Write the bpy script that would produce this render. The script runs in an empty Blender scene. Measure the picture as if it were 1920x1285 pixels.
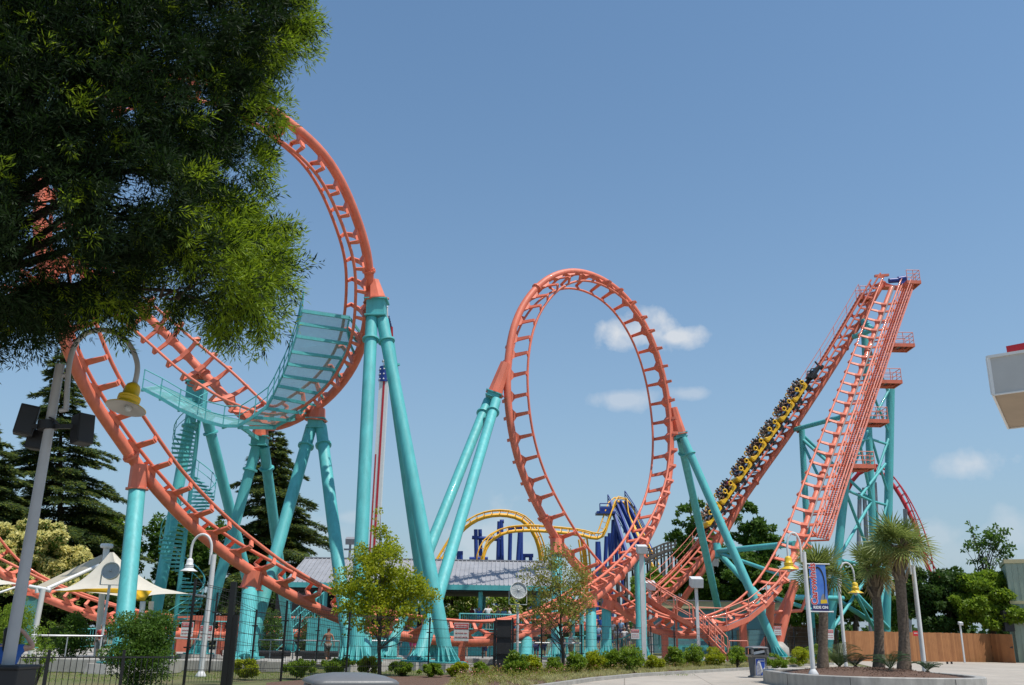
import bpy, bmesh, math, random
import numpy as np
from mathutils import Vector, Matrix
random.seed(7); rng = np.random.default_rng(7)
PI = math.pi
# ---------------------------------------------------------------- camera, world, sun, exposure
sc = bpy.context.scene; COL = sc.collection
F_PX, W_PX, H_PX = 1723.0, 1920.0, 1285.0
PITCH, ROLL, EYE = math.radians(17.55), 0.016, 1.6
CAMR = Matrix.Rotation(PI/2+PITCH, 3, 'X') @ Matrix.Rotation(ROLL, 3, 'Z')
cam_d = bpy.data.cameras.new("camera"); cam = bpy.data.objects.new("camera", cam_d); COL.objects.link(cam)
cam.matrix_world = Matrix.Translation((0, 0, EYE)) @ CAMR.to_4x4()
cam_d.sensor_width = 36.0; cam_d.lens = 36.0*F_PX/W_PX; cam_d.clip_start = 0.1; cam_d.clip_end = 6000
sc.camera = cam
sc.view_settings.view_transform = 'Standard'; sc.view_settings.look = 'None'
sc.view_settings.exposure = 0.0; sc.view_settings.gamma = 1.0
SUN_DIR = Vector((0.33, -0.20, 0.92)).normalized()
SUN_EL = math.asin(SUN_DIR.z); SUN_AZ = math.atan2(SUN_DIR.x, SUN_DIR.y)
sd = bpy.data.lights.new("sun", 'SUN'); sd.energy = 4.5; sd.angle = math.radians(0.53); sd.color = (1.0, 0.95, 0.88)
so = bpy.data.objects.new("sun", sd); COL.objects.link(so)
so.rotation_euler = SUN_DIR.to_track_quat('Z', 'Y').to_euler(); so.location = (20, -10, 60)

def ray(px, py): return CAMR @ Vector((px-W_PX/2, H_PX/2-py, -F_PX))
def P(px, py, Y):                      # a point seen at a pixel of the photo, Y metres ahead
    d = ray(px, py); return Vector((d.x*Y/d.y, Y, EYE+d.z*Y/d.y))
def G(px, py, z=0.0):                  # where that line of sight meets height z
    d = ray(px, py); t = (z-EYE)/d.z; return Vector((d.x*t, d.y*t, z))
def GX(px, Y, z=0.0):                  # ground point at depth Y under column px near the horizon
    p = P(px, 1240, Y); return Vector((p.x, Y, z))
def PZ(px, py, z):                     # same as G for points above the horizon
    return G(px, py, z)

wd = bpy.data.worlds.new("World"); sc.world = wd; wd.use_nodes = True
nt = wd.node_tree; N = nt.nodes; L = nt.links; N.clear()
out = N.new('ShaderNodeOutputWorld'); bg = N.new('ShaderNodeBackground'); sky = N.new('ShaderNodeTexSky')
sky.sky_type = 'NISHITA'; sky.sun_disc = False; sky.sun_elevation = SUN_EL; sky.sun_rotation = SUN_AZ
sky.altitude = 0; sky.air_density = 1.0; sky.dust_density = 0.6; sky.ozone_density = 2.0
bg.inputs['Strength'].default_value = SKY_STRENGTH = 0.125
def wmath(op, a, b=None, clamp=False):
    n = N.new('ShaderNodeMath'); n.operation = op; n.use_clamp = clamp
    for i, v in enumerate((a, b)):
        if v is None: continue
        if isinstance(v, (int, float)): n.inputs[i].default_value = v
        else: L.new(v, n.inputs[i])
    return n.outputs[0]
tc = N.new('ShaderNodeTexCoord')
nz = N.new('ShaderNodeTexNoise'); nz.inputs['Scale'].default_value = 26; nz.inputs['Detail'].default_value = 7; nz.inputs['Roughness'].default_value = .55
L.new(tc.outputs['Generated'], nz.inputs['Vector'])
def vdot(vec):
    n = N.new('ShaderNodeVectorMath'); n.operation = 'DOT_PRODUCT'; L.new(tc.outputs['Generated'], n.inputs[0]); n.inputs[1].default_value = vec; return n.outputs['Value']
cover = None
for (cx, cy, rx, ry, dens) in ((1200, 622, 84, 48, 1.0), (1268, 632, 60, 22, .9), (1165, 750, 72, 22, .5), (1290, 738, 45, 14, .4), (1830, 868, 72, 34, .62),
                               (900, 1030, 110, 85, .42), (1745, 1000, 60, 30, .3), (1900, 1000, 50, 50, .35), (650, 970, 50, 16, .25), (1850, 1040, 160, 40, .2), (560, 1010, 160, 50, .2)):
    c = ray(cx, cy).normalized(); r = c.cross(Vector((0, 0, 1))).normalized(); u = r.cross(c).normalized()
    a = wmath('DIVIDE', vdot(r), rx/F_PX); b = wmath('DIVIDE', vdot(u), ry/F_PX)
    d = wmath('SQRT', wmath('ADD', wmath('MULTIPLY', a, a), wmath('MULTIPLY', b, b)))
    v = wmath('SUBTRACT', 1.0, d)
    v = wmath('ADD', v, wmath('MULTIPLY', wmath('SUBTRACT', nz.outputs[0], .5), 2.1))
    v = wmath('MULTIPLY', wmath('MULTIPLY', v, 1.5, True), dens)
    v = wmath('MULTIPLY', v, wmath('GREATER_THAN', vdot(c), .5))
    cover = v if cover is None else wmath('MAXIMUM', cover, v)
sep = N.new('ShaderNodeSeparateXYZ'); L.new(tc.outputs['Generated'], sep.inputs[0])
hz = wmath('POWER', wmath('SUBTRACT', 1.0, wmath('ABSOLUTE', sep.outputs[2]), True), 3.6)
tint = N.new('ShaderNodeMixRGB'); tint.blend_type = 'MULTIPLY'; tint.inputs[0].default_value = 1; L.new(sky.outputs[0], tint.inputs[1]); tint.inputs[2].default_value = (1.0, 1.185, 1.195, 1)
mixh = N.new('ShaderNodeMixRGB'); L.new(wmath('MULTIPLY', hz, .92), mixh.inputs[0]); L.new(tint.outputs[0], mixh.inputs[1]); mixh.inputs[2].default_value = (2.55, 3.25, 4.05, 1)   # hazy summer horizon
mixc = N.new('ShaderNodeMixRGB'); L.new(cover, mixc.inputs[0]); L.new(mixh.outputs[0], mixc.inputs[1]); mixc.inputs[2].default_value = (5.6, 5.9, 6.3, 1)
L.new(mixc.outputs[0], bg.inputs['Color']); L.new(bg.outputs[0], out.inputs[0])

# ---------------------------------------------------------------- materials
def lin(c): return tuple(((v/255)/12.92 if v/255 <= .04045 else ((v/255+.055)/1.055)**2.4) for v in c)
def mat(name, rgb, rough=.5, metal=0.0, var=.10, nscale=3.0, bump=0.0, bscale=40.0, island=0.0, rgb2=None, coat=0.0, spec=.5, alpha=None, trans=0.0, detail=4):
    m = bpy.data.materials.new(name); m.use_nodes = True; t = m.node_tree; n = t.nodes; l = t.links
    b = n['Principled BSDF']; b.inputs['Roughness'].default_value = rough; b.inputs['Metallic'].default_value = metal
    b.inputs['Coat Weight'].default_value = coat; b.inputs['Specular IOR Level'].default_value = spec
    rgb2 = rgb2 or tuple(max(0, v*(1-2*var)) for v in rgb)
    co = n.new('ShaderNodeTexCoord'); ns = n.new('ShaderNodeTexNoise'); ns.inputs['Scale'].default_value = nscale; ns.inputs['Detail'].default_value = detail
    l.new(co.outputs['Object'], ns.inputs['Vector'])
    mr = n.new('ShaderNodeMapRange'); mr.inputs[1].default_value = .3; mr.inputs[2].default_value = .7; l.new(ns.outputs[0], mr.inputs[0])
    mx = n.new('ShaderNodeMixRGB'); mx.inputs[1].default_value = (*rgb, 1); mx.inputs[2].default_value = (*rgb2, 1)
    fac = mr.outputs[0]
    if island:
        g = n.new('ShaderNodeNewGeometry'); a = n.new('ShaderNodeMath'); a.operation = 'MULTIPLY_ADD'
        l.new(g.outputs['Random Per Island'], a.inputs[0]); a.inputs[1].default_value = island
        c2 = n.new('ShaderNodeMath'); c2.operation = 'MULTIPLY'; l.new(fac, c2.inputs[0]); c2.inputs[1].default_value = 1-island; l.new(c2.outputs[0], a.inputs[2]); fac = a.outputs[0]
    l.new(fac, mx.inputs[0]); l.new(mx.outputs[0], b.inputs['Base Color'])
    if bump:
        n2 = n.new('ShaderNodeTexNoise'); n2.inputs['Scale'].default_value = bscale; n2.inputs['Detail'].default_value = 5; l.new(co.outputs['Object'], n2.inputs['Vector'])
        bp = n.new('ShaderNodeBump'); bp.inputs['Strength'].default_value = bump; bp.inputs['Distance'].default_value = .02; l.new(n2.outputs[0], bp.inputs['Height']); l.new(bp.outputs[0], b.inputs['Normal'])
    if trans:
        tr = n.new('ShaderNodeBsdfTranslucent'); l.new(mx.outputs[0], tr.inputs[0]); ms = n.new('ShaderNodeMixShader'); ms.inputs[0].default_value = trans
        l.new(b.outputs[0], ms.inputs[1]); l.new(tr.outputs[0], ms.inputs[2]); l.new(ms.outputs[0], n['Material Output'].inputs[0])
    if alpha is not None:
        tp = n.new('ShaderNodeBsdfTransparent'); ms = n.new('ShaderNodeMixShader'); ms.inputs[0].default_value = alpha
        l.new(tp.outputs[0], ms.inputs[1]); l.new(b.outputs[0], ms.inputs[2]); l.new(ms.outputs[0], n['Material Output'].inputs[0])
    return m
def leafm(name, c1, c2, trans=.45, island=.75, rough=.5):
    return mat(name, c1, rough, rgb2=c2, island=island, trans=trans, nscale=.7, spec=.35)
M = {}
M['coral'] = mat('coral_paint', (.80, .20, .112), .47, var=.10, nscale=1.1, coat=.04, bump=.05, bscale=8, detail=9)
M['coral_pale'] = mat('sun_bleached_coral_paint', (.82, .27, .18), .42, var=.06, nscale=1.3)
M['teal'] = mat('teal_paint', (.105, .49, .49), .40, var=.07, nscale=.9, coat=.02, bump=.04, bscale=6)
M['teal_dark'] = mat('weathered_teal_paint', (.05, .33, .34), .5, var=.1)
M['white'] = mat('white_paint', (.74, .74, .72), .4, var=.05)
M['post_white'] = mat('white_post_paint', (.70, .70, .69), .4, var=.06)
M['grey_paint'] = mat('grey_post_paint', (.42, .42, .42), .5, var=.08)
M['black'] = mat('black_powder_coat', (.012, .012, .013), .5, var=.1)
M['black_plastic'] = mat('black_plastic', (.02, .02, .021), .6, var=.2)
M['steel'] = mat('galvanised_steel', (.52, .53, .54), .42, metal=.75, var=.08, nscale=6)
M['grating'] = mat('grey_grating', (.30, .30, .31), .6, metal=.3, var=.1, nscale=9)
M['yellow_paint'] = mat('yellow_paint', (.80, .52, .02), .4, var=.06)
M['train_yellow'] = mat('yellow_train_gloss', (.86, .49, .008), .25, var=.03, coat=.4)
M['navy'] = mat('deep_blue_paint', (.015, .05, .28), .45, var=.08)
M['track_yellow'] = mat('yellow_track_paint', (.92, .46, .012), .45, var=.08)
M['red'] = mat('red_paint', (.55, .02, .03), .4, var=.08)
M['concrete'] = mat('pale_concrete', (.47, .44, .39), .85, var=.10, nscale=2.2, bump=.25, bscale=60, detail=8)
M['curb'] = mat('curb_concrete', (.42, .40, .36), .85, var=.12, nscale=3, bump=.25, bscale=60, detail=8)
M['planter'] = mat('planter_concrete', (.46, .44, .40), .85, var=.14, nscale=2, bump=.3, bscale=50, detail=8)
M['wood'] = mat('cedar_board', (.45, .20, .075), .75, rgb2=(.27, .11, .04), island=.7, nscale=2.2, bump=.2, bscale=30)
M['old_wood'] = mat('grey_weathered_timber', (.12, .105, .09), .85, rgb2=(.06, .05, .045), island=.6)
M['bark'] = mat('bark', (.10, .075, .055), .9, rgb2=(.05, .038, .03), nscale=8, bump=.7, bscale=25)
M['palm_bark'] = mat('palm_bark', (.21, .155, .11), .95, rgb2=(.09, .065, .045), nscale=14, bump=1.0, bscale=22)
M['boot'] = mat('palm_leaf_bases', (.30, .24, .16), .9, rgb2=(.13, .10, .065), island=.7)
M['mulch'] = mat('brown_mulch', (.17, .095, .06), .95, rgb2=(.07, .04, .028), nscale=18, bump=1, bscale=40, detail=8)
M['roof'] = mat('grey_metal_roof', (.37, .375, .395), .5, metal=.1, var=.10, nscale=1.5, detail=8)
M['sage'] = mat('sage_green_siding', (.30, .37, .29), .7, var=.04, nscale=2)
M['cream'] = mat('cream_trim', (.55, .48, .27), .6, var=.05)
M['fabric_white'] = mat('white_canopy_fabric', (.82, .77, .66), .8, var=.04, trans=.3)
M['fabric_yellow'] = mat('yellow_canopy_fabric', (.85, .55, .02), .8, var=.03, trans=.35)
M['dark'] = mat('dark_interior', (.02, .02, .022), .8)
M['bin'] = mat('grey_bin_plastic', (.115, .118, .12), .42, var=.08, nscale=4, bump=.08, bscale=60)
M['bin_light'] = mat('grey_lid_plastic', (.15, .152, .155), .42, var=.06, nscale=5, bump=.06, bscale=80)
M['sign_white'] = mat('white_sign_face', (.75, .73, .70), .5, var=.03)
M['sign_red'] = mat('red_sign_print', (.60, .03, .03), .5, var=.03)
M['ink_blue'] = mat('blue_print', (.02, .06, .38), .45, var=.10, rgb2=(.03, .12, .50), nscale=1.2)
M['ink_navy'] = mat('navy_print', (.02, .02, .13), .5)
M['ink_white'] = mat('white_print', (.78, .78, .78), .5, var=.02)
M['glass_dim'] = mat('frosted_glass', (.45, .47, .46), .3, var=.05)
M['lamp_inner'] = mat('lamp_glass', (.38, .37, .34), .5)
M['trough_grey'] = mat('trough_grey', (.36, .33, .31), .75, var=.15, nscale=9)
M['skin_light'] = mat('light_skin', (.58, .33, .23), .55, var=.04)
M['skin_tan'] = mat('tanned_skin', (.38, .19, .115), .55, var=.04)
M['skin_brown'] = mat('brown_skin', (.17, .085, .055), .55, var=.04)
M['hair'] = mat('dark_hair', (.018, .013, .011), .6, nscale=30, var=.3)
M['hair_brown'] = mat('brown_hair', (.10, .055, .03), .6, nscale=30, var=.3)
M['eye'] = mat('eye_surface', (.03, .02, .018), .2)
for nme, c in (('blue', (.03, .12, .42)), ('white', (.72, .72, .71)), ('red', (.35, .03, .03)), ('black', (.02, .02, .022)), ('grey', (.24, .24, .23)), ('pink', (.75, .06, .22)),
               ('navy', (.03, .04, .13)), ('sky', (.25, .42, .62)), ('khaki', (.33, .27, .18)), ('orange', (.6, .22, .06))):
    M['cloth_'+nme] = mat(nme+'_cloth', c, .85, var=.08, nscale=9)
M['cloth_camo'] = mat('patterned_cloth', (.32, .30, .26), .9, rgb2=(.08, .08, .075), nscale=14)
M['blond_grass'] = mat('dry_grass_blade', (.62, .55, .28), .8, rgb2=(.36, .38, .12), island=.8, trans=.3)
M['flower'] = mat('flower_petal', (.65, .12, .10), .7, rgb2=(.75, .45, .40), island=.9, trans=.3)
M['leaf_oak'] = leafm('shaded_willow_leaf', (.016, .042, .004), (.006, .018, .003), .38, rough=.7)  # near-black base with the crown's inner shade put into the leaf colour
M['leaf_oak_lit'] = leafm('sunlit_willow_leaf', (.30, .40, .015), (.10, .18, .010), .52, rough=.6)  # brighter copy of the willow leaf, sun on the crown edge put into colour
M['leaf_maple'] = leafm('young_maple_leaf', (.46, .46, .02), (.22, .31, .015), .58)
M['leaf_birch'] = leafm('small_olive_leaf', (.26, .34, .05), (.30, .22, .05), .5)
M['leaf_mid'] = leafm('mid_green_leaf', (.135, .235, .03), (.05, .12, .016), .5)
M['leaf_bright'] = leafm('bright_green_leaf', (.27, .37, .03), (.11, .21, .018), .5)
M['leaf_dark'] = leafm('dark_green_leaf', (.085, .155, .026), (.03, .075, .015), .45)
M['leaf_cream'] = leafm('cream_blossom', (.88, .80, .34), (.66, .62, .22), .45)
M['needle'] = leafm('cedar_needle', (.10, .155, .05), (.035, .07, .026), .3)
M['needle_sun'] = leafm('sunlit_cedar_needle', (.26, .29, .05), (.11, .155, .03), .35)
M['frond'] = leafm('palm_blade', (.30, .34, .09), (.12, .18, .04), .4)
M['frond_dry'] = leafm('dry_palm_blade', (.42, .36, .11), (.26, .18, .06), .4)
M['cycad'] = leafm('cycad_leaflet', (.045, .10, .03), (.02, .05, .015), .2)

def weather(m, lo=.80, streak=(3.2, 3.2, .35), stain=(.30, .16, .08)):
    t = m.node_tree; n = t.nodes; l = t.links; b = n['Principled BSDF']; src = b.inputs['Base Color'].links[0].from_socket; co = n.new('ShaderNodeTexCoord')
    mp = n.new('ShaderNodeMapping'); mp.inputs['Scale'].default_value = streak; l.new(co.outputs['Object'], mp.inputs[0])
    a = n.new('ShaderNodeTexNoise'); a.inputs['Scale'].default_value = 1.6; a.inputs['Detail'].default_value = 8; a.inputs['Roughness'].default_value = .65; l.new(mp.outputs[0], a.inputs[0])
    r = n.new('ShaderNodeMapRange'); r.inputs[1].default_value = .35; r.inputs[2].default_value = .68; r.inputs[3].default_value = 1.04; r.inputs[4].default_value = lo; l.new(a.outputs[0], r.inputs[0])
    m1 = n.new('ShaderNodeMixRGB'); m1.blend_type = 'MULTIPLY'; m1.inputs[0].default_value = 1; l.new(src, m1.inputs[1]); l.new(r.outputs[0], m1.inputs[2])
    g = n.new('ShaderNodeTexNoise'); g.inputs['Scale'].default_value = 5; g.inputs['Detail'].default_value = 10; g.inputs['Roughness'].default_value = .8; l.new(mp.outputs[0], g.inputs[0])
    r2 = n.new('ShaderNodeMapRange'); r2.inputs[1].default_value = .66; r2.inputs[2].default_value = .80; r2.inputs[3].default_value = 0; r2.inputs[4].default_value = .55; l.new(g.outputs[0], r2.inputs[0])
    m2 = n.new('ShaderNodeMixRGB'); l.new(r2.outputs[0], m2.inputs[0]); l.new(m1.outputs[0], m2.inputs[1]); m2.inputs[2].default_value = (*stain, 1); l.new(m2.outputs[0], b.inputs['Base Color'])
    r3 = n.new('ShaderNodeMapRange'); r3.inputs[3].default_value = .44; r3.inputs[4].default_value = .66; l.new(a.outputs[0], r3.inputs[0]); l.new(r3.outputs[0], b.inputs['Roughness'])
weather(M['coral'], .84, stain=(.32, .10, .06)); weather(M['teal'], .82, stain=(.12, .22, .20)); weather(M['roof'], .85, (.6, 3, 3), (.18, .17, .16)); weather(M['curb'], .75, (2, 2, 2), (.15, .14, .12)); weather(M['planter'], .72, (2.5, 2.5, .6), (.14, .13, .11)); weather(M['concrete'], .75, (2, 2, .7), (.18, .15, .11)); weather(M['post_white'], .88, (5, 5, .4), (.3, .28, .24)); weather(M['bin'], .7); weather(M['sage'], .88)
# ---------------------------------------------------------------- mesh helpers
def tag(o, label=None, cat=None, group=None, kind=None):
    if label: o['label'] = label
    if cat: o['category'] = cat
    if group: o['group'] = group
    if kind: o['kind'] = kind
    elif label and cat: o['kind'] = 'thing'
    return o
def thing(name, label, cat, loc=(0, 0, 0), group=None, rz=0.0):
    o = bpy.data.objects.new(name, None); o.empty_display_size = .2; COL.objects.link(o); o.location = loc; o.rotation_euler = (0, 0, rz)
    return tag(o, label, cat, group)
def orth(d, ref=None):
    d = Vector(d).normalized(); r = Vector(ref) if ref is not None else (Vector((0, 0, 1)) if abs(d.z) < .9 else Vector((0, 1, 0)))
    s = d.cross(r)
    if s.length < 1e-5: s = d.cross(Vector((1, .1, 0)))
    s.normalize(); return s, s.cross(d).normalized()
class MB:
    def __init__(s): s.v = []; s.f = []; s.sm = []
    def add(s, vs, fs, smooth=False):
        o = len(s.v); s.v += [tuple(v) for v in vs]; s.f += [tuple(i+o for i in f) for f in fs]; s.sm += [smooth]*len(fs); return s
    def box(s, c, size, R=None):
        c = Vector(c); h = [x/2 for x in size]; vs = []
        for i in range(8):
            p = Vector((h[0]*(1 if i & 1 else -1), h[1]*(1 if i & 2 else -1), h[2]*(1 if i & 4 else -1)))
            vs.append(c+(R @ p if R is not None else p))
        return s.add(vs, [(0, 2, 3, 1), (4, 5, 7, 6), (0, 1, 5, 4), (2, 6, 7, 3), (0, 4, 6, 2), (1, 3, 7, 5)])
    def bar(s, p, q, w, h, ref=None, w2=None, h2=None):      # rectangular bar p->q, h along ref
        p = Vector(p); q = Vector(q); d = q-p
        if d.length < 1e-6: return s
        a, b = orth(d, ref); w2 = w if w2 is None else w2; h2 = h if h2 is None else h2; vs = []
        for (c, ww, hh) in ((p, w, h), (q, w2, h2)):
            for (i, j) in ((-1, -1), (1, -1), (1, 1), (-1, 1)): vs.append(c+a*(i*ww/2)+b*(j*hh/2))
        return s.add(vs, [(3, 2, 1, 0), (4, 5, 6, 7), (0, 1, 5, 4), (1, 2, 6, 5), (2, 3, 7, 6), (3, 0, 4, 7)])
    def tube(s, pts, r, n=8, caps=True, closed=False):
        pts = [Vector(p) for p in pts]; m = len(pts); rr = r if isinstance(r, (list, tuple)) else [r]*m
        a = None; vs = []
        for i, p in enumerate(pts):
            if closed: t = pts[(i+1) % m]-pts[i-1]
            else: t = pts[min(i+1, m-1)]-pts[max(i-1, 0)]
            t.normalize()
            if a is None: a, _ = orth(t)
            a = a-t*a.dot(t)
            if a.length < 1e-5: a, _ = orth(t)
            a.normalize(); b = t.cross(a)
            for k in range(n): an = 2*PI*k/n; vs.append(p+(a*math.cos(an)+b*math.sin(an))*rr[i])
        fs = []
        for i in range(m if closed else m-1):
            j = (i+1) % m
            for k in range(n): fs.append((i*n+k, i*n+(k+1) % n, j*n+(k+1) % n, j*n+k))
        s.add(vs, fs, True)
        if caps and not closed:
            s.add(vs[:n][::-1], [tuple(range(n))]); s.add(vs[-n:], [tuple(range(n))])
        return s
    def lathe(s, prof, c, n=24, axis=(0, 0, 1), smooth=True):      # prof: (r, h)
        c = Vector(c); ax = Vector(axis).normalized(); a, b = orth(ax); vs = []; fs = []
        for (r, h) in prof:
            for k in range(n): an = 2*PI*k/n; vs.append(c+ax*h+(a*math.cos(an)+b*math.sin(an))*max(r, .0005))
        for i in range(len(prof)-1):
            for k in range(n): fs.append((i*n+k, i*n+(k+1) % n, (i+1)*n+(k+1) % n, (i+1)*n+k))
        return s.add(vs, fs, smooth)
    def prism(s, poly, d, smooth=False):      # planar polygon (3-D points) extruded by vector d
        poly = [Vector(p) for p in poly]; d = Vector(d); n = len(poly)
        vs = poly+[p+d for p in poly]
        return s.add(vs, [tuple(range(n))[::-1], tuple(range(n, 2*n))]+[(i, (i+1) % n, n+(i+1) % n, n+i) for i in range(n)], smooth)
    def ball(s, c, r, n=12, sc3=(1, 1, 1)):
        c = Vector(c); vs = []; fs = []; m = n//2+1
        for i in range(m):
            th = PI*i/(m-1)
            for k in range(n):
                ph = 2*PI*k/n; vs.append(c+Vector((sc3[0]*r*math.sin(th)*math.cos(ph), sc3[1]*r*math.sin(th)*math.sin(ph), sc3[2]*r*math.cos(th))))
        for i in range(m-1):
            for k in range(n): fs.append((i*n+k, (i+1)*n+k, (i+1)*n+(k+1) % n, i*n+(k+1) % n))
        return s.add(vs, fs, True)
    def build(s, name, m, parent=None, origin=None, bevel=0.0, recalc=True):
        me = bpy.data.meshes.new(name)
        o0 = Vector(origin) if origin is not None else Vector((0, 0, 0))
        if parent is not None and origin is None and parent.get('world_built'): o0 = Vector(parent['world_built'])
        vs = [(v[0]-o0.x, v[1]-o0.y, v[2]-o0.z) for v in s.v]
        me.from_pydata(vs, [], s.f); me.polygons.foreach_set('use_smooth', s.sm)
        if recalc and len(s.f) < 60000:
            bm = bmesh.new(); bm.from_mesh(me); bmesh.ops.recalc_face_normals(bm, faces=bm.faces); bm.to_mesh(me); bm.free()
        me.materials.append(M[m] if isinstance(m, str) else m)
        o = bpy.data.objects.new(name, me); COL.objects.link(o)
        if parent is not None: o.parent = parent
        elif origin is not None: o.location = o0
        if parent is not None and parent.get('world_built'): o['world_built'] = list(o0)
        if bevel:
            bv = o.modifiers.new('bevel', 'BEVEL'); bv.width = bevel; bv.segments = 2; bv.limit_method = 'ANGLE'
        return o
def wthing(name, label, cat, loc, group=None):        # thing whose parts are modelled in world coordinates
    o = thing(name, label, cat, loc, group); o['world_built'] = list(Vector(loc)); return o
def wsingle(mb, name, m, loc, label, cat, group=None, kind=None, bevel=0):
    return tag(mb.build(name, m, origin=loc, bevel=bevel), label, cat, group, kind)
def struct(mb, name, m): return tag(mb.build(name, m), kind='structure')
def copy_tree(o, parent=None):
    c = o.copy(); COL.objects.link(c); c.parent = parent
    for ch in [x for x in bpy.data.objects if x.parent == o]: copy_tree(ch, c)
    return c
def kids(o): return [x for x in COL.objects if x.parent == o]
def quads_mesh(name, V, m, parent=None, origin=(0, 0, 0), per=4):
    """V: (n, per, 3) array, one free polygon each"""
    V = np.asarray(V, dtype=np.float32)-np.array(origin, dtype=np.float32); n = V.shape[0]
    me = bpy.data.meshes.new(name); me.vertices.add(n*per); me.vertices.foreach_set('co', V.reshape(-1))
    me.loops.add(n*per); me.loops.foreach_set('vertex_index', np.arange(n*per, dtype=np.int32))
    me.polygons.add(n); me.polygons.foreach_set('loop_start', np.arange(0, n*per, per, dtype=np.int32))
    try: me.polygons.foreach_set('loop_total', np.full(n, per, dtype=np.int32))
    except Exception: pass
    me.update(calc_edges=True); me.materials.append(M[m] if isinstance(m, str) else m)
    o = bpy.data.objects.new(name, me); COL.objects.link(o)
    if parent is not None: o.parent = parent
    else: o.location = origin
    return o
def unit(a): return a/np.maximum(np.linalg.norm(a, axis=-1, keepdims=True), 1e-9)
def leaves(C, D, ln, wd, jit=.3, flat=.6):
    """diamond leaves: centres C, growth directions D"""
    n = len(C); D = unit(D+rng.normal(0, jit, (n, 3))); R = rng.normal(0, 1, (n, 3)); R[:, 2] += flat*2
    S = unit(np.cross(D, R)); l = (ln*rng.uniform(.65, 1.25, n))[:, None]; w = (wd*rng.uniform(.7, 1.2, n))[:, None]
    Nn = np.cross(S, D); bend = Nn*l*rng.uniform(-.12, .12, n)[:, None]
    return np.stack([C, C+D*l*.45+S*w/2+bend, C+D*l, C+D*l*.45-S*w/2+bend], axis=1)
# ---------------------------------------------------------------- GROUND
def sheet(name, poly, z, m, thick=None):
    b = MB(); vs = [Vector((p[0], p[1], z)) for p in poly]
    b.add(vs, [tuple(range(len(vs)))]); return struct(b, name, m)
M['lawn'] = mat('short_lawn', (.085, .12, .03), .95, rgb2=(.16, .13, .06), nscale=.8, bump=.6, bscale=50, detail=8)
M['plaza'] = mat('plaza_concrete', (.46, .405, .34), .85, rgb2=(.37, .33, .28), nscale=.35, bump=.15, bscale=60, detail=10)
M['path'] = mat('path_concrete', (.42, .40, .36), .85, rgb2=(.34, .32, .29), nscale=.6, bump=.15, bscale=60, detail=8)
M['tan_paving'] = mat('tan_paving', (.52, .38, .28), .85, rgb2=(.45, .33, .25), nscale=.6, bump=.15, bscale=60, detail=8)
M['far_ground'] = mat('far_ground', (.10, .12, .05), .95, rgb2=(.16, .14, .08), nscale=.05)
def add_joints():
    t = M['plaza'].node_tree; n = t.nodes; l = t.links; b = n['Principled BSDF']; src = b.inputs['Base Color'].links[0].from_socket
    co = n.new('ShaderNodeTexCoord'); mp = n.new('ShaderNodeMapping'); mp.inputs['Rotation'].default_value = (0, 0, .12); l.new(co.outputs['Object'], mp.inputs[0])
    br = n.new('ShaderNodeTexBrick'); br.offset = 0; br.inputs['Scale'].default_value = 1; br.inputs['Brick Width'].default_value = 3.0; br.inputs['Row Height'].default_value = 3.0; br.inputs['Mortar Size'].default_value = .018; br.inputs['Color1'].default_value = (1, 1, 1, 1); br.inputs['Color2'].default_value = (.90, .90, .89, 1); br.inputs['Mortar'].default_value = (.5, .48, .46, 1); l.new(mp.outputs[0], br.inputs[0])
    n1 = n.new('ShaderNodeTexNoise'); n1.inputs['Scale'].default_value = 1.7; n1.inputs['Detail'].default_value = 9; n1.inputs['Roughness'].default_value = .7; l.new(co.outputs['Object'], n1.inputs[0]); r1 = n.new('ShaderNodeMapRange'); r1.inputs[1].default_value = .5; r1.inputs[2].default_value = .72; r1.inputs[3].default_value = 1.0; r1.inputs[4].default_value = .72; l.new(n1.outputs[0], r1.inputs[0])
    m1 = n.new('ShaderNodeMixRGB'); m1.blend_type = 'MULTIPLY'; m1.inputs[0].default_value = 1; l.new(src, m1.inputs[1]); l.new(br.outputs[0], m1.inputs[2]); m2 = n.new('ShaderNodeMixRGB'); m2.blend_type = 'MULTIPLY'; m2.inputs[0].default_value = 1; l.new(m1.outputs[0], m2.inputs[1]); l.new(r1.outputs[0], m2.inputs[2]); l.new(m2.outputs[0], b.inputs['Base Color'])
big = MB(); big.add([(-2500, -60, -.02), (2500, -60, -.02), (2500, 4500, -.02), (-2500, 4500, -.02)], [(0, 1, 2, 3)]); struct(big, 'ground', 'far_ground')
sheet('lawn', [(-70, 20), (-8, 20), (5, 45), (40, 66), (40, 100), (-90, 100)], .000, 'lawn')
# plaza edge follows the kerb seen at the bottom of the photo
KERB = [G(700, 1330), G(900, 1306), G(1010, 1293), G(1110, 1278), G(1200, 1269), G(1300, 1263), G(1400, 1257), G(1470, 1252), G(1560, 1247)]
plz = [(-70, -50), (60, -50), (60, 75), (26, 75), (KERB[-1].x+1, 57)]+[(p.x, p.y) for p in KERB[::-1]]+[(-70, KERB[0].y)]
sheet('pavement', plz, .012, 'plaza')
add_joints()
sheet('side_pavement', [(21.5, 31.5), (34, 30), (34, 38), (24, 40.5)], .020, 'tan_paving')
sheet('path', [(-60, 46.2), (-8, 48), (4, 52), (22, 62), (22, 78), (-60, 78)], .008, 'path')
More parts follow.
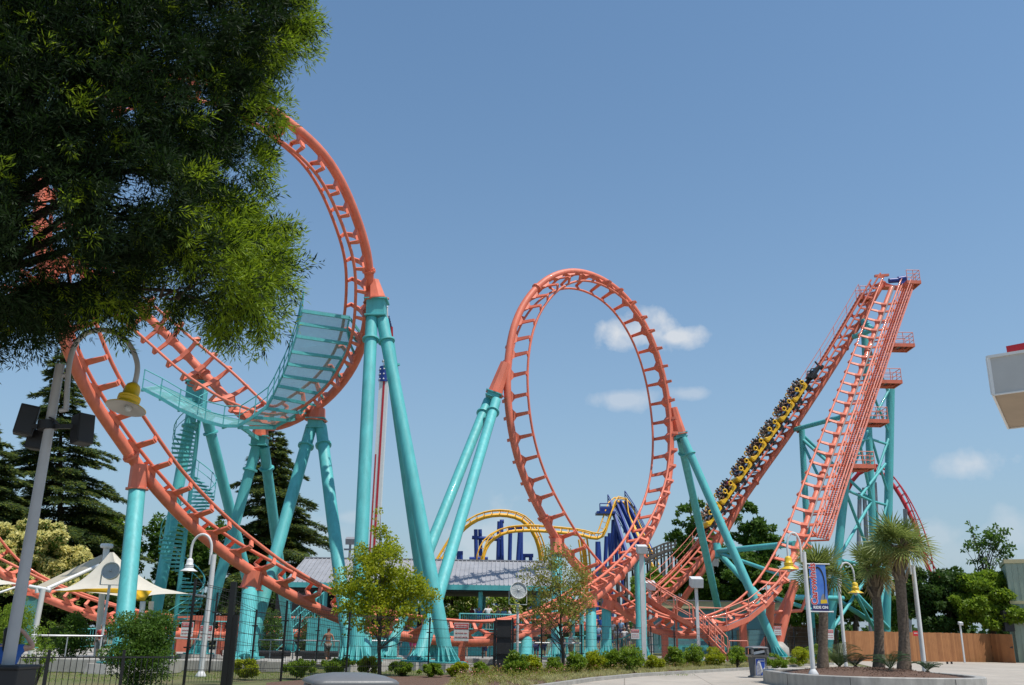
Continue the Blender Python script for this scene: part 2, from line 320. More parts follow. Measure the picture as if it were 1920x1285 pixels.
# mulch bed behind the kerb
back = [G(1560, 1240), G(1440, 1243), G(1300, 1246), G(1200, 1248), G(1100, 1252), G(1000, 1258), G(900, 1265), G(800, 1270), G(640, 1272), G(500, 1283), G(480, 1330)]
sheet('mulch_bed', [(p.x, p.y) for p in KERB]+[(p.x, p.y) for p in back], .045, 'mulch')
kb = MB()
for i in range(len(KERB)-1):
    p, q = KERB[i].copy(), KERB[i+1].copy(); p.z = q.z = .06
    e = (q-p).normalized()*.01; kb.bar(p-e, q+e, .24, .14+.002*(i % 2))
struct(kb, 'kerb', 'curb')

# ---------------------------------------------------------------- COASTER TRACK PATH (spine centre line)
cobraC = P(400, 470, 41); loopC = P(1090, 800, 62.5)
K = []       # (point, up)
def k(px, py, Y, up): K.append((P(px, py, Y), up))
Z = Vector((0, 0, 1)); UA = Vector((-.80, -.12, .60)); UB = Vector((-.32, -.78, .52))
for a in ((1657, 529, 88), (1579, 663, 87), (1489, 802, 85.9), (1430, 885, 85), (1372, 969, 84.2)): k(*a, UA)
k(1332, 1030, 83.5, UA); k(1292, 1077, 82.6, Vector((-.6, -.1, .8))); k(1250, 1118, 81.5, Vector((-.35, 0, .9))); k(1200, 1152, 80, Z)
for a in ((1130, 1172, 77.5), (1040, 1182, 75), (900, 1186, 72), (700, 1187, 68), (500, 1187, 65), (400, 1188, 63.6), (330, 1185, 62.8), (260, 1177, 62.4), (194, 1162, 62.1), (136, 1141, 62), (87, 1123, 61.8), (5, 1078, 61.4)): k(*a, Z)
farC = P(60, 800, 55)
for a in ((-50, 1020, 60.8), (-85, 940, 60), (-98, 850, 59), (-85, 740, 58), (-50, 650, 57)): k(*a, 'far')
for a, u in (((0, 575, 56), (.4, -.3, -.8)), ((58, 528, 55.3), (.2, -.5, -.8)), ((120, 503, 54.6), (-.1, -.7, -.6)), ((180, 515, 54), (-.3, -.8, -.35)), ((235, 553, 53.3), (-.4, -.85, 0)),
             ((287, 604, 52.6), (-.42, -.80, .15)), ((335, 650, 52), (-.42, -.75, .28)), ((385, 704, 51.4), (-.35, -.62, .5)), ((425, 746, 50.9), (-.3, -.4, .75)), ((457, 786, 50.4), (-.2, -.15, .9))): k(*a, Vector(u))
k(500, 806, 50, Z)
for a in ((537, 797, 49.7), (570, 779, 49.4), (600, 762, 49), (625, 739, 48.7), (650, 709, 48.2), (669, 677, 47.7), (682, 643, 47.1), (690, 590, 46.2), (693, 535, 45.2), (691, 480, 44.2), (674, 425, 43.2),
          (658, 380, 42.3), (639, 338, 41.5), (619, 303, 40.8), (589, 268, 40), (549, 236, 39.2), (500, 200, 38.2), (440, 165, 37.2), (350, 140, 36), (260, 145, 35.2), (180, 175, 34.6), (120, 233, 34.2), (88, 300, 34),
          (74, 370, 34), (72, 430, 34), (80, 500, 34.5), (94, 560, 35), (114, 617, 35.5), (130, 662, 36), (151, 712, 36.6), (177, 757, 37.3), (207, 800, 38), (234, 838, 38.7), (262, 880, 39.4), (288, 912, 40),
          (318, 945, 40.6), (351, 980, 41.4), (397, 1019, 42.5), (430, 1045, 43.1), (463, 1067, 43.8), (499, 1090, 44.3), (549, 1118, 45), (599, 1144, 45.6), (645, 1164, 46.2)): k(*a, 'cobra')
for a in ((690, 1180, 46.8), (731, 1190, 47.3), (797, 1199, 48.1), (866, 1204, 48.9), (926, 1203, 49.8), (982, 1192, 50.9)): k(*a, Z)
for a in ((1032, 1172, 52.6), (1065, 1154, 54.2), (1100, 1132, 56.2), (1131, 1108, 58.2), (1162, 1079, 60.3), (1190, 1048, 62), (1212, 1014, 63.6), (1230, 978, 65), (1243, 945, 66), (1253, 905, 67), (1258, 850, 67.8),
          (1257, 798, 68), (1252, 756, 67.9), (1245, 714, 67.6), (1235, 676, 67.2), (1222, 638, 66.6), (1206, 605, 66), (1184, 571, 65.2), (1158, 543, 64.4), (1135, 527, 63.8), (1108, 514, 63.1), (1078, 508, 62.4), (1048, 512, 61.6),
          (1021, 526, 60.9), (997, 549, 60.2), (977, 578, 59.5), (964, 610, 59), (956, 644, 58.6), (951, 690, 58.3), (951, 735, 58.2), (955, 783, 58.3), (962, 825, 58.5), (973, 868, 58.8), (987, 907, 59.1), (1004, 943, 59.4),
          (1023, 978, 59.9), (1043, 1012, 60.4), (1066, 1045, 61), (1091, 1075, 61.6), (1118, 1103, 62.2)): k(*a, 'loop')
for a in ((1150, 1132, 62.6), (1185, 1160, 62.9), (1225, 1182, 63.1), (1270, 1192, 63.3), (1320, 1190, 63.6), (1370, 1175, 64.2), (1412, 1152, 65)): k(*a, Z)
k(1446, 1118, 66, Vector((-.3, -.3, .9))); k(1472, 1078, 67.3, Vector((-.45, -.42, .75)))
for a in ((1491, 1037, 68.8), (1507, 998, 70.1), (1526, 940, 72), (1552, 868, 74.6), (1575, 804, 76.9), (1609, 712, 80.3), (1640, 625, 83.5), (1672, 540, 86.6)): k(*a, UB)
def resolve():
    out = []
    for i, (p, u) in enumerate(K):
        if u == 'cobra': u = (cobraC-p)
        elif u == 'loop': u = (loopC-p)
        elif u == 'far': u = (farC-p)
        out.append((p, Vector(u).normalized()))
    return out
def catmull(pts, per=8):
    res = []; n = len(pts)
    for i in range(n-1):
        p0, p1, p2, p3 = pts[max(i-1, 0)], pts[i], pts[i+1], pts[min(i+2, n-1)]
        for j in range(per):
            t = j/per; res.append(.5*((2*p1)+(p2-p0)*t+(2*p0-5*p1+4*p2-p3)*t*t+(3*p1-p0-3*p2+p3)*t**3))
    res.append(pts[-1]); return res
def resample(A, step):
    A = np.array(A); d = np.r_[0, np.cumsum(np.linalg.norm(np.diff(A[:, :3], axis=0), axis=1))]
    n = int(d[-1]/step)+1; s = np.linspace(0, d[-1], n); return np.stack([np.interp(s, d, A[:, c]) for c in range(A.shape[1])], 1), s
RK = resolve(); cp = catmull([np.array([*p, *u]) for p, u in RK], 10)
PATH, SS = resample(cp, .25)
for _ in range(26):
    q = PATH.copy(); q[1:-1] = .25*PATH[:-2]+.5*PATH[1:-1]+.25*PATH[2:]; PATH = q
for _ in range(60):
    q = PATH.copy(); q[1:-1, 3:] = .25*PATH[:-2, 3:]+.5*PATH[1:-1, 3:]+.25*PATH[2:, 3:]; PATH = q
PATH, SS = resample(PATH, .25)
TP = PATH[:, :3]; TT = unit(np.gradient(TP, axis=0)); TU = PATH[:, 3:]; TU = unit(TU-TT*(TU*TT).sum(1, keepdims=True)); TS = np.cross(TT, TU)
GAUGE, RH, SPR, RR = .90, .98, .248, .082
def frame(s):
    i = int(np.clip(round(s/.25), 0, len(TP)-1)); return Vector(TP[i]), Vector(TS[i]), Vector(TT[i]), Vector(TU[i])
def s_near(pt, lo=0.0, hi=1e9):
    d = np.linalg.norm(TP-np.array(pt), axis=1); d[(SS < lo) | (SS > hi)] = 1e9; return float(SS[int(np.argmin(d))])
def tagtrk(): pass
track = wthing('roller_coaster', 'coral looping roller coaster track running from the leaf-hidden roll to two steep lift hills', 'roller coaster', G(960, 1240))
S_END = float(SS[-1])
def pathtube(off_s, off_u, r, s0, s1, n, step=2):
    i0, i1 = int(s0/.25), int(s1/.25); b = MB(); pts = [Vector(TP[i]+TS[i]*off_s+TU[i]*off_u) for i in range(i0, min(i1+1, len(TP)), step)]
    return b.tube(pts, r, n)
pathtube(0, 0, SPR, 0, S_END, 14).build('spine', 'coral', track)
for sgn in (-1, 1): pathtube(sgn*GAUGE, RH, RR, 0, S_END, 9).build('rail', 'coral', track)
# ties: web gusset on the spine, wide bar, arms folded up and in to the rails
def tie_mesh():
    b = MB()
    prof = [(-GAUGE+.02, RH-.06), (-1.22, RH-.40), (-.30, .36), (.30, .36), (1.22, RH-.40), (GAUGE-.02, RH-.06)]
    def plate(a, c, w0, w1, th):
        a = Vector((a[0], 0, a[1])); c = Vector((c[0], 0, c[1])); d = (c-a).normalized(); nrm = Vector((-d.z, 0, d.x))*th/2
        vs = []
        for (p, w) in ((a, w0), (c, w1)):
            for (i, j) in ((-1, -1), (1, -1), (1, 1), (-1, 1)): vs.append(p+Vector((0, i*w/2, 0))+nrm*j)
        b.add(vs, [(3, 2, 1, 0), (4, 5, 6, 7), (0, 1, 5, 4), (1, 2, 6, 5), (2, 3, 7, 6), (3, 0, 4, 7)])
    ws = (.14, .20, .26, .26, .20, .14)
    for i in range(5): plate(prof[i], prof[i+1], ws[i], ws[i+1], .10)
    # gusset: trapezoid along the spine rising to the bar, two side plates
    for sx in (-1, 1):
        x0, x1 = sx*.20, sx*.30
        b.add([(x0, -.40, .16), (x0, .40, .16), (x1, .12, .38), (x1, -.12, .38)], [(0, 1, 2, 3)])
    b.add([(-.20, -.40, .16), (.20, -.40, .16), (.30, -.12, .38), (-.30, -.12, .38)], [(0, 1, 2, 3)])
    b.add([(-.20, .40, .16), (.20, .40, .16), (.30, .12, .38), (-.30, .12, .38)], [(3, 2, 1, 0)])
    return b
tm = tie_mesh(); t0 = tm.build('tie', 'coral'); tie_me = t0.data; bpy.data.objects.remove(t0)
ties = [(s*1.42+.5) for s in range(int((S_END-1)/1.42))]
def in_view(p):
    q = CAMR.inverted() @ (p-Vector((0, 0, EYE)))
    if q.z > -1: return False
    return abs(q.x/-q.z) < .58 and abs(q.y/-q.z) < .39
info = []
for s in ties:
    p, S_, T_, U_ = frame(s); info.append((p.length if in_view(p) else 1e6, s))
info.sort(); near = [s for d, s in info[:100]]; rest = [s for d, s in info[100:]]
org = Vector(track['world_built'])
def fm(s, off=Vector((0, 0, 0))):
    p, S_, T_, U_ = frame(s); m = Matrix((S_, T_, U_)).transposed().to_4x4(); m.translation = p-off; return m
for s in near:
    o = bpy.data.objects.new('tie', tie_me); COL.objects.link(o); o.parent = track; o.matrix_local = fm(s, org)
rb = MB()
for s in rest:
    m = fm(s); rb.add([m @ Vector(v) for v in tm.v], tm.f)
tag(rb.build('distant_ties', 'coral', track), kind='stuff')
# bolted flange collars
for i, s in enumerate(np.arange(9, S_END, 17.5)):
    p, S_, T_, U_ = frame(s); b = MB(); b.tube([p-T_*.05, p+T_*.05], SPR+.11, 16); b.tube([p-T_*.16, p-T_*.05, p+T_*.05, p+T_*.16], [SPR+.03]*4, 14)
    for q in range(12):
        an = q*PI/6; c = p+(S_*math.cos(an)+U_*math.sin(an))*(SPR+.07); b.tube([c-T_*.11, c+T_*.11], .022, 5)
    b.build('flange', 'coral', track)
# lift A: chain trough, straight brace tube that runs on to the ground, walkway
sA1 = s_near(P(1345, 1012, 83.7), 0, 60)
tr = MB()
for i in range(0, int(sA1/.25), 3):
    p, S_, T_, U_ = frame(i*.25); p2 = frame((i+3)*.25)[0]; tr.bar(p+U_*.74+S_*.05, p2+U_*.74+S_*.05, .26, .10, U_)
tr.build('chain_trough', 'steel', track)
pa = P(1372, 969, 84.2); brace = MB().tube([P(1395, 934, 84.4), P(1332, 1036, 83.4)+Vector((.25, 0, -.2)), P(1254, 1150, 82)+Vector((.2, 0, -.3)), G(1243, 1230)+Vector((0, 26, 0))], .27, 12); brace.build('brace_tube', 'coral', track)
# orange saddles that join spine and support heads are built with add_saddle
def saddle(px_top, head, hw=.36, sw=.45, parent=track):
    """tapered coral block from spine point down to a support head"""
    a = Vector(px_top); h = Vector(head); d = (h-a).normalized(); s1, s2 = orth(d, (0, 1, 0)); b = MB(); vs = []
    for (c, w) in ((a, sw), (h, hw)):
        for k_ in range(8):
            an = PI/8+k_*PI/4; vs.append(c+s1*math.cos(an)*w*1.05+s2*math.sin(an)*w*1.05)
    b.add(vs, [tuple(range(8))[::-1], tuple(range(8, 16))]+[(i, (i+1) % 8, 8+(i+1) % 8, 8+i) for i in range(8)])
    b.tube([h-d*.0, h+d*.06], hw+.14, 8); return b.build('saddle', 'coral', parent)

# ---------------------------------------------------------------- SUPPORTS
def foot_flare(b, p, d, r, n=12):
    """flared fins and base plate where a leg of direction d (pointing up) meets its footing at p"""
    d = Vector(d).normalized(); zc = p.z
    c = Vector(p)
    for q in range(n):
        an = q*2*PI/n+.2; e = Vector((math.cos(an), math.sin(an), 0))
        a0 = c+e*(r*.85); a1 = c+e*(r+.22); up = c+d*.8+e*(r*.9); t = Vector((-e.y, e.x, 0))*.018
        a1.z = a0.z = zc+.03
        b.add([a0-t, a1-t, a1-t+Vector((0, 0, .10)), up-t, a0+t, a1+t, a1+t+Vector((0, 0, .10)), up+t], [(0, 1, 2, 3), (7, 6, 5, 4), (0, 4, 5, 1), (1, 5, 6, 2), (2, 6, 7, 3), (3, 7, 4, 0)])
    b.lathe([(0, 0), (r+.5, 0), (r+.5, .05), (0, .05)], (c.x, c.y, zc), 12, smooth=False)
def support(label, cat, legs, cap=None, r=.33, group='turquoise steel columns carrying the coral track', name='support_column', m='teal', fz=.35, foot=True, rings=True, pads=True, capsize=(.95, .8, .6)):
    """legs: list of (top Vector, foot Vector)"""
    base = Vector(legs[0][1]); t = wthing(name, label, cat, (base.x, base.y, 0), group)
    for (a, f) in legs:
        a = Vector(a); f = Vector(f); f.z = fz; d = (a-f); b = MB(); b.tube([f, a], r, 18)
        lg = b.build('leg', m, t)
        if rings and d.length > 6:
            rb_ = MB(); u = d.normalized(); c = a-u*1.3; rb_.tube([c-u*.05, c+u*.05], r+.12, 18); rb_.build('flange', m, lg)
        if foot:
            fb = MB(); foot_flare(fb, f, d, r); fb.build('base_plate', m, lg)
        if pads:
            pb = MB(); pb.lathe([(0, 0), (r+1.0, 0), (r+.95, .0), (r+.85, f.z-.02), (0, f.z-.02)], (f.x, f.y, 0), 4 if len(legs) > 1 else 8, smooth=False); pb.build('footing', 'concrete', t)
    if cap:
        c = Vector(cap[0]); ax = Vector(cap[1]) if len(cap) > 1 else Vector((0, 0, 1)); ax.normalize(); s1, s2 = orth(ax, (0, 1, 0)); R = Matrix((s1, s2, ax)).transposed()
        b = MB(); b.box(c, capsize, R); b.box(c+ax*(capsize[2]/2+.02), (capsize[0]+.25, capsize[1]+.25, .06), R); b.box(c-ax*(capsize[2]/2+.02), (capsize[0]+.15, capsize[1]+.15, .06), R)
        b.build('head', m, t)
    return t
FL = lambda px, py: G(px, py, .35)
def Tp(px, py, Y): return P(px, py, Y)
# S1
support('single turquoise column with a bolted flange under the steep left climb of the track', 'column', [(Tp(257, 918, 39.3), FL(226, 1243))], rings=False, r=.34)
saddle(P(262, 872, 39.3), P(257, 916, 39.3), .36, .34)
support('short thick turquoise column on a tall square concrete block beside the black gate post', 'column', [(Tp(469, 1106, 44), FL(459, 1240))], rings=False, r=.37)
saddle(P(478, 1070, 44), P(470, 1103, 44), .46, .40)
support('stubby turquoise column under the low track behind the young yellow-green maple', 'column', [(Tp(683, 1196, 46.8), FL(680, 1240))], rings=False, r=.37)
saddle(P(685, 1180, 46.8), P(683, 1194, 46.8), .42, .34)
b = MB(); b.box(P(866, 1226, 48.9)*1, (.34, .5, 1.6)); b.box(P(866, 1241, 48.9), (.6, .8, .06))
wsingle(b, 'support_post', 'coral', GX(866, 48.9), 'short coral box post under the low track behind the leaning column foot', 'post')
support('short flared turquoise column under the low track right of the black gate panel', 'column', [(Tp(988, 1200, 51), FL(986, 1237))], rings=False, r=.30)
saddle(P(989, 1188, 51), P(988, 1199, 51), .34, .3)
support('slender turquoise column behind the sparse young tree holding the falling side of the loop', 'column', [(Tp(1044, 1042, 60), FL(1044, 1231))], rings=False, r=.34, fz=.3)
saddle(P(1042, 1012, 60.2), P(1044, 1040, 60), .42, .38)
support('turquoise column with a shadowed flank right of the sparse young tree', 'column', [(Tp(1108, 1140, 56.8), FL(1109, 1233))], rings=False, r=.31, fz=.3)
saddle(P(1106, 1124, 56.8), P(1108, 1138, 56.8), .42, .4)
support('turquoise column just left of the white box-headed lamp post and right of its twin', 'column', [(Tp(1137, 1144, 62.4), FL(1138, 1229))], rings=False, r=.31, fz=.3)
saddle(P(1143, 1126, 62.4), P(1138, 1142, 62.4), .40, .38)
support('tall turquoise column directly behind the white box-headed lamp post', 'column', [(Tp(1199, 1045, 62.8), FL(1204, 1231))], rings=False, r=.35, fz=.3)
saddle(P(1200, 1028, 62.8), P(1199, 1043, 62.8), .42, .4)
# big A frame
hd = P(706, 580, 45.3)
support('tallest turquoise A-frame with three long legs beside the red and white drop tower', 'support tower', [(P(697, 598, 45.2), FL(667, 1242)), (P(717, 600, 45.2), FL(839, 1243)), (P(728, 640, 45.8), G(812, 1234, .35))], cap=(hd, (-.02, 0, 1)), r=.315, capsize=(.95, .9, .85))
saddle(P(700, 527, 45.3), P(705, 563, 45.3), .55, .30)
cap1 = P(925, 742, 58.0)
support('turquoise A-frame of two long legs leaning up to the left side of the loop', 'support tower', [(P(915, 752, 58.2), FL(723, 1235)), (P(930, 752, 57.6), FL(785, 1240))], cap=(cap1, (.35, 0, 1)), r=.31, capsize=(.8, .9, .25))
saddle(P(948, 682, 58.2), P(928, 738, 58), .48, .34)
cap2 = P(1275, 818, 68.2)
support('turquoise A-frame of two long legs leaning from the loop toward the lift hill', 'support tower', [(P(1276, 825, 68.4), G(1364, 1222, .3)), (P(1281, 822, 67.9), FL(1462, 1232))], cap=(cap2, (-.25, 0, 1)), r=.30, capsize=(.8, .9, .25))
saddle(P(1262, 765, 68), P(1275, 814, 68.1), .46, .30)
support('crossed turquoise legs under the bottom of the dip with the mesh walkway', 'support tower', [(P(481, 838, 50), G(372, 1228, .3)), (P(495, 838, 50), G(545, 1224, .3))], cap=(P(487, 828, 50), (0, 0, 1)), r=.28, capsize=(.8, .7, .45))
saddle(P(489, 806, 50), P(487, 818, 50), .44, .40)
support('turquoise A-frame right of the dip with one leg slanting far down to the left', 'support tower', [(P(584, 800, 49.2), G(462, 1236, .3)), (P(602, 800, 49.2), G(657, 1240, .3))], cap=(P(593, 795, 49.2), (0, 0, 1)), r=.31, capsize=(.8, .75, .45))
saddle(P(596, 766, 49.2), P(593, 788, 49.2), .48, .40)
support('turquoise A-frame beside the spiral staircase, under the descending track', 'support tower', [(P(362, 760, 52), G(278, 1226, .3)), (P(385, 772, 52), G(497, 1222, .3))], cap=(P(368, 742, 52), (0, 0, 1)), r=.31, capsize=(.95, .9, 1.5))
saddle(P(372, 700, 51.7), P(368, 720, 52), .50, .42)
support('turquoise column under the far low track at the left edge, behind the leaning grey pole', 'column', [(Tp(60, 1118, 62), G(50, 1215, .1))], rings=False, r=.36, fz=.1)
saddle(P(64, 1100, 62), P(60, 1116, 62), .6, .55)
for a, b_, Y in (((1246, 1185), 1246, 63.2), ((1392, 1165), 1392, 64.6)):
    b = MB(); p = P(a[0], a[1], Y); b.bar(p, (p.x, p.y, .1), .4, .5); b.box((p.x, p.y, .12), (.8, .9, .05)); wsingle(b, 'support_post', 'coral', (p.x, p.y, 0), 'short coral box post under the low exit of the loop near the metal stairs' if a[0] < 1300 else 'short coral box post under the bottom of the right lift hill', 'post')
# lift B legs (coral trestle)
t = wthing('support_trestle', 'coral tubular trestle legs under the foot of the right lift hill', 'support tower', GX(1450, 69))
for (a, f) in ((P(1490, 1090, 69.5), GX(1455, 68.5)), (P(1492, 1095, 70.5), GX(1425, 73)), (P(1445, 1130, 66.5), GX(1440, 69))):
    b = MB().tube([Vector(a), Vector((f.x, f.y, .3))], .30, 12); b.build('leg', 'coral', t)
b = MB().tube([P(1452, 1148, 69), P(1503, 1145, 69.5)], .12, 8); b.tube([P(1503, 1145, 69.5), P(1515, 1110, 69.8)], .10, 8); b.build('crossbar', 'coral', t)
b = MB(); c = GX(1457, 68.3); b.lathe([(0, 0), (.9, 0), (.9, .9), (.5, 1.3), (0, 1.35)], c, 12); b.build('footing', 'concrete', t)
# teal lift tower
tw = wthing('lift_tower', 'tall turquoise braced tower holding the tops of the two lift hills', 'support tower', GX(1640, 88))
T1t, T1b = P(1503, 800, 85.5), GX(1526, 85.5); T2t, T2b = P(1620, 600, 87), GX(1647, 87); T3t, T3b = P(1670, 725, 90), GX(1661, 90); T4t, T4b = P(1592, 840, 80), GX(1551, 80)
def lerp(a, b, t_): return Vector(a)+(Vector(b)-Vector(a))*t_
for (a, f, r) in ((T1t, T1b, .28), (T2t, T2b, .33), (T3t, T3b, .40), (T4t, T4b, .36)):
    MB().tube([a, Vector((f.x, f.y, 0))], r, 14).build('leg', 'teal', tw)
def at(a, f, z): a = Vector(a); f = Vector((f.x, f.y, 0)); return lerp(f, a, z/a.z)
def cb(p, q, r): MB().tube([p, q], r, 8).build('brace', 'teal', tw)
cb(P(1489, 806, 85.8), P(1585, 780, 79), .22); cb(P(1600, 632, 86.8), P(1645, 615, 84.5), .26); cb(T2t, P(1640, 622, 84.5), .2)
for z0, z1 in ((2, 8), (8, 14), (14, 21)):
    cb(at(T4t, T4b, z0), at(T2t, T2b, z1), .14); cb(at(T2t, T2b, z0), at(T4t, T4b, z1), .14)
for z0, z1 in ((2, 8.5), (8.5, 15), (15, 21), (21, 26)):
    cb(at(T2t, T2b, z0), at(T3t, T3b, z1), .13); cb(at(T3t, T3b, z0), at(T2t, T2b, z1), .13)
for z0 in (8, 14, 20): cb(at(T4t, T4b, min(z0, 18)), at(T2t, T2b, z0), .13); cb(at(T2t, T2b, z0), at(T3t, T3b, z0), .13)
cb(at(T1t, T1b, 19.5), at(T4t, T4b, 15), .16); cb(at(T1t, T1b, 19.2), at(T4t, T4b, 11), .13); cb(at(T1t, T1b, 20), at(T2t, T2b, 14), .14); cb(at(T3t, T3b, 25), at(T2t, T2b, 30), .16)
cb(P(1345, 1034, 83.4), P(1490, 1020, 71), .24); cb(P(1348, 1037, 83.3), P(1470, 1080, 70), .16); cb(P(1352, 1042, 83.3), P(1425, 1120, 78), .26); cb(P(1425, 1120, 78), GX(1460, 77), .26)
cb(P(1660, 870, 89), P(1610, 935, 84), .13); cb(P(1530, 1100, 80), P(1650, 1176, 88), .22); cb(P(1540, 1150, 78), P(1450, 1120, 72), .16); cb(P(1480, 1120, 72), P(1580, 1122, 80), .2)
cb(P(1555, 1060, 80), P(1665, 1178, 88), .2)
MB().tube([P(1343, 1020, 83.6), P(1346, 1046, 83.4)], .42, 12).build('node', 'teal', tw)
saddle(P(1489, 802, 85.9), P(1497, 804, 85.6), .3, .3)
# ---------------------------------------------------------------- SPIRAL STAIR AND PLATFORMS
def rail_run(b, pts, h=1.05, rr=.025, post_every=1, mid=1, up=Vector((0, 0, 1)), pr=None):
    pts = [Vector(p) for p in pts]
    b.tube([p+up*h for p in pts], rr, 6)
    for m_ in range(mid): b.tube([p+up*h*(m_+1)/(mid+1) for p in pts], rr*.8, 5)
    for i, p in enumerate(pts):
        if i % post_every == 0: b.tube([p, p+up*h], pr or rr, 5)
st = wthing('spiral_staircase', 'turquoise spiral staircase winding up its pole to the maintenance walkway', 'staircase', GX(320, 49.5))
sc0 = Vector((P(320, 1232, 49.5).x, 49.5, 0)); ztop = P(372, 792, 49.5).z; nst = int((ztop-.2)/.205)
MB().tube([sc0, sc0+Vector((0, 0, ztop+.9))], .11, 12).build('pole', 'teal', st)
zl = P(330, 850, 49.5).z; per = 5.3; hand = MB(); hp = []; mp = []
for i in range(nst):
    z = .2+i*.205; th = PI+(z-zl)/per*2*PI; b = MB(); da = math.radians(8.5); r1 = 1.25
    for (za, zb) in ((z, z+.035),):
        vs = [sc0+Vector((math.cos(a)*r, math.sin(a)*r, zz)) for zz in (za, zb) for (r, a) in ((.1, th-da*.6), (r1, th-da), (r1, th+da), (.1, th+da*.6))]
        b.add(vs, [(3, 2, 1, 0), (4, 5, 6, 7), (0, 1, 5, 4), (1, 2, 6, 5), (2, 3, 7, 6), (3, 0, 4, 7)])
    b.bar(sc0+Vector((math.cos(th)*.1, math.sin(th)*.1, z-.05)), sc0+Vector((math.cos(th)*r1, math.sin(th)*r1, z-.02)), .03, .07); b.build('step', 'teal', st)
    e = sc0+Vector((math.cos(th)*r1, math.sin(th)*r1, z)); hp.append(e+Vector((0, 0, 1.0))); mp.append(e+Vector((0, 0, .55)))
    if i % 3 == 0: hand.tube([e, e+Vector((0, 0, 1.0))], .018, 5)
hand.tube(hp, .028, 6); hand.tube(mp, .02, 5); hand.build('handrail', 'teal', st)
M['mesh_deck'] = mat('perforated_teal_deck', (.22, .50, .50), .5, metal=.2, alpha=.58)
wk = wthing('maintenance_walkway', 'turquoise mesh walkway with handrail curving up beside the dip of the coral track', 'walkway', GX(440, 48))
DST = [((267, 727, 47.2), (300, 722, 49.6)), ((300, 744, 47.2), (335, 738, 49.6)), ((335, 765, 47), (365, 756, 49.4)), ((384, 788, 46.9), (402, 776, 49)), ((418, 797, 46.8), (446, 787, 48.9)), ((447, 797, 46.7), (517, 798, 48.6)),
       ((477, 778, 46.5), (544, 784, 48.4)), ((500, 761, 46.4), (564, 770, 48.2)), ((512, 740, 46.3), (580, 753, 48)), ((522, 719, 46.2), (600, 734, 47.8)), ((531, 700, 46.1), (620, 713, 47.6)), ((540, 678, 46), (630, 690, 47.4)),
       ((547, 655, 45.9), (644, 668, 47.2)), ((556, 626, 45.8), (657, 641, 46.9)), ((561, 602, 45.7), (651, 615, 46.6)), ((567, 579, 45.6), (656, 592, 46.4))]
lp = [P(*a) for a, c in DST]; rp = [P(*c) for a, c in DST]; n = len(lp)
dk = MB(); dk.add(lp+rp, [(i, i+1, n+i+1, n+i) for i in range(n-1)]); dk.build('deck', 'mesh_deck', wk, recalc=False)
b = MB()
for pts in (lp, rp):
    b = MB()
    for i in range(n-1): b.bar(pts[i]-Vector((0, 0, .06)), pts[i+1]-Vector((0, 0, .06)), .06, .16)
    b.build('edge_beam', 'teal', wk)
for i in range(n):
    b = MB(); o = Vector((0, 0, .14)); b.bar(lp[i]-o, rp[i]-o, .10, .16)
    if i > 5:
        p = rp[i]; q = frame(s_near(p+Vector((.5, 1.0, -.6))))[0]; b.bar(p-o, q, .08, .12)
    b.build('crossbeam', 'teal', wk)
b = MB(); rail_run(b, lp, 1.0, .03); rail_run(b, [P(370, 740+38, 47), P(385, 740+30, 47.6)], 1.0); b.build('handrail', 'teal', wk)
b = MB(); b.add([P(*c) for c in ((284, 731, 48), (380, 785, 47.5), (365, 770, 50.8), (330, 740, 50.8))], [(0, 1, 2, 3)]); b.build('landing', 'teal', wk, recalc=False)
b = MB(); b.bar(P(300, 745, 48.4), P(368, 750, 51.6), .12, .16); b.bar(P(384, 790, 47), P(372, 765, 51.8), .12, .16); b.bar(P(447, 797, 47), P(487, 825, 49.8), .12, .2); b.build('bracket', 'teal', wk)

# ---------------------------------------------------------------- LIFT HILL WALKWAYS
def walkway(s0, s1, sg, off, wd, label, mt='coral_pale', steps=True, railing=True, stringers=2, lift=-.12, inner_rail=False, rh=1.1, every=6):
    i0, i1 = int(s0/.25), int(s1/.25); base = Vector(TP[i0]); t = wthing('lift_walkway', label, 'walkway', (base.x, base.y, 0), 'walkways up the lift hills')
    A = [Vector(TP[i]+TS[i]*sg*off+TU[i]*(RH+lift)) for i in range(i0, i1, 4)]; B = [Vector(TP[i]+TS[i]*sg*(off+wd)+TU[i]*(RH+lift)) for i in range(i0, i1, 4)]
    b = MB()
    for k_ in range(stringers):
        f = k_/(stringers-1); pts = [a+(c-a)*f for a, c in zip(A, B)]
        for i in range(len(pts)-1): b.bar(pts[i], pts[i+1], .06, .18)
    b.build('stringer', mt, t)
    b = MB()
    for i in range(i0, i1, 1 if stringers > 3 else 2):
        a = Vector(TP[i]+TS[i]*sg*off+TU[i]*(RH+lift)); c = Vector(TP[i]+TS[i]*sg*(off+wd)+TU[i]*(RH+lift)); b.box((a+c)/2, (wd, .26, .04), Matrix((Vector(TS[i]), Vector((0, 0, 1)).cross(Vector(TS[i])).normalized(), Vector((0, 0, 1)))).transposed())
    b.build('tread', 'coral' if steps else 'grating', t)
    for i in range(i0, i1, 12):
        b = MB(); p = Vector(TP[i]); b.bar(p+Vector(TU[i])*.2, Vector(TP[i]+TS[i]*sg*(off+wd)+TU[i]*(RH+lift-.1)), .08, .12); b.build('bracket', 'coral', t)
    if railing:
        b = MB()
        for pts in ([B, A] if inner_rail else [B]):
            rail_run(b, pts, rh, .032, every and max(1, every//2))
        b.build('handrail', mt, t)
    return t
sgA = 1 if TS[40][1] > 0 else -1
sB0 = s_near(P(1491, 1037, 68.8), S_END-60); sBt = S_END
iB = int((S_END-15)/.25); sgB = 1 if TS[iB][0] > 0 else -1
walkway(1.5, s_near(P(1250, 1118, 81.5), 0, 70), sgA, 1.4, .75, 'pale coral stair and handrail up the far side of the left lift hill', inner_rail=False, rh=1.25)
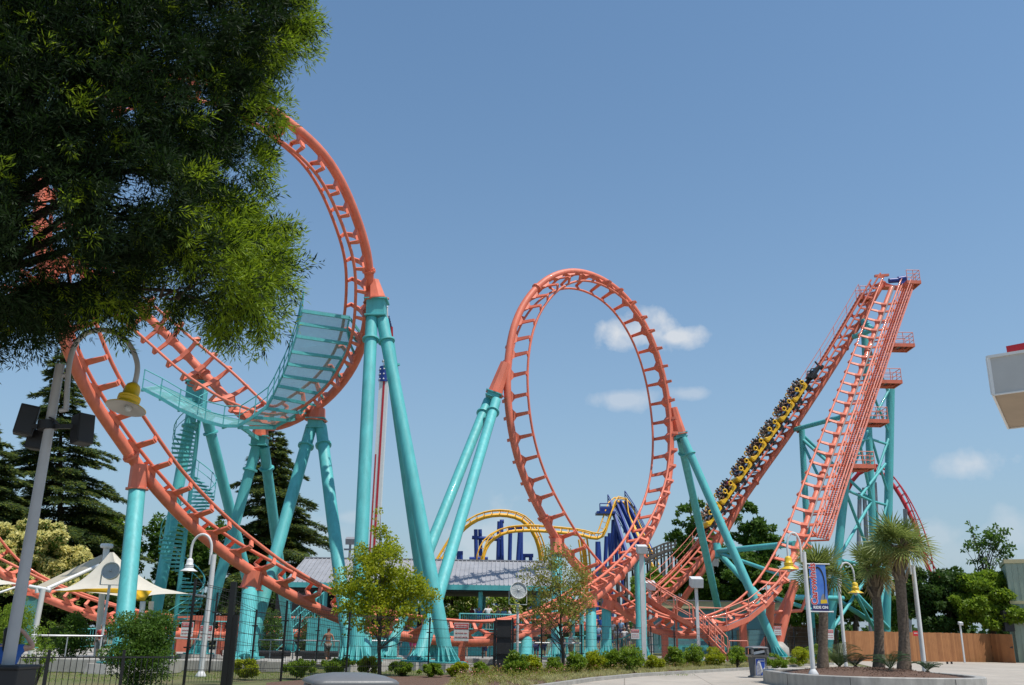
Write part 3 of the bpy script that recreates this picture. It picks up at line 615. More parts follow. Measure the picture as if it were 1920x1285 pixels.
walkway(sB0+1, S_END-.2, sgB, 1.36, .85, 'pale coral stair with lattice handrails up the right side of the right lift hill', inner_rail=True, stringers=5)
# second trough and hydraulic line between the rails of the right lift hill
b = MB(); b2 = MB()
for i in range(int(sB0/.25)+8, len(TP)-5, 3):
    a, c = i, min(i+3, len(TP)-1); off = sgB*.42
    b.bar(Vector(TP[a]+TU[a]*.72+TS[a]*off), Vector(TP[c]+TU[c]*.72+TS[c]*off), .10, .06); off = sgB*1.12
    b2.bar(Vector(TP[a]+TU[a]*.9+TS[a]*off), Vector(TP[c]+TU[c]*.9+TS[c]*off), .07, .12)
b.build('chain_trough', 'trough_grey', track); b2.build('side_beam', 'coral_pale', track)
# service platforms
ords = ['topmost', 'second', 'third', 'fourth', 'lowest']
def service_platform(c, w, d, label):
    t = wthing('service_platform', label, 'platform', c, 'coral service platforms hung on the right lift hill'); c = Vector(c)
    b = MB(); b.box(c, (w, d, .05)); b.build('deck', 'grating', t)
    b = MB()
    for sx in (-1, 1): b.box(c+Vector((sx*(w/2), 0, -.14)), (.12, d+.12, .34))
    for sy in (-1, 1): b.box(c+Vector((0, sy*(d/2), -.14)), (w-.12, .10, .338))
    for x in (-.25, .1, .35): b.box(c+Vector((x*w, 0, -.16)), (.08, d-.1, .2))
    b.bar(c+Vector((-w/2, 0, -.5)), c+Vector((w*.35, 0, -.3)), .1, .14); b.build('frame', 'coral', t)
    b = MB(); y0 = d/2; pts = [c+Vector(q) for q in ((-w/2, -y0, 0), (0, -y0, 0), (w/2, -y0, 0), (w/2, 0, 0), (w/2, y0, 0), (0, y0, 0), (-w/2, y0, 0))]; rail_run(b, pts, 1.15, .035, 1, 2); b.build('railing', 'coral_pale', t)
for i, (x, y, Y) in enumerate(((1706, 533, 87.2), (1687, 650, 85.8), (1663, 718, 84.3), (1637, 791, 82), (1611, 875, 79.6))):
    service_platform(P(x, y, Y), 2.0 if i else 1.3, 1.9, '%s of the coral railed platforms jutting right from the lift hill' % ords[i])
service_platform(P(1621, 560, 89.6), 1.2, 1.2, 'small coral railed platform at the head of the left lift hill')
mo = wthing('winch_motor', 'dark blue drive motor between the tops of the two lift hills', 'motor', P(1685, 530, 87.5))
p = P(1678, 527, 87.5); b = MB(); b.tube([p-Vector((.6, 0, 0)), p+Vector((.4, 0, .1))], .26, 12); b.build('gearbox', 'navy', mo); b = MB(); b.tube([p+Vector((.35, 0, .15)), p+Vector((1.1, 0, .3))], .32, 12); b.box(p+Vector((.7, 0, -.2)), (.5, .5, .4)); b.build('housing', 'navy', mo)
b = MB(); p = P(1680, 540, 87.6); b.box(p, (2.6, 1.0, .16)); b.bar(P(1640, 518, 88.2), P(1666, 516, 88.2), .3, .22); b.bar(P(1651, 530, 88), P(1697, 546, 86.5), .2, .3); b.bar(P(1637, 543, 88.4), P(1655, 526, 88), .12, .12)
wsingle(b, 'top_frame', 'coral', p, 'coral cross frame tying the tops of the two lift hills together', 'frame')

# ---------------------------------------------------------------- ACCESS WALK AND STAIRS AT THE FOOT OF THE LIFTS
ac = wthing('access_stairs', 'coral metal stairs and catwalk with handrails descending toward the shrubs', 'stairs', GX(1340, 62))
wA = [P(1196, 1108, 64), P(1209, 1120, 63.5), P(1240, 1140, 62.8), P(1270, 1158, 62), P(1300, 1174, 61.6)]
b = MB(); b2 = MB(); b3 = MB()
for i in range(len(wA)-1):
    for dy in (0, 1.1): b.bar(wA[i]+Vector((0, dy, 0)), wA[i+1]+Vector((0, dy, 0)), .06, .28)
    b2.add([wA[i]+Vector((0, 0, .02)), wA[i+1]+Vector((0, 0, .02)), wA[i+1]+Vector((0, 1.1, .02)), wA[i]+Vector((0, 1.1, .02))], [(0, 1, 2, 3)])
    MB()
rail_run(b3, wA, 1.3, .035); rail_run(b3, [p+Vector((0, 1.1, 0)) for p in wA], 1.3, .035)
top = P(1308, 1176, 61.5); ft = G(1366, 1238); ft = Vector((ft.x, 58.5, .1)); ft = P(1366, 1236, 58.5)
for dy in (0, 1.1): b.bar(top+Vector((0, dy, 0)), ft+Vector((0, dy, 0)), .06, .30)
for i in range(12):
    c = lerp(top, ft, (i+.5)/12); b2.box(c+Vector((0, .55, 0)), (.26, 1.02, .04))
sp = [lerp(top, ft, q/5) for q in range(6)]
for dy in (0, 1.1): rail_run(b3, [p+Vector((0, dy, 0)) for p in sp], 1.25, .035)
rail_run(b3, [ft+Vector((.1, 0, -.2)), ft+Vector((1.2, 0, -.2))], 1.25, .035)
wB = [P(1302, 1174, 62.6), P(1357, 1176, 63), P(1399, 1158, 64), P(1432, 1131, 65), P(1458, 1100, 66.3)]
for i in range(len(wB)-1):
    for dy in (0, -.9): b.bar(wB[i]+Vector((0, dy, -.1)), wB[i+1]+Vector((0, dy, -.1)), .06, .3)
    b2.add([wB[i]+Vector((0, 0, .06)), wB[i+1]+Vector((0, 0, .06)), wB[i+1]+Vector((0, -.9, .06)), wB[i]+Vector((0, -.9, .06))], [(0, 1, 2, 3)])
rail_run(b3, [p+Vector((0, -.9, 0)) for p in wB], 1.15, .035)
for p in (wA[1], wA[3], wB[1], wB[2]): b.bar(p+Vector((0, .5, -.1)), (p.x, p.y+.5, .05), .12, .12)
b.build('stringer', 'coral', ac); b2.build('tread', 'grating', ac, recalc=False); b3.build('handrail', 'coral_pale', ac)

# ---------------------------------------------------------------- FIGURES
def skin_mesh(V, E, sub=1):
    me = bpy.data.meshes.new('figure'); ids = list(V); me.from_pydata([V[i][0] for i in ids], [(ids.index(a), ids.index(b)) for a, b in E], [])
    o = bpy.data.objects.new('figure', me); COL.objects.link(o); md = o.modifiers.new('s', 'SKIN'); md.use_smooth_shade = True
    if not me.skin_vertices: me.skin_vertices.new() if hasattr(me.skin_vertices, 'new') else None
    for i, k_ in enumerate(ids):
        r = V[k_][1]; me.skin_vertices[0].data[i].radius = (r, r); me.skin_vertices[0].data[i].use_root = (i == 0)
    if sub: ss = o.modifiers.new('u', 'SUBSURF'); ss.levels = sub; ss.render_levels = sub
    bpy.context.view_layer.update(); dg = bpy.context.evaluated_depsgraph_get(); r = bpy.data.meshes.new_from_object(o.evaluated_get(dg)); bpy.data.objects.remove(o)
    for p in r.polygons: p.use_smooth = True
    return r
def skeleton(pose):
    J = dict(pelvis=((0, 0, .95), .125), belly=((0, .01, 1.10), .115), chest=((0, 0, 1.30), .135), neck=((0, 0, 1.47), .055), jaw=((0, .025, 1.555), .066), head=((0, 0, 1.645), .092), crown=((0, -.01, 1.69), .075), nose=((0, .105, 1.60), .013))
    for s, n_ in ((-1, 'l'), (1, 'r')):
        J['ear'+n_] = ((s*.085, -.005, 1.615), .014)
        J['sho'+n_] = ((s*.17, 0, 1.40), .058); J['elb'+n_] = ((s*.24, -.03, 1.12), .042); J['wri'+n_] = ((s*.25, .05, .88), .027); J['pal'+n_] = ((s*.25, .07, .815), .033)
        J['hip'+n_] = ((s*.085, 0, .90), .092); J['kne'+n_] = ((s*.10, .02, .50), .058); J['ank'+n_] = ((s*.10, -.02, .09), .040); J['toe'+n_] = ((s*.115, .13, .035), .032)
    for k_, v in pose.items(): J[k_] = (v, J[k_][1])
    E = [('pelvis', 'belly'), ('belly', 'chest'), ('chest', 'neck'), ('neck', 'jaw'), ('jaw', 'head'), ('head', 'crown'), ('head', 'nose')]
    for n_ in 'lr':
        E += [('head', 'ear'+n_), ('chest', 'sho'+n_), ('sho'+n_, 'elb'+n_), ('elb'+n_, 'wri'+n_), ('wri'+n_, 'pal'+n_), ('pelvis', 'hip'+n_), ('hip'+n_, 'kne'+n_), ('kne'+n_, 'ank'+n_), ('ank'+n_, 'toe'+n_)]
        pal = Vector(J['pal'+n_][0]); d = (pal-Vector(J['wri'+n_][0])).normalized(); sx = Vector((0, 1, 0)) if abs(d.y) < .8 else Vector((1, 0, 0)); sx = (sx-d*sx.dot(d)).normalized(); cu = d.cross(sx)
        for q in range(4):
            a = pal+sx*(q-1.5)*.019+d*.045; ln = (.030, .036, .034, .026)[q]; J['f%s%d' % (n_, q)] = (tuple(a), .0088); J['g%s%d' % (n_, q)] = (tuple(a+d*ln+cu*.010), .0075); E += [('pal'+n_, 'f%s%d' % (n_, q)), ('f%s%d' % (n_, q), 'g%s%d' % (n_, q))]
        a = pal+sx*.036+d*.005; J['t%s' % n_] = (tuple(a), .0095); J['u%s' % n_] = (tuple(a+d*.03+sx*.008), .0085); E += [('pal'+n_, 't%s' % n_), ('t%s' % n_, 'u%s' % n_)]
    return J, E
def shirt_of(J, sleeve=.5):
    V = {}
    g = lambda k_, e=.018: (J[k_][0], J[k_][1]+e)
    V['chest'] = g('chest', .016); V['belly'] = g('belly', .02); V['hem'] = (tuple(Vector(J['pelvis'][0])+(Vector(J['belly'][0])-Vector(J['pelvis'][0]))*.15), .148); V['col'] = (tuple(Vector(J['chest'][0]).lerp(Vector(J['neck'][0]), .7)), .068)
    E = [('chest', 'belly'), ('belly', 'hem'), ('chest', 'col')]
    for n_ in 'lr': V['s'+n_] = g('sho'+n_, .016); V['e'+n_] = (tuple(Vector(J['sho'+n_][0]).lerp(Vector(J['elb'+n_][0]), sleeve)), .062); E += [('chest', 's'+n_), ('s'+n_, 'e'+n_)]
    return V, E
def legs_of(J, ln=.85):
    V = {'pelvis': (J['pelvis'][0], .145)}; E = []
    for n_ in 'lr':
        V['h'+n_] = (J['hip'+n_][0], .108); hp_, kn, an_ = (Vector(J[x+n_][0]) for x in ('hip', 'kne', 'ank'))
        if ln <= 1: V['k'+n_] = (tuple(hp_.lerp(kn, ln)), .085); E += [('pelvis', 'h'+n_), ('h'+n_, 'k'+n_)]
        else: V['k'+n_] = (tuple(kn), .072); V['a'+n_] = (tuple(kn.lerp(an_, .9)), .055); E += [('pelvis', 'h'+n_), ('h'+n_, 'k'+n_), ('k'+n_, 'a'+n_)]
    return V, E
def hair_of(J, long=False):
    h = Vector(J['head'][0]); c = Vector(J['crown'][0]); V = {'a': (tuple(h+Vector((0, -.02, .035))), .098), 'b': (tuple(h+Vector((0, -.045, -.02))), .078)}; E = [('a', 'b')]
    if long: V['c'] = (tuple(h+Vector((0, -.07, -.16))), .062); V['d'] = (tuple(h+Vector((0, -.08, -.30))), .035); E += [('b', 'c'), ('c', 'd')]
    return V, E
def shoes_of(J):
    V = {}; E = []
    for n_ in 'lr': a, t_ = Vector(J['ank'+n_][0]), Vector(J['toe'+n_][0]); V['a'+n_] = (tuple(a+Vector((0, 0, -.03))), .052); V['t'+n_] = (tuple(t_+(t_-a).normalized()*.02), .042); E.append(('a'+n_, 't'+n_))
    return V, E
FIG = {}
POSE = {
 'stand': {}, 
 'walk': dict(kner=(.10, .16, .53), ankr=(.10, .10, .12), toer=(.11, .27, .10), knel=(-.10, -.06, .50), ankl=(-.10, -.34, .14), toel=(-.11, -.24, .05), elbl=(-.24, .10, 1.14), wril=(-.23, .26, .98), pall=(-.23, .30, .93), elbr=(.24, -.16, 1.14), wrir=(.25, -.20, .89), palr=(.25, -.21, .83)),
 'lean': dict(elbl=(-.27, .12, 1.16), wril=(-.16, .34, 1.10), pall=(-.12, .40, 1.10), elbr=(.27, .12, 1.16), wrir=(.16, .34, 1.10), palr=(.12, .40, 1.10), head=(0, .03, 1.64), crown=(0, .03, 1.69)),
 'hip': dict(elbl=(-.36, -.08, 1.17), wril=(-.20, .02, 1.02), pall=(-.15, .05, 1.0), elbr=(.36, -.08, 1.17), wrir=(.20, .02, 1.02), palr=(.15, .05, 1.0)),
 'raise': dict(elbr=(.36, .0, 1.42), wrir=(.20, .04, 1.60), palr=(.14, .04, 1.65)),
 'ride': dict(pelvis=(0, 0, .12), belly=(0, -.01, .28), chest=(0, 0, .48), neck=(0, 0, .65), jaw=(0, .025, .735), head=(0, 0, .825), crown=(0, -.01, .87), nose=(0, .105, .78), earl=(-.085, 0, .80), earr=(.085, 0, .80), shol=(-.17, 0, .58), shor=(.17, 0, .58),
              elbl=(-.23, .08, .36), elbr=(.23, .08, .36), wril=(-.15, .26, .46), wrir=(.15, .26, .46), pall=(-.14, .29, .52), palr=(.14, .29, .52), hipl=(-.09, .04, .10), hipr=(.09, .04, .10), knel=(-.11, .42, .14), kner=(.11, .42, .14),
              ankl=(-.11, .52, -.26), ankr=(.11, .52, -.26), toel=(-.11, .66, -.30), toer=(.11, .66, -.30)),
}
POSE['ride_up'] = dict(POSE['ride'], elbl=(-.30, .06, .80), elbr=(.30, .06, .80), wril=(-.24, .10, 1.04), wrir=(.24, .10, 1.04), pall=(-.23, .11, 1.10), palr=(.23, .11, 1.10))
def fig_meshes(pose, longhair, legs, sleeve):
    key = (pose, longhair, legs, sleeve)
    if key not in FIG:
        J, E = skeleton(POSE[pose]); b = MB(); h = Vector(J['head'][0])
        for s in (-1, 1): b.ball(h+Vector((s*.034, .082, .0)), .012, 8)
        em = b.build('eyes', 'eye'); eme = em.data; bpy.data.objects.remove(em)
        FIG[key] = (skin_mesh(J, E, 1), skin_mesh(*shirt_of(J, sleeve)) if sleeve else None, skin_mesh(*legs_of(J, legs)), skin_mesh(*hair_of(J, longhair)), skin_mesh(*shoes_of(J)), eme)
    return FIG[key]
def person(label, loc, rz, pose='stand', shirt='white', legs='khaki', skin='skin_light', hair='hair', longhair=False, leglen=.85, sleeve=.5, scale=1.0, group=None, matrix=None, shoes='black'):
    ms = fig_meshes(pose, longhair, leglen, sleeve)
    def ob(nm, me, mt, par):
        o = bpy.data.objects.new(nm, me); COL.objects.link(o)
        if not me.materials: me.materials.append(None)
        o.material_slots[0].link = 'OBJECT'; o.material_slots[0].material = M[mt]; o.parent = par; return o
    body = ob('person', ms[0], skin, None)
    if ms[1] is not None: ob('shirt', ms[1], 'cloth_'+shirt, body)
    ob('shorts' if leglen <= 1 else 'trousers', ms[2], 'cloth_'+legs, body); ob('hair', ms[3], hair, body); ob('shoes', ms[4], 'cloth_'+shoes, body); ob('eyes', ms[5], 'eye', body)
    if matrix is not None: body.matrix_world = matrix
    else: body.location = loc; body.rotation_euler = (0, 0, rz); body.scale = (scale,)*3
    tag(body, label, 'person', group); return body

# ---------------------------------------------------------------- TRAIN
def car_parts(parent, nose=False):
    b = MB()
    for sx in (-1, 1):
        prof = [(-1.05, .42), (-1.10, .72), (-.85, .78), (-.55, .60), (.55, .56), (.80, .66), (1.02, .80), (1.12, .60), (1.02, .34), (-.9, .30)]
        b.prism([(sx*.80, y, z) for y, z in prof], (-sx*.07, 0, 0))
    b.box((0, 0, .34), (1.45, 2.0, .08))
    cw = [(.86, .34), (.80, .62), (.98, .86), (1.10, .80), (1.22, .52), (1.12, .30)]
    b.prism([(-.77, y, z) for y, z in cw], (1.54, 0, 0)); b.build('body', 'train_yellow', parent, bevel=.02)
    for sx in (-1, 1):
        for y in (-.86, .10):
            b = MB(); c = Vector((sx*.86, y+.02, .98)); b.tube([c+Vector((0, math.cos(a)*.19, math.sin(a)*.19)) for a in [q*PI/4 for q in range(8)]], .065, 7, closed=True); b.bar(c+Vector((0, 0, -.19)), c+Vector((0, .0, -.45)), .08, .14); b.build('side_guard', 'train_yellow', parent)
            b = MB(); b.box((sx*.37, y, .56), (.50, .46, .14)); b.box((sx*.37, y-.30, .92), (.36, .10, .66), Matrix.Rotation(.12, 3, 'X')); b.box((sx*.37, y-.33, 1.36), (.20, .09, .18)); b.build('seat', 'black_plastic', parent, bevel=.03)
            b = MB()
            for q in (-1, 1): b.tube([(sx*.37+q*.13, y-.24, 1.22), (sx*.37+q*.13, y+.02, 1.24), (sx*.37+q*.12, y+.16, 1.06), (sx*.37+q*.10, y+.24, .84)], .032, 6)
            b.tube([(sx*.37-.11, y+.24, .84), (sx*.37+.11, y+.24, .84)], .035, 6); b.build('shoulder_restraint', 'black_plastic', parent)
            yy = .86 if y > 0 else -.86
            b = MB(); b.box((sx*.74, yy, .16), (.12, .62, .20))
            for w in (-.2, .2): b.tube([(sx*.66, yy+w, .20), (sx*.82, yy+w, .20)], .11, 10); b.tube([(sx*.66, yy+w, -.17), (sx*.82, yy+w, -.17)], .08, 10)
            b.tube([(sx*.92, yy, .02), (sx*.92, yy, -.02)], .09, 10); b.bar((sx*.86, yy, .15), (sx*.88, yy, -.2), .05, .3, (0, 1, 0)); b.build('wheel_carrier', 'black', parent)
    b = MB(); b.bar((0, -1.35, .22), (0, 1.2, .22), .14, .14); b.build('coupling', 'black', parent)
car0 = thing('train_car', 'x', 'train car', group='yellow cars of the coaster train'); car_parts(car0)
sTop = s_near(P(1492, 745, 86.3), 0, 60); sBot = s_near(P(1345, 955, 84.4), 0, 60)
pitch = 2.42; cars = []
cord = ['topmost', 'second', 'third', 'fourth', 'fifth', 'sixth', 'lowest']
shirts = ['black', 'white', 'blue', 'red', 'grey', 'navy', 'sky', 'black', 'khaki', 'pink']; skins = ['skin_tan', 'skin_brown', 'skin_light']
s_first = s_near(P(1514, 752, 86.4), 0, 60)
sa = s_near(P(1516, 757, 86.3), 0, 60); sb = s_near(P(1357, 992, 84.1), 0, 60)
print('TRAIN', sa, sb, (sb-sa)/6)
step = (sb-sa)/6
for i in range(7):
    c = car0 if i == 0 else copy_tree(car0); s = sa+step*i; m = fm(s); m.translation = m.translation+(m.to_3x3() @ Vector((0, 0, RH+.05))); c.matrix_world = m @ Matrix.Diagonal((1.18, 1, 1, 1))
    tag(c, '%s of the seven yellow train cars on the left lift hill' % cord[i] if i not in (0, 6) else ('topmost yellow train car, just below the black catch car' if i == 0 else 'lowest yellow train car, its nose pointing down the left lift hill'), 'train car', 'yellow cars of the coaster train')
    for r_, y in (('front', .10), ('back', -.86)):
        for q_, x in (('near', 1), ('far', -1)):
            xx = x*(-1 if TS[40][1] > 0 else 1)*.43
            pm = m @ Matrix.Translation((xx, y-.06, .58)); rnd = random.random()
            person('rider in the %s row, %s seat, of the %s yellow train car' % (r_, q_, cord[i]), None, 0, random.choice(['ride', 'ride', 'ride_up']) if False else 'ride', random.choice(shirts), random.choice(['navy', 'khaki', 'black', 'sky']), random.choice(skins), random.choice(['hair', 'hair', 'hair_brown']), longhair=random.random() < .3, leglen=.85, group='riders in the yellow train', matrix=pm)
# catch car
cc = thing('catch_car', 'black catch car hooked above the topmost yellow train car', 'catch car'); s = sa-2.9; m = fm(s); m.translation = m.translation+(m.to_3x3() @ Vector((0, 0, RH))); cc.matrix_world = m @ Matrix.Diagonal((1.18, 1, 1, 1))
b = MB(); b.box((0, 0, .30), (.9, 1.7, .30)); b.box((0, .5, .55), (.5, .7, .25)); b.bar((-.3, -.8, .3), (.2, -1.3, .75), .15, .2); b.bar((0, .8, .3), (.1, 1.3, .5), .18, .2); b.build('body', 'black', cc, bevel=.03)
for sx in (-1, 1):
    for y in (-.6, .6):
        b = MB(); b.box((sx*.7, y, .15), (.14, .5, .3)); b.tube([(sx*.62, y, .15), (sx*.82, y, .15)], .14, 10); b.build('wheel_carrier', 'black', cc)
b = MB(); b.tube([(.2, -.3, .45), (.45, -.1, .8), (.2, .4, .7)], .06, 6); b.tube([(-.2, -.5, .45), (-.35, 0, .85), (-.1, .5, .6)], .06, 6); b.build('hose', 'black', cc)
# ---------------------------------------------------------------- STATION
stn = wthing('station_building', 'open station with long grey ribbed metal roof and turquoise trim behind the coaster', 'station', GX(780, 70))
Ye, Yr = 66.0, 71.0
ea, eb = P(533, 1081, Ye), P(1066, 1110, Ye); ez = (ea.z+eb.z)/2; ea.z = eb.z = 4.75
ra, rb_ = P(572, 1046, Yr), P(1046, 1076, Yr); ra.z = rb_.z = 6.75
ba, bb = Vector((ea.x, 76, 4.75)), Vector((eb.x, 76, 4.75))
b = MB(); th = Vector((0, 0, .10))
b.add([ea, eb, rb_, ra, ba, bb], [(0, 1, 2, 3), (3, 2, 5, 4), (0, 3, 4), (1, 5, 2)]); rf = b.build('roof', 'roof', stn)
b = MB(); nseam = 62
for i in range(nseam+1):
    x = ea.x+(eb.x-ea.x)*i/nseam
    f = 1.0
    if x < ra.x: f = (x-ea.x)/(ra.x-ea.x)
    if x > rb_.x: f = (eb.x-x)/(eb.x-rb_.x)
    if f > .02: b.bar((x, Ye, 4.78), (x, Ye+(Yr-Ye)*f, 4.78+2.0*f), .05, .07)
for i in range(10):
    y = Ye+(76-Ye)*(i+.5)/10; f = 1-abs(y-Yr)/(5.0); b.bar((ea.x, y, 4.78), (ea.x+(ra.x-ea.x)*f, y, 4.78+2.0*f), .05, .07)
b.bar(ra+th*.5, rb_+th*.5, .25, .08); b.build('standing_seams', 'roof', rf)
b = MB(); b.box(((ea.x+eb.x)/2, Ye-.05, 4.58), (eb.x-ea.x+.3, .1, .34)); b.box((ea.x-.1, 71, 4.58), (.1, 10.1, .34)); b.box((eb.x+.1, 71, 4.58), (.1, 10.1, .34)); b.build('fascia', 'teal', stn)
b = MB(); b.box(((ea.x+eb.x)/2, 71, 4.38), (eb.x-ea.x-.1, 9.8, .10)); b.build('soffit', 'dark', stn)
for x in (545, 610, 690, 780, 901, 1010, 1090):
    for Y in (Ye+.6, 75.4):
        p = P(x, 1120, Ye+.6); b = MB(); b.tube([(p.x, Y, 0), (p.x, Y, 4.4)], .16, 10); b.build('post', 'teal', stn)
dz = 1.7
b = MB(); xa, xb = P(640, 1150, Ye).x, P(1000, 1150, Ye).x; b.box(((xa+xb)/2, 70.5, dz-.15), (xb-xa, 9, .3)); b.build('platform', 'path', stn) if False else None
b = MB(); b.box(((xa+xb)/2, 70.5, dz/2), (xb-xa, 9.0, dz-.02)); b.build('platform', 'teal_dark', stn)
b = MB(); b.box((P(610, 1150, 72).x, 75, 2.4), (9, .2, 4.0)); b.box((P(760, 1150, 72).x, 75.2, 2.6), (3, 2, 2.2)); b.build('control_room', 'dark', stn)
def baluster_rail(name, pts, label, cat='railing', h=1.1, m='teal', sp=.14, group=None, r=.018, top=.045, low=.12):
    pts = [Vector(p) for p in pts]; t = wthing(name, label, cat, pts[0], group); b = MB(); b2 = MB(); b3 = MB()
    for p, q in zip(pts[:-1], pts[1:]):
        d = q-p; ln = d.length; n = max(1, int(ln/sp)); up = Vector((0, 0, h)); lo = Vector((0, 0, low))
        b.tube([p+up, q+up], top, 6); b.tube([p+lo, q+lo], top*.7, 6)
        for i in range(n):
            c = p+d*(i+.5)/n; b2.tube([c+lo, c+up], r, 4, caps=False)
        for i in range(max(1, int(ln/2.2))+1):
            c = p+d*i/max(1, int(ln/2.2)); b3 = MB().tube([c-Vector((0, 0, .0)), c+up*1.02], top*1.1, 6); b3.build('post', m, t)
    b.build('rail', m, t); b2.build('balusters', m, t); return t
def Pz(px, Y, z): p = P(px, 1150, Y); return Vector((p.x, Y, z))
baluster_rail('railing', [Pz(862, 64.5, 1.7), Pz(995, 65.5, 1.7)], 'turquoise baluster railing in front of the queue under the station roof')
baluster_rail('railing', [Pz(590, 62, 1.5), Pz(655, 62, 1.5)], 'turquoise baluster railing left of the young maple at the top of the stairs')
baluster_rail('railing', [Pz(505, 60, .15), Pz(590, 62, 2.9)], 'turquoise stair handrail slanting up to the station between bushes')
baluster_rail('railing', [Pz(522, 61.4, .15), Pz(604, 63.4, 2.9)], 'farther turquoise stair handrail slanting up to the station')
baluster_rail('railing', [Pz(143, 57, .3), Pz(240, 58, .5)], 'turquoise baluster railing behind the round bush at left')
baluster_rail('railing', [Pz(395, 58, .9), Pz(455, 59, .9)], 'turquoise railing in front of the coral machinery', sp=.4)
baluster_rail('railing', [Pz(1128, 66, .0), Pz(1165, 64.5, .25), Pz(1200, 63.8, .9), Pz(1235, 63.8, .9)], 'turquoise queue ramp railing beneath the loop crossing')
baluster_rail('railing', [Pz(1000, 66, 0), Pz(1125, 67, .5)], 'turquoise queue railing behind the sparse young tree')
b = MB(); b.box(P(620, 1200, 61)*1, (3.0, .3, 2.6)); wsingle(b, 'wall_panel', 'teal', GX(620, 61), 'plain turquoise panel wall behind the walking man', 'panel')
b = MB(); b.box(Pz(760, 60.5, .7), (7.6, .3, 1.4)); wsingle(b, 'wall_panel', 'teal_dark', GX(760, 60.5), 'low dark turquoise panel wall behind the young maple trunk', 'panel')
b = MB(); b.box(Pz(880, 61.5, .6), (4.6, .3, 1.2)); wsingle(b, 'wall_panel', 'teal_dark', GX(880, 61.5), 'low dark turquoise panel wall behind the black gate panel', 'panel')
# coral machinery in the far left station end
mc = wthing('transfer_machinery', 'coral steel machinery frame beyond the railing left of the short thick column', 'machinery', GX(410, 60))
b = MB(); c = Pz(410, 60, 0)
for dx in (-2.6, -1.2, .3, 1.9): b.box(c+Vector((dx, 0, 1.1)), (.25, .5, 2.2))
b.box(c+Vector((-.3, 0, 2.2)), (5.2, .6, .3)); b.build('frame', 'coral', mc)
b = MB(); b.tube([c+Vector((-2.5, -.3, 1.2)), c+Vector((2, -.3, 1.2))], .22, 10); b.box(c+Vector((.9, -.2, .8)), (.8, .6, .9)); b.box(c+Vector((-1.9, -.2, .6)), (.7, .6, .8)); b.build('cylinder', 'coral', mc)
# teal wheel stands under the loop exit
for i, (x, Y) in enumerate(((1245, 66), (1278, 66.2), (1311, 66.4), (1344, 66.6))):
    t = wthing('wheel_stand', '%s turquoise wheel stand in the row under the loop exit, counted from the left' % ['first', 'second', 'third', 'fourth'][i], 'wheel stand', Pz(x, Y, 0), 'turquoise wheel stands under the track'); c = Pz(x, Y, 0)
    b = MB(); b.box(c+Vector((0, 0, .45)), (.22, .3, .9)); b.box(c+Vector((0, 0, .95)), (1.1, .5, .14)); b.box(c+Vector((0, 0, 1.35)), (.8, .3, .10)); b.box(c+Vector((0, 0, .03)), (.6, .6, .06)); b.build('stand', 'teal', t)
    for dx in (-.28, .28): b = MB(); b.tube([c+Vector((dx, -.35, .80)), c+Vector((dx, .25, .80))], .18, 12); b.tube([c+Vector((dx, -.42, .80)), c+Vector((dx, -.35, .80))], .08, 8); b.build('wheel', 'teal', t)
# workshop behind the lift foot
ws = wthing('workshop_building', 'low pale turquoise building with cream fascia behind the foot of the lifts', 'building', Pz(1360, 92, 0))
x0, x1 = Pz(1225, 92, 0).x, Pz(1468, 92, 0).x
b = MB(); b.box(((x0+x1)/2, 95, 2.05), (x1-x0, 6, 4.1)); b.build('wall', mat('pale_turquoise_wall', (.16, .33, .36), .7, var=.05), ws)
b = MB(); b.box(((x0+x1)/2, 94.9, 4.45), (x1-x0+.5, 6.6, .7)); rf = b.build('roof', 'cream', ws); b = MB(); b.box(((x0+x1)/2, 94.9, 4.84), (x1-x0+.7, 6.8, .08)); b.build('roof_cap', 'grating', rf)
b = MB(); b.box(Pz(1390, 91.95, 1.1), (1.1, .08, 2.2)); b.build('door', mat('tan_door', (.35, .25, .15), .6), ws)
b = MB(); b.box(Pz(1453, 91.95, 1.9), (1.6, .08, 1.1)); w = b.build('window', 'cream', ws); b = MB(); b.box(Pz(1453, 91.9, 1.9), (1.35, .06, .85)); b.build('pane', 'glass_dim', w)

# ---------------------------------------------------------------- BACKGROUND RIDES
def bg_track(pts, off=(0, 0, 1.2), gauge=.6, r=.10, sp_r=.30, spacing=1.6, parent=None, m='track_yellow', up=None):
    pts = [Vector(p) for p in catmull([np.array(p) for p in pts], 8)]; A, S = resample(np.array([list(p) for p in pts]), spacing); T = unit(np.gradient(A, axis=0)); b = MB(); rl = [[], []]
    for i in range(len(A)):
        t = Vector(T[i]); u = Vector(up(Vector(A[i])) if up else (0, 0, 1)); u = (u-t*u.dot(t)).normalized(); s = t.cross(u); p = Vector(A[i])
        for j, sg in enumerate((-1, 1)): rl[j].append(p+u*1.0+s*sg*gauge)
        b.bar(p, p+u*1.0+s*gauge*1.1, .12, .12); b.bar(p, p+u*1.0-s*gauge*1.1, .12, .12)
    tag(b.build('lattice', m, parent), kind='stuff'); MB().tube([Vector(a) for a in A], sp_r, 8).build('spine', m, parent)
    for l_ in rl: MB().tube(l_, r, 6).build('rail', m, parent)
yc = wthing('yellow_coaster', 'distant yellow coaster track on deep blue supports seen through the loop', 'roller coaster', Pz(960, 200, 0))
arch = [P(822, 1062, 196), P(838, 1035, 197), P(862, 1000, 198), P(895, 975, 199), P(935, 966, 200), P(975, 974, 201), P(1000, 1000, 202), P(1012, 1035, 203), P(1014, 1075, 204), P(1010, 1110, 205)]
ac_ = P(930, 1060, 200); bg_track(arch, parent=yc, up=lambda p: p-ac_, sp_r=.42, gauge=.85, r=.17)
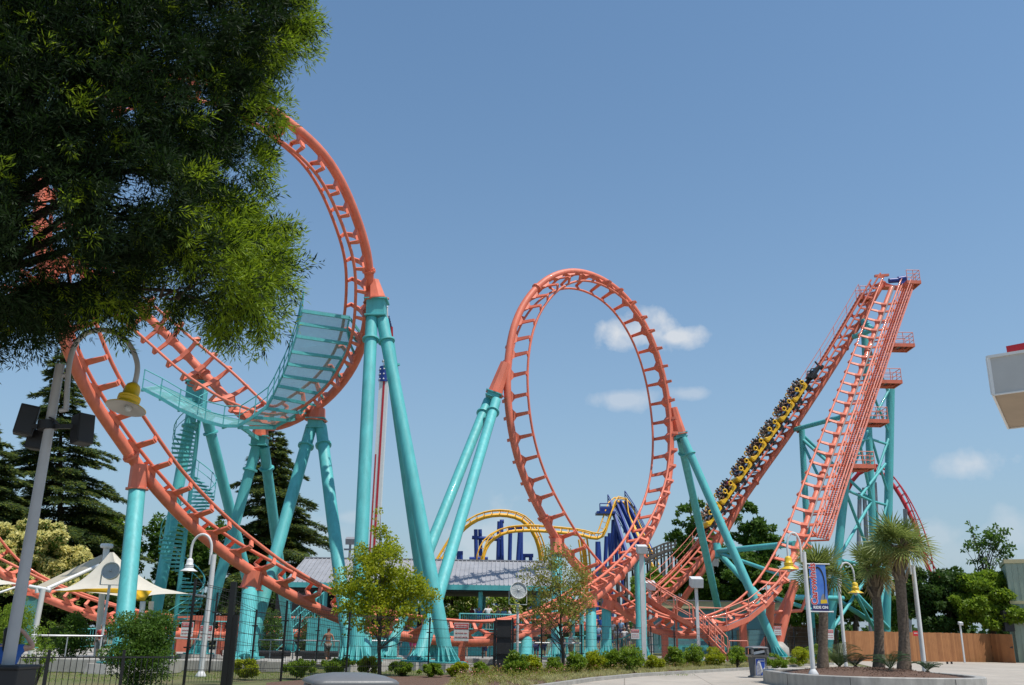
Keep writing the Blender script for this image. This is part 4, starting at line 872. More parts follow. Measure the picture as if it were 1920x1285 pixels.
bg_track([P(905, 1075, 190), P(906, 1045, 190), P(918, 1018, 191), P(945, 1000, 192), P(990, 995, 193), P(1040, 998, 194), P(1085, 1003, 195), P(1115, 1010, 196), P(1130, 1005, 197), P(1138, 985, 198), P(1145, 965, 199), P(1150, 950, 200), P(1160, 940, 201), P(1172, 945, 201), P(1180, 965, 200), P(1190, 990, 198), P(1205, 1025, 195), P(1225, 1065, 192)], parent=yc, sp_r=.34, gauge=.85, r=.15)
bg_track([P(1092, 1012, 203), P(1096, 1040, 203), P(1099, 1080, 203), P(1100, 1120, 203)], parent=yc, up=lambda p: (0, -1, 0), sp_r=.5, gauge=.9, r=.2)
def bsup(px0, py0, px1, Y, r=.42): 
    a = P(px0, py0, Y); f = P(px1, 1150, Y); MB().tube([a, (f.x, Y, 0)], r, 8).build('support', 'navy', yc)
for a in ((892, 993, 897, 200), (900, 993, 906, 201), (936, 978, 930, 200), (940, 978, 945, 200), (957, 990, 953, 198), (975, 990, 962, 198), (977, 990, 978, 199), (982, 1040, 982, 203), (860, 1036, 856, 200), (864, 1036, 868, 200), (995, 1040, 997, 203),
          (1120, 1016, 1118, 196), (1122, 1016, 1134, 197), (1137, 1006, 1128, 198), (1150, 975, 1140, 200), (1153, 975, 1162, 201), (1160, 985, 1175, 201), (1143, 1000, 1148, 199)): bsup(*a)
for a in (((885, 1008), (940, 1012), 200), ((880, 1048), (915, 1048), 200), ((953, 990), (980, 988), 198), ((978, 1042), (1000, 1042), 203), ((855, 1037), (868, 1037), 200), ((937, 978), (945, 978), 200)):
    MB().tube([P(*a[0], a[2]), P(*a[1], a[2])], .4, 8).build('crossbeam', 'navy', yc)
b = MB()
for dx in (0, 14, 26, 40): b.bar(P(1144+dx*.7, 940, 201), P(1178+dx*1.3, 1050, 194), .5, .9)
b.build('lift_girder', 'navy', yc); b = MB(); rail_run(b, [P(1140, 945, 202), P(1170, 1000, 198), P(1190, 1040, 195)], 2, .12, 1, 2); rail_run(b, [P(1172, 938, 202), P(1190, 965, 200), P(1212, 1010, 196)], 2, .12, 1, 2); b.build('lift_railing', 'navy', yc)
b = MB(); b.box(P(1135, 963, 200), (4, 4, .5)); rail_run(b, [P(1125, 962, 198), P(1146, 962, 198)], 2, .12, 1, 1); b.box(P(1137, 957, 200), (2.6, 2, 1.4)); b.build('lift_platform', 'navy', yc)
rc = wthing('red_coaster', 'distant red steel coaster hump behind the lift tower and palms', 'roller coaster', Pz(1680, 170, 0))
bg_track([P(1568, 975, 178), P(1585, 930, 177), P(1605, 893, 176), P(1632, 880, 175), P(1660, 893, 174), P(1685, 925, 173), P(1706, 965, 172), P(1722, 1005, 171), P(1738, 1060, 170), P(1760, 1110, 170)], parent=rc, m='red', sp_r=.38, gauge=.7, r=.13)
for a, f, Y in (((1612, 925), 1600, 176), ((1620, 915), 1628, 176), ((1697, 955), 1700, 172), ((1640, 905), 1650, 175)):
    p = P(*a, Y); q = P(f, 1150, Y); MB().tube([p, (q.x, Y, 0)], .4, 8).build('support', 'grating', rc)
wc = wthing('wooden_coaster', 'dark timber coaster trestle with plank handrails behind the right side of the loop', 'roller coaster', Pz(1250, 130, 0))
b = MB(); w0 = [P(1110, 1088, 128), P(1160, 1072, 130), P(1205, 1052, 132), P(1245, 1034, 134), P(1285, 1024, 136), P(1330, 1030, 138)]
for i in range(len(w0)-1):
    for dy in (0, 2.6):
        o = Vector((0, dy, 0)); b.bar(w0[i]+o, w0[i+1]+o, .2, .35); b.bar(w0[i]+o+Vector((0, 0, 1.1)), w0[i+1]+o+Vector((0, 0, 1.1)), .1, .16); b.bar(w0[i]+o+Vector((0, 0, .6)), w0[i+1]+o+Vector((0, 0, .6)), .1, .12)
    b.bar(w0[i]+Vector((0, 1.3, -.05)), w0[i+1]+Vector((0, 1.3, -.05)), 2.4, .1)
b.build('deck', 'old_wood', wc); b = MB()
for i in range(len(w0)-1):
    for q in range(3):
        c = lerp(w0[i], w0[i+1], q/3)
        for dy in (0, 2.6): b.bar((c.x, c.y+dy, 0), c+Vector((0, dy, 1.1)), .25, .25)
        b.bar((c.x, c.y, 0), c+Vector((0, 2.6, 0)), .12, .2); n_ = lerp(w0[i], w0[i+1], (q+1)/3)
        for hh in (.33, .66, .95): b.bar((c.x, c.y, c.z*hh), (n_.x, n_.y, n_.z*hh), .15, .2)
        b.bar((c.x, c.y, c.z*.33), (n_.x, n_.y, n_.z*.95), .12, .16)
b.build('trestle', 'old_wood', wc)
dt = wthing('drop_tower', 'distant tall white tower with a red stripe and blue starred top', 'tower', Pz(711, 190, 0))
def vx(px, py, Y, z): return Vector((P(px, py, Y).x, Y, z))
zt = P(711, 690, 190).z; xm = P(711, 720, 190).x; xg = P(704, 1150, 190).x; xm = (xm+xg)/2
b = MB(); b.box((xm, 190, (zt-3)/2), (1.9, 1.6, zt-3)); b.build('shaft', 'white', dt)
b = MB(); b.box((xm+.1, 189.15, (zt-3)/2), (.42, .06, zt-3.2)); b.box((xm-.7, 189.15, zt*.33), (.25, .05, zt*.66)); b.build('stripe', 'red', dt)
b = MB(); b.lathe([(0, 0), (1.15, 0), (1.15, 3.4), (0, 3.4)], (xm, 190, zt-3.2), 16, smooth=False); b.build('top_drum', 'navy', dt)
b = MB()
for i in range(8):
    for j in range(3): a = i*PI/4; b.ball((xm+1.15*math.cos(a), 190+1.15*math.sin(a), zt-2.7+j*1.1), .2, 6)
b.build('lamp', 'ink_white', dt); b = MB(); b.tube([(xm-.4, 190, zt), (xm-.4, 190, zt+1.5)], .08, 6); b.ball((xm-.4, 190, zt+1.5), .35, 8); b.box((xm+.2, 190, zt+.4), (1, .8, .6)); b.build('beacon', 'steel', dt)
fl = wthing('flag', 'folded dark and red flag hanging behind the top of the tallest A-frame', 'flag', P(730, 610, 46.3)); p0 = P(726, 576, 46.3)
b = MB(); b.tube([p0, P(729, 655, 46.3)], .035, 6); b.ball(p0, .06, 8); b.tube([P(729, 650, 46.3), P(722, 648, 45.8)], .03, 6); b.tube([P(727, 600, 46.3), P(712, 596, 45.5)], .03, 6); b.build('pole', 'white', fl)
b = MB(); q0 = P(728, 590, 46.3); kf_ = .77
for i in range(6): b.bar(q0+kf_*Vector((.05+.05*i, .03*(i % 2), -.1-.18*i)), q0+kf_*Vector((.10+.06*i, .05*((i+1) % 2), -1.2-.2*i)), .08, .02)
b.build('cloth', 'cloth_navy', fl); b = MB(); b.bar(q0+kf_*Vector((.3, 0, -.9)), q0+kf_*Vector((.42, 0, -2.3)), .10, .05); b.build('stripe', 'red', fl)

# ---------------------------------------------------------------- FENCES
def mesh_fence(pts, hs, label, sp=.08, r=.0048, hz=.32, posts=True, group=None, gap=()):
    t = wthing('wire_fence', label, 'fence', pts[0], group); bw = MB()
    for i in range(len(pts)-1):
        if i in gap: continue
        p, q = Vector(pts[i]), Vector(pts[i+1]); d = q-p; n = int(d.length/sp); h0, h1 = hs[i], hs[i+1]
        nrm = Vector((-d.y, d.x, 0)).normalized()*r; tv = Vector((d.x, d.y, 0)).normalized()*r
        for k_ in range(n):
            f = (k_+.5)/n; c = p+d*f; h = h0+(h1-h0)*f-.08; u = Vector((0, 0, h)); bt = Vector((0, 0, .06))
            bw.add([c-tv+bt, c+nrm+bt, c+tv+bt, c-tv+u, c+nrm+u, c+tv+u], [(0, 1, 4, 3), (1, 2, 5, 4), (2, 0, 3, 5)])
        m_ = int(min(h0, h1)/hz)
        for k_ in range(m_+1):
            a = .08+k_*hz; bw.tube([p+Vector((0, 0, a*h0/min(h0, h1))), q+Vector((0, 0, a*h1/min(h0, h1)))], r*1.6, 4)
        bw.tube([p+Vector((0, 0, h0-.06)), q+Vector((0, 0, h1-.06))], r*1.8, 4)
    bw.build('wire_mesh', 'black', t)
    for p, h in zip(pts, hs):
        b = MB(); b.bar(p, Vector(p)+Vector((0, 0, h)), .065, .065); b.box(Vector(p)+Vector((0, 0, h+.01)), (.085, .085, .02))
        for zz in (.35, .75): b.box(Vector(p)+Vector((0, -.05, h*zz)), (.22, .03, .04))
        b.build('post', 'black', t)
    return t
fr = [G(344, 1285), G(424, 1284), G(526, 1278), G(648, 1274), G(802, 1270), G(925, 1265)]
mesh_fence(fr, [3.0, 2.75, 2.5, 2.2, 2.1, 2.05], 'tall black wire mesh fence in front of the column footings, left of the black gate')
fr2 = [G(961, 1263), G(1015, 1260), G(1091, 1255), G(1159, 1251), G(1222, 1248), G(1266, 1246), G(1331, 1244), G(1376, 1242), G(1438, 1241)]
mesh_fence(fr2, [2.05]*6+[2.1, 2.1, 2.2], 'black wire mesh fence behind the shrub row, right of the black gate')
fr3 = [G(1439, 1241)+Vector((.25, .3, 0)), G(1474, 1240)]
gt = wthing('wire_gate', 'narrow black wire gate beneath a coral lift leg, with a small sign', 'gate', fr3[0])
for p in fr3: MB().bar(p, Vector(p)+Vector((0, 0, 2.7)), .22, .22).build('post', 'black', gt)
b = MB(); b.bar(fr3[0]+Vector((0, 0, 2.5)), fr3[1]+Vector((0, 0, 2.5)), .08, .08)
for q in range(12): c = lerp(fr3[0], fr3[1], q/12); b.tube([c, c+Vector((0, 0, 2.5))], .01, 4)
b.build('leaf', 'black', gt)
mesh_fence([G(1474, 1240)+Vector((.2, .2, 0)), G(1492, 1239), G(1531, 1238), G(1575, 1237)], [2.3]*4, 'short black wire mesh fence in front of the dark stretch of board fence')
bk = [G(392, 1262), G(470, 1262), G(555, 1260), G(591, 1257), G(690, 1248), G(737, 1247), G(805, 1247), G(868, 1246), G(905, 1246)]
mesh_fence(bk, [2.9, 2.3, 2.2, 2.1, 1.6, 1.6, 1.6, 1.6, 1.6], 'second black wire fence running behind the walking man', sp=.15)
bp_ = wthing('black_gate', 'solid black gate panel in the wire fence beside the drum floodlight', 'gate', G(943, 1264))
a = G(928, 1265); c = P(960, 1240, a.y); c.z = 0; b = MB(); b.bar(lerp(a, c, .5)+Vector((0, 0, .06)), lerp(a, c, .5)+Vector((0, 0, 2.1)), (c-a).length-.08, .05, (0, 1, 0)); b.build('panel', 'black_plastic', bp_)
b = MB()
for p in (a, c): b.bar(p, p+Vector((0, 0, 2.2)), .07, .09)
for z in (.1, .8, 1.45, 2.1): b.bar(a+Vector((0, -.05, z)), c+Vector((0, -.05, z)), .04, .04)
b.build('frame', 'black', bp_)
gp = wthing('gate_post', 'pair of thick black gate posts just left of the short thick column', 'post', G(424, 1286))
for i, x in enumerate((419, 429)): p = G(x, 1286, 0); MB().bar(p, p+Vector((0, 0, 2.95-.95*i)), .16, .16).build('post', 'black', gp)
# picket fence, nearer, bottom left
pf = wthing('picket_fence', 'low black metal picket fence along the bottom left edge', 'fence', (-9, 20, 0)); Yp = 20.0
xa, xb = P(38, 1240, Yp).x, P(338, 1240, Yp+2).x; b = MB(); n = int((xb-xa)/.095)
for i in range(n):
    x = xa+(xb-xa)*i/n; y = Yp+2*i/n; b.tube([(x, y, .0), (x, y, 1.0)], .0085, 4)
b.build('pickets', 'black', pf)
b = MB(); b.bar((xa, Yp, .97), (xb, Yp+2, .97), .03, .03); b.bar((xa, Yp, .12), (xb, Yp+2, .12), .03, .03); b.build('rail', 'black', pf)
for f in (.16, .62): x = xa+(xb-xa)*f; MB().bar((x, Yp+2*f, 0), (x, Yp+2*f, 1.12), .05, .05).build('post', 'black', pf)
# silver guard rails
def pipe_rail(pts, label, h=1.1, lo=.12, sp=.9):
    t = wthing('guard_rail', label, 'railing', pts[0], 'silver pipe guard rails'); b = MB(); pts = [Vector(p) for p in pts]
    b.tube([p+Vector((0, 0, h)) for p in pts], .035, 8); b.tube([p+Vector((0, 0, lo)) for p in pts], .03, 8); b.build('rail', 'steel', t)
    for p, q in zip(pts[:-1], pts[1:]):
        n = max(1, int((q-p).length/sp))
        for i in range(n+1): c = lerp(p, q, i/n); MB().tube([c, c+Vector((0, 0, h))], .025, 6).build('post', 'steel', t)
pipe_rail([Pz(66, 36, .15), Pz(200, 37, .15), Pz(330, 39, .1), Pz(450, 42, 0)], 'silver pipe guard rail behind the picket fence and round bush')
pipe_rail([Pz(470, 47, 0), Pz(640, 47.5, 0)], 'silver pipe guard rail in front of the walking man')
pipe_rail([Pz(690, 52, 0), Pz(920, 54, 0), Pz(1090, 56, 0)], 'silver pipe guard rail behind the maple trunk and gate panel', sp=1.6)
# board fence
bf = wthing('board_fence', 'tall cedar board fence with dog-leg behind the palms and planter', 'fence', G(1600, 1242))
def boards(p, q, h0, h1, bw=.145):
    p, q = Vector(p), Vector(q); d = q-p; n = int(d.length/bw); t_ = d.normalized(); nr = Vector((-t_.y, t_.x, 0)); b = MB()
    for i in range(n):
        f = (i+.5)/n; c = p+d*f; h = h0+(h1-h0)*f+random.uniform(-.015, .015); o = random.uniform(0, .006)
        b.bar(c-nr*o, c-nr*o+Vector((0, 0, h)), bw*.93, .02, nr) if False else b.box(c+Vector((0, 0, h/2))-nr*o, (bw-.006, .02, h), Matrix((t_, nr, Vector((0, 0, 1)))).transposed())
    return b
F0, F1, F2, F3 = G(1478, 1224), G(1572, 1226), G(1585, 1240), G(1862, 1242)
M['wood_shade'] = mat('shaded_brown_board', (.24, .105, .05), .8, rgb2=(.13, .06, .03), island=.8, nscale=2.2, bump=.2, bscale=30)  # darker copy of the cedar board, shade put into its colour
hgt = 2.15
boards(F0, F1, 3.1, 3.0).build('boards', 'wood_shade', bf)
boards(F2, F3, hgt, hgt-.02).build('boards', 'wood', bf)
b = MB()
for z in (.4, 1.1, 1.8): b.bar(F2+Vector((0, .05, z)), F3+Vector((0, .05, z)), .09, .04)
b.build('rails', 'wood', bf); 
for x in (1779, 1787): b = MB(); p = G(x, 1246); b.box(p+Vector((0, .2, .03)), (.1, .1, .3)); b.build('foot', 'black', bf)
F4 = G(1905, 1244); gtw = wthing('board_gate', 'cedar board gate with three black strap hinges next to the sage building', 'gate', F3)
boards(F3+Vector((.02, 0, 0)), F4, hgt-.02, hgt-.05).build('boards', 'wood', gtw)
def hinge(p): 
    b = MB(); b.prism([p+Vector((0, -.03, -.07)), p+Vector((0, -.03, .07)), p+Vector((.34, -.03, .0))], (0, -.012, 0)); b.bar(p+Vector((-.02, -.04, -.09)), p+Vector((-.02, -.04, .09)), .05, .03); b.build('hinge', 'black', gtw)
for z in (1.95, 1.15, .3): hinge(F3+Vector((.05, -.02, z)))
b = MB(); p = F4+Vector((-.2, -.03, 1.15)); b.box(p, (.2, .05, .08)); b.box(p+Vector((.05, -.03, 0)), (.05, .05, .16)); b.build('latch', 'black', gtw)
# sage building
sg = thing('sage_building', 'sage green sided building with cream trim at the right edge', 'building', G(1911, 1243), rz=-.42); Ys = 0; xs = 0; g_ = G(1911, 1243)
zt_ = P(1884, 1050, g_.y).z; b = MB(); b.box((xs+4, Ys+3, zt_/2), (8, 6, zt_)); b.build('wall', 'sage', sg)
b = MB()
for i in range(20): b.box((xs+.03+i*.42, Ys-.012, zt_/2), (.05, .03, zt_-.02))
b.build('battens', 'sage', sg); b = MB()
b.box((xs+4, Ys-.03, zt_-.12), (8.15, .10, .30)); b.box((xs-.03, Ys+3, zt_-.12), (.1, 6.1, .298)); z2 = P(1899, 1130, g_.y).z; b.box((xs+4, Ys-.03, z2), (8.1, .09, .22)); b.build('trim', 'cream', sg)
b = MB(); b.box((xs+1.0, Ys-.03, z2-1.25), (.62, .08, 1.0)); w = b.build('window', 'cream', sg); b = MB(); b.box((xs+1.0, Ys-.075, z2-1.25), (.48, .02, .85)); b.build('pane', 'dark', w)
b = MB(); p = P(1889, 1165, g_.y-.2); b.box(p, (.75, .5, 1.55)); b.box(p+Vector((.3, .3, 0)), (.2, .5, .2)); wsingle(b, 'loudspeaker', 'black_plastic', p, 'big black speaker cabinet above the board gate, fixed to the sage building', 'speaker', bevel=.02)

# ---------------------------------------------------------------- SIGNS
def text_mesh(body, size, name='lettering', ext=.004, bold=0.0, spacing=1.0, align='CENTER'):
    c = bpy.data.curves.new('t', 'FONT'); c.body = body; c.size = size; c.extrude = ext; c.offset = bold; c.align_x = align; c.align_y = 'CENTER'; c.space_line = spacing; c.resolution_u = 3
    o = bpy.data.objects.new('t', c); COL.objects.link(o); bpy.context.view_layer.update(); me = bpy.data.meshes.new_from_object(o.evaluated_get(bpy.context.evaluated_depsgraph_get())); bpy.data.objects.remove(o); return me
def add_text(parent, body, size, loc, m, rot=(PI/2, 0, 0), bold=0.0, name='lettering', sx=1.0, align='CENTER'):
    me = text_mesh(body, size, bold=bold, align=align); me.materials.clear(); me.materials.append(M[m]); o = bpy.data.objects.new(name, me); COL.objects.link(o); o.parent = parent; o.location = loc; o.rotation_euler = rot; o.scale = (sx, 1, 1); return o
def warn_sign(c, w, label, rz=0, full=True):
    h = w*1.15 if full else w*.9; c = Vector(c); t = thing('warning_sign', label, 'sign', c, 'red and white warning signs', rz)
    b = MB(); b.box((0, 0, 0), (w, .015, h)); b.build('plate', 'sign_white', t)
    b = MB(); b.box((0, -.010, h*.30), (w*.92, .006, h*.30)); b.build('header', 'sign_red', t); b = MB(); b.box((0, -.014, h*.30), (w*.80, .004, h*.17)); b.build('header_field', 'sign_white', t)
    add_text(t, 'WARNING', w*.165, (0, -.018, h*.30), 'sign_red', bold=.002); add_text(t, 'RESTRICTED AREA', w*.098, (0, -.010, -h*.08), 'sign_red'); add_text(t, 'DO NOT ENTER', w*.115, (0, -.010, -h*.30), 'sign_red'); return t
for (px, py, Y, w, lb) in ((865, 1185, 39.5, .62, 'warning sign on the fence in front of the low coral track, largest of all'), (1191, 1189, 49, .42, 'warning sign on the fence left of the white box-headed lamp post'),
                           (351, 1180, 33.5, .42, 'warning sign partly behind the tall leaning fence post'), (386, 1187, 34, .44, 'warning sign on the white lamp post behind the fence'),
                           (1458, 1183, 66, .50, 'warning sign on the narrow gate under the coral leg'), (1555, 1190, 62, .55, 'warning sign on the dark board fence beside the first palm trunk')):
    warn_sign(P(px, py, Y), w, lb)
t = thing('red_sign', 'small red sign on the board fence left of the third palm lamp post', 'sign', P(1717, 1188, F2.y-.3)); b = MB(); b.box((0, 0, 0), (.40, .02, .36)); b.build('plate', 'sign_red', t); b = MB(); b.box((0, -.013, .02), (.26, .006, .05)); b.build('print', 'sign_white', t)

# ---------------------------------------------------------------- LAMPS, FLOODLIGHTS, BINS
def hook_lamp(foot, h, side, label, Yn, pole_r=.055, shade='yellow_paint', pole_m='post_white', arm=.55, rise=.55, sr=.26, cut=None, drop=.55, ang=0.0, grp='hook-armed bell lamps'):
    """pole + gooseneck + bell shade; ang turns the arm"""
    foot = Vector(foot); t = wthing('street_lamp', label, 'lamp', foot, grp); e = Vector((math.cos(ang), math.sin(ang), 0))*side
    b = MB(); b.tube([foot, foot+Vector((0, 0, h))], [pole_r*1.15, pole_r], 14); b.lathe([(0, 0), (pole_r+.1, 0), (pole_r+.1, .04), (pole_r+.03, .16), (pole_r, .2)], foot, 16); b.build('pole', pole_m, t)
    top = foot+Vector((0, 0, h-.35))+e*(pole_r+.03); pts = [top, top+Vector((0, 0, .35))]
    for q in range(13):
        a = PI-q*PI/12; pts.append(top+Vector((0, 0, .35+rise*.35))+e*(arm*(1+math.cos(a)))+Vector((0, 0, math.sin(a)*rise)))
    pts.append(pts[-1]-Vector((0, 0, drop*.6))); b = MB(); b.tube(pts, pole_r*.55, 10); b.build('gooseneck', pole_m, t)
    c = pts[-1]; b = MB(); k_ = sr/.26
    b.lathe([(0, .02), (.055*k_, .0), (.085*k_, -.03), (.10*k_, -.09), (.10*k_, -.20), (.13*k_, -.215), (.13*k_, -.245), (.115*k_, -.255), (.13*k_, -.275), (.13*k_, -.30), (.11*k_, -.31), (.15*k_, -.36), (.26*k_, -.44), (.262*k_, -.45), (.14*k_, -.37), (.10*k_, -.33), (0, -.32)], c, 28)
    s_ = b.build('lamp_shade', shade, t); b = MB(); b.lathe([(.255*k_, -.452), (.15*k_, -.385), (.09*k_, -.345), (0, -.34)], c, 28); b.build('reflector', 'lamp_inner', s_)
    b = MB(); b.ball(c-Vector((0, 0, .38*k_)), .05*k_, 10); b.build('bulb', 'glass_dim', s_); return t
Yl = 12.0
ft = P(100, 700, Yl); ft = Vector((ft.x, Yl, 0)); tp_z = P(112, 690, Yl).z
lean = P(22, 1250, Yl); 
lp0 = wthing('street_lamp', 'big leaning grey lamp post with yellow bell shade under the tree at left', 'lamp', (lean.x, Yl, 0))
pb_, pt_ = Vector((P(14, 1285, Yl).x-.04, Yl, 0)), P(113, 684, Yl)
MB().tube([pb_, pt_], [.080, .060], 18).build('pole', 'grey_paint', lp0)
arm = [P(124, 770, Yl), P(128, 700, Yl), P(134, 665, Yl), P(145, 640, Yl), P(162, 625, Yl), P(185, 619, Yl), P(210, 622, Yl), P(232, 634, Yl), P(248, 655, Yl), P(257, 680, Yl), P(257, 700, Yl), P(252, 722, Yl)]
arm = [Vector(a) for a in catmull([np.array(a) for a in arm], 4)]; MB().tube(arm, .036, 10).build('gooseneck', 'grey_paint', lp0)
b = MB(); b.tube([P(112, 770, Yl), P(126, 768, Yl)], .03, 6); b.tube([P(116, 705, Yl), P(128, 702, Yl)], .03, 6); b.build('clamp', 'grey_paint', lp0)
c = P(251, 722, Yl); k_ = 1.0; b = MB(); axl = (.09, .22, 1)
b.lathe([(0, .03), (.05, .02), (.085, -.01), (.105, -.06), (.108, -.17), (.145, -.18), (.147, -.20), (.135, -.205), (.147, -.215), (.147, -.235), (.12, -.245), (.14, -.27), (.20, -.31), (.262, -.345), (.262, -.352), (.20, -.325), (.12, -.29), (0, -.28)], c, 36, axl)
s_ = b.build('lamp_shade', 'yellow_paint', lp0); b = MB(); b.lathe([(.258, -.354), (.20, -.33), (.12, -.295), (0, -.285)], c, 36, axl); b.build('reflector', 'lamp_inner', s_); b = MB(); b.ball(Vector(c)-Vector((.03, 0, .32)), .05, 12); b.build('bulb', 'glass_dim', s_)
for (px, py, w, rz, lb) in ((50, 789, .235, .45, 'left black loudspeaker clamped to the leaning grey post'), (155, 806, .20, -.6, 'right black loudspeaker clamped to the leaning grey post, above the far fence'), (72, 826, .24, .1, 'lowest black loudspeaker, half hidden behind the leaning grey post')):
    c = P(px, py, Yl+(.3 if px == 72 else .05)); t = thing('loudspeaker', lb, 'speaker', c, 'loudspeakers on the leaning post', rz)
    b = MB(); R = Matrix.Rotation(.12 if px < 100 else -.12, 3, 'Y'); hh = .40 if px != 72 else .26; b.box((0, 0, 0), (w, .22, hh), R); b.build('cabinet', 'black_plastic', t, bevel=.012)
    b = MB(); b.box((0, -.115, 0), (w*.86, .012, hh*.88), R); b.build('grille', 'black', t, bevel=.004)
b = MB(); b.bar(P(55, 800, Yl), P(150, 800, Yl), .05, .06); b.tube([P(88, 806, Yl), P(89, 790, Yl)], .12, 16); b.tube([P(86, 780, Yl), P(100, 786, Yl-.12), P(115, 800, Yl)], .012, 6); wsingle(b, 'speaker_bracket', 'black', P(90, 800, Yl), 'black clamp bracket around the leaning grey post between the loudspeakers', 'bracket')
b = MB(); pc = P(8, 1290, Yl); b.box((pc.x, Yl, .55), (.50, .5, 1.10)); b.box((pc.x, Yl, 1.11), (.54, .56, .05)); wsingle(b, 'utility_box', 'black_plastic', (pc.x, Yl, 0), 'black utility box around the base of the leaning grey post', 'box', bevel=.02)
# right-hand lamp posts
def post_lamp(fx, fy, tx, ty, Y, side, lb, z0=0, **kw):
    f = P(fx, fy, Y); z1 = P(tx, ty, Y).z; return hook_lamp((f.x, Y, z0), z1-z0, side, lb, Y, **kw)
Yq = 32.6
post_lamp(1524, 1250, 1507, 1035, Yq, -1, 'white lamp post in the planter carrying the blue banner', z0=.42, pole_r=.07, arm=.23, rise=.48, sr=.32, drop=.55)
post_lamp(1584, 1222, 1579, 1085, 41, 1, 'white lamp post with yellow bell shade between the first two palms', z0=0, pole_r=.065, arm=.30, rise=.5, sr=.33)
post_lamp(1731, 1233, 1713, 1060, 37, -1, 'white lamp post standing behind the tallest palm crown', z0=0, pole_r=.078, arm=.20, rise=.3, sr=.20)
post_lamp(377, 1262, 396, 1040, 33.6, -1, 'white lamp post with white bell shade behind the wire fence', z0=0, pole_r=.085, arm=.36, rise=.52, sr=.30, shade='white')
def box_lamp(foot, h, w, label, d=None, pr=.1):
    foot = Vector(foot); t = wthing('floodlight_post', label, 'lamp', foot, 'white posts with square floodlight heads'); MB().bar(foot, foot+Vector((0, 0, h)), pr*2, pr*2).build('pole', 'post_white', t)
    b = MB(); c = foot+Vector((0, -.1, h+w*.35)); b.box(c, (w, w*1.1, w*.75), Matrix.Rotation(.25, 3, 'X')); hd_ = b.build('lamp_head', 'post_white', t, bevel=.02); b = MB(); b.box(c-Vector((0, -.0, w*.39)), (w*.8, w*.8, .02), Matrix.Rotation(.25, 3, 'X')); b.build('lens', 'glass_dim', hd_); return t
for (fx, Y, ty, w, pr, lb) in ((1208, 47, 1037, .50, .105, 'white post with square floodlight head in front of the turquoise column'), (1311, 60, 1100, .75, .09, 'white floodlight post beside the coral stairs'), (1222, 66, 1105, .7, .09, 'white floodlight post behind the catwalk, nearest the loop'),
                               (1345, 88, 1060, .9, .07, 'white floodlight seen between the two leaning turquoise legs'), (1808, 72, 1172, .28, .05, 'small white utility lamp rising above the board fence')):
    z1 = P(fx, ty, Y).z; f = P(fx, 1235, Y); box_lamp((f.x, Y, 0), z1, w, lb, pr=pr)
def drum_light(c, R_, label, foot=None):
    c = Vector(c); t = wthing('drum_floodlight', label, 'floodlight', c, 'round drum floodlights'); ax = Vector((.15, -1, .28)).normalized()
    b = MB(); b.lathe([(0, -.95*R_), (.75*R_, -.9*R_), (.92*R_, -.5*R_), (.95*R_, 0), (R_, .02), (1.04*R_, .06), (1.0*R_, .10), (.93*R_, .06), (.9*R_, -.05), (0, -.12)], c, 32, ax); b.build('drum', 'white', t)
    b = MB(); b.lathe([(0, .13*R_), (.2*R_, .12*R_), (.9*R_, .02)], c, 32, ax); b.build('glass', 'glass_dim', t); a, d_ = orth(ax); b = MB()
    for q in range(12): an = q*PI/6; e = a*math.cos(an)+d_*math.sin(an); b.bar(c+ax*.14*R_, c+ax*.08+e*R_*.95, .008, .008)
    b.ball(c+ax*.15*R_, R_*.13, 10); b.build('grille', 'steel', t); b = MB()
    s_ = Vector((1, .15, 0)).normalized(); base = c-Vector((0, 0, R_*1.5))-ax*.3*R_
    for q in (-1, 1): b.bar(c+s_*R_*1.08*q-ax*.3*R_, base+s_*R_*1.08*q, .03, .08)
    b.bar(base-s_*R_*1.08, base+s_*R_*1.08, .08, .03); b.tube([base, (base.x, base.y, 0)], .06, 8); b.build('mount', 'post_white', t)
drum_light(P(208, 1071, 40.5), .36, 'round white drum floodlight against the white shade sail')
drum_light(P(972, 1108, 43.5), .38, 'round white drum floodlight above the black gate panel')
# floodlight above the station roof
t = wthing('roof_floodlight', 'small grey floodlight mast above the left end of the station roof', 'floodlight', Pz(657, 72, 0)); p = P(657, 1018, 72)
b = MB(); b.tube([(p.x, 72, 0), p], .09, 8); b.build('pole', 'grating', t); b = MB(); b.box(p+Vector((0, 0, .15)), (.7, .5, .45), Matrix.Rotation(.4, 3, 'X')); b.box(p+Vector((0, 0, -.5)), (.9, .2, .12)); b.build('lamp_head', 'grating', t)

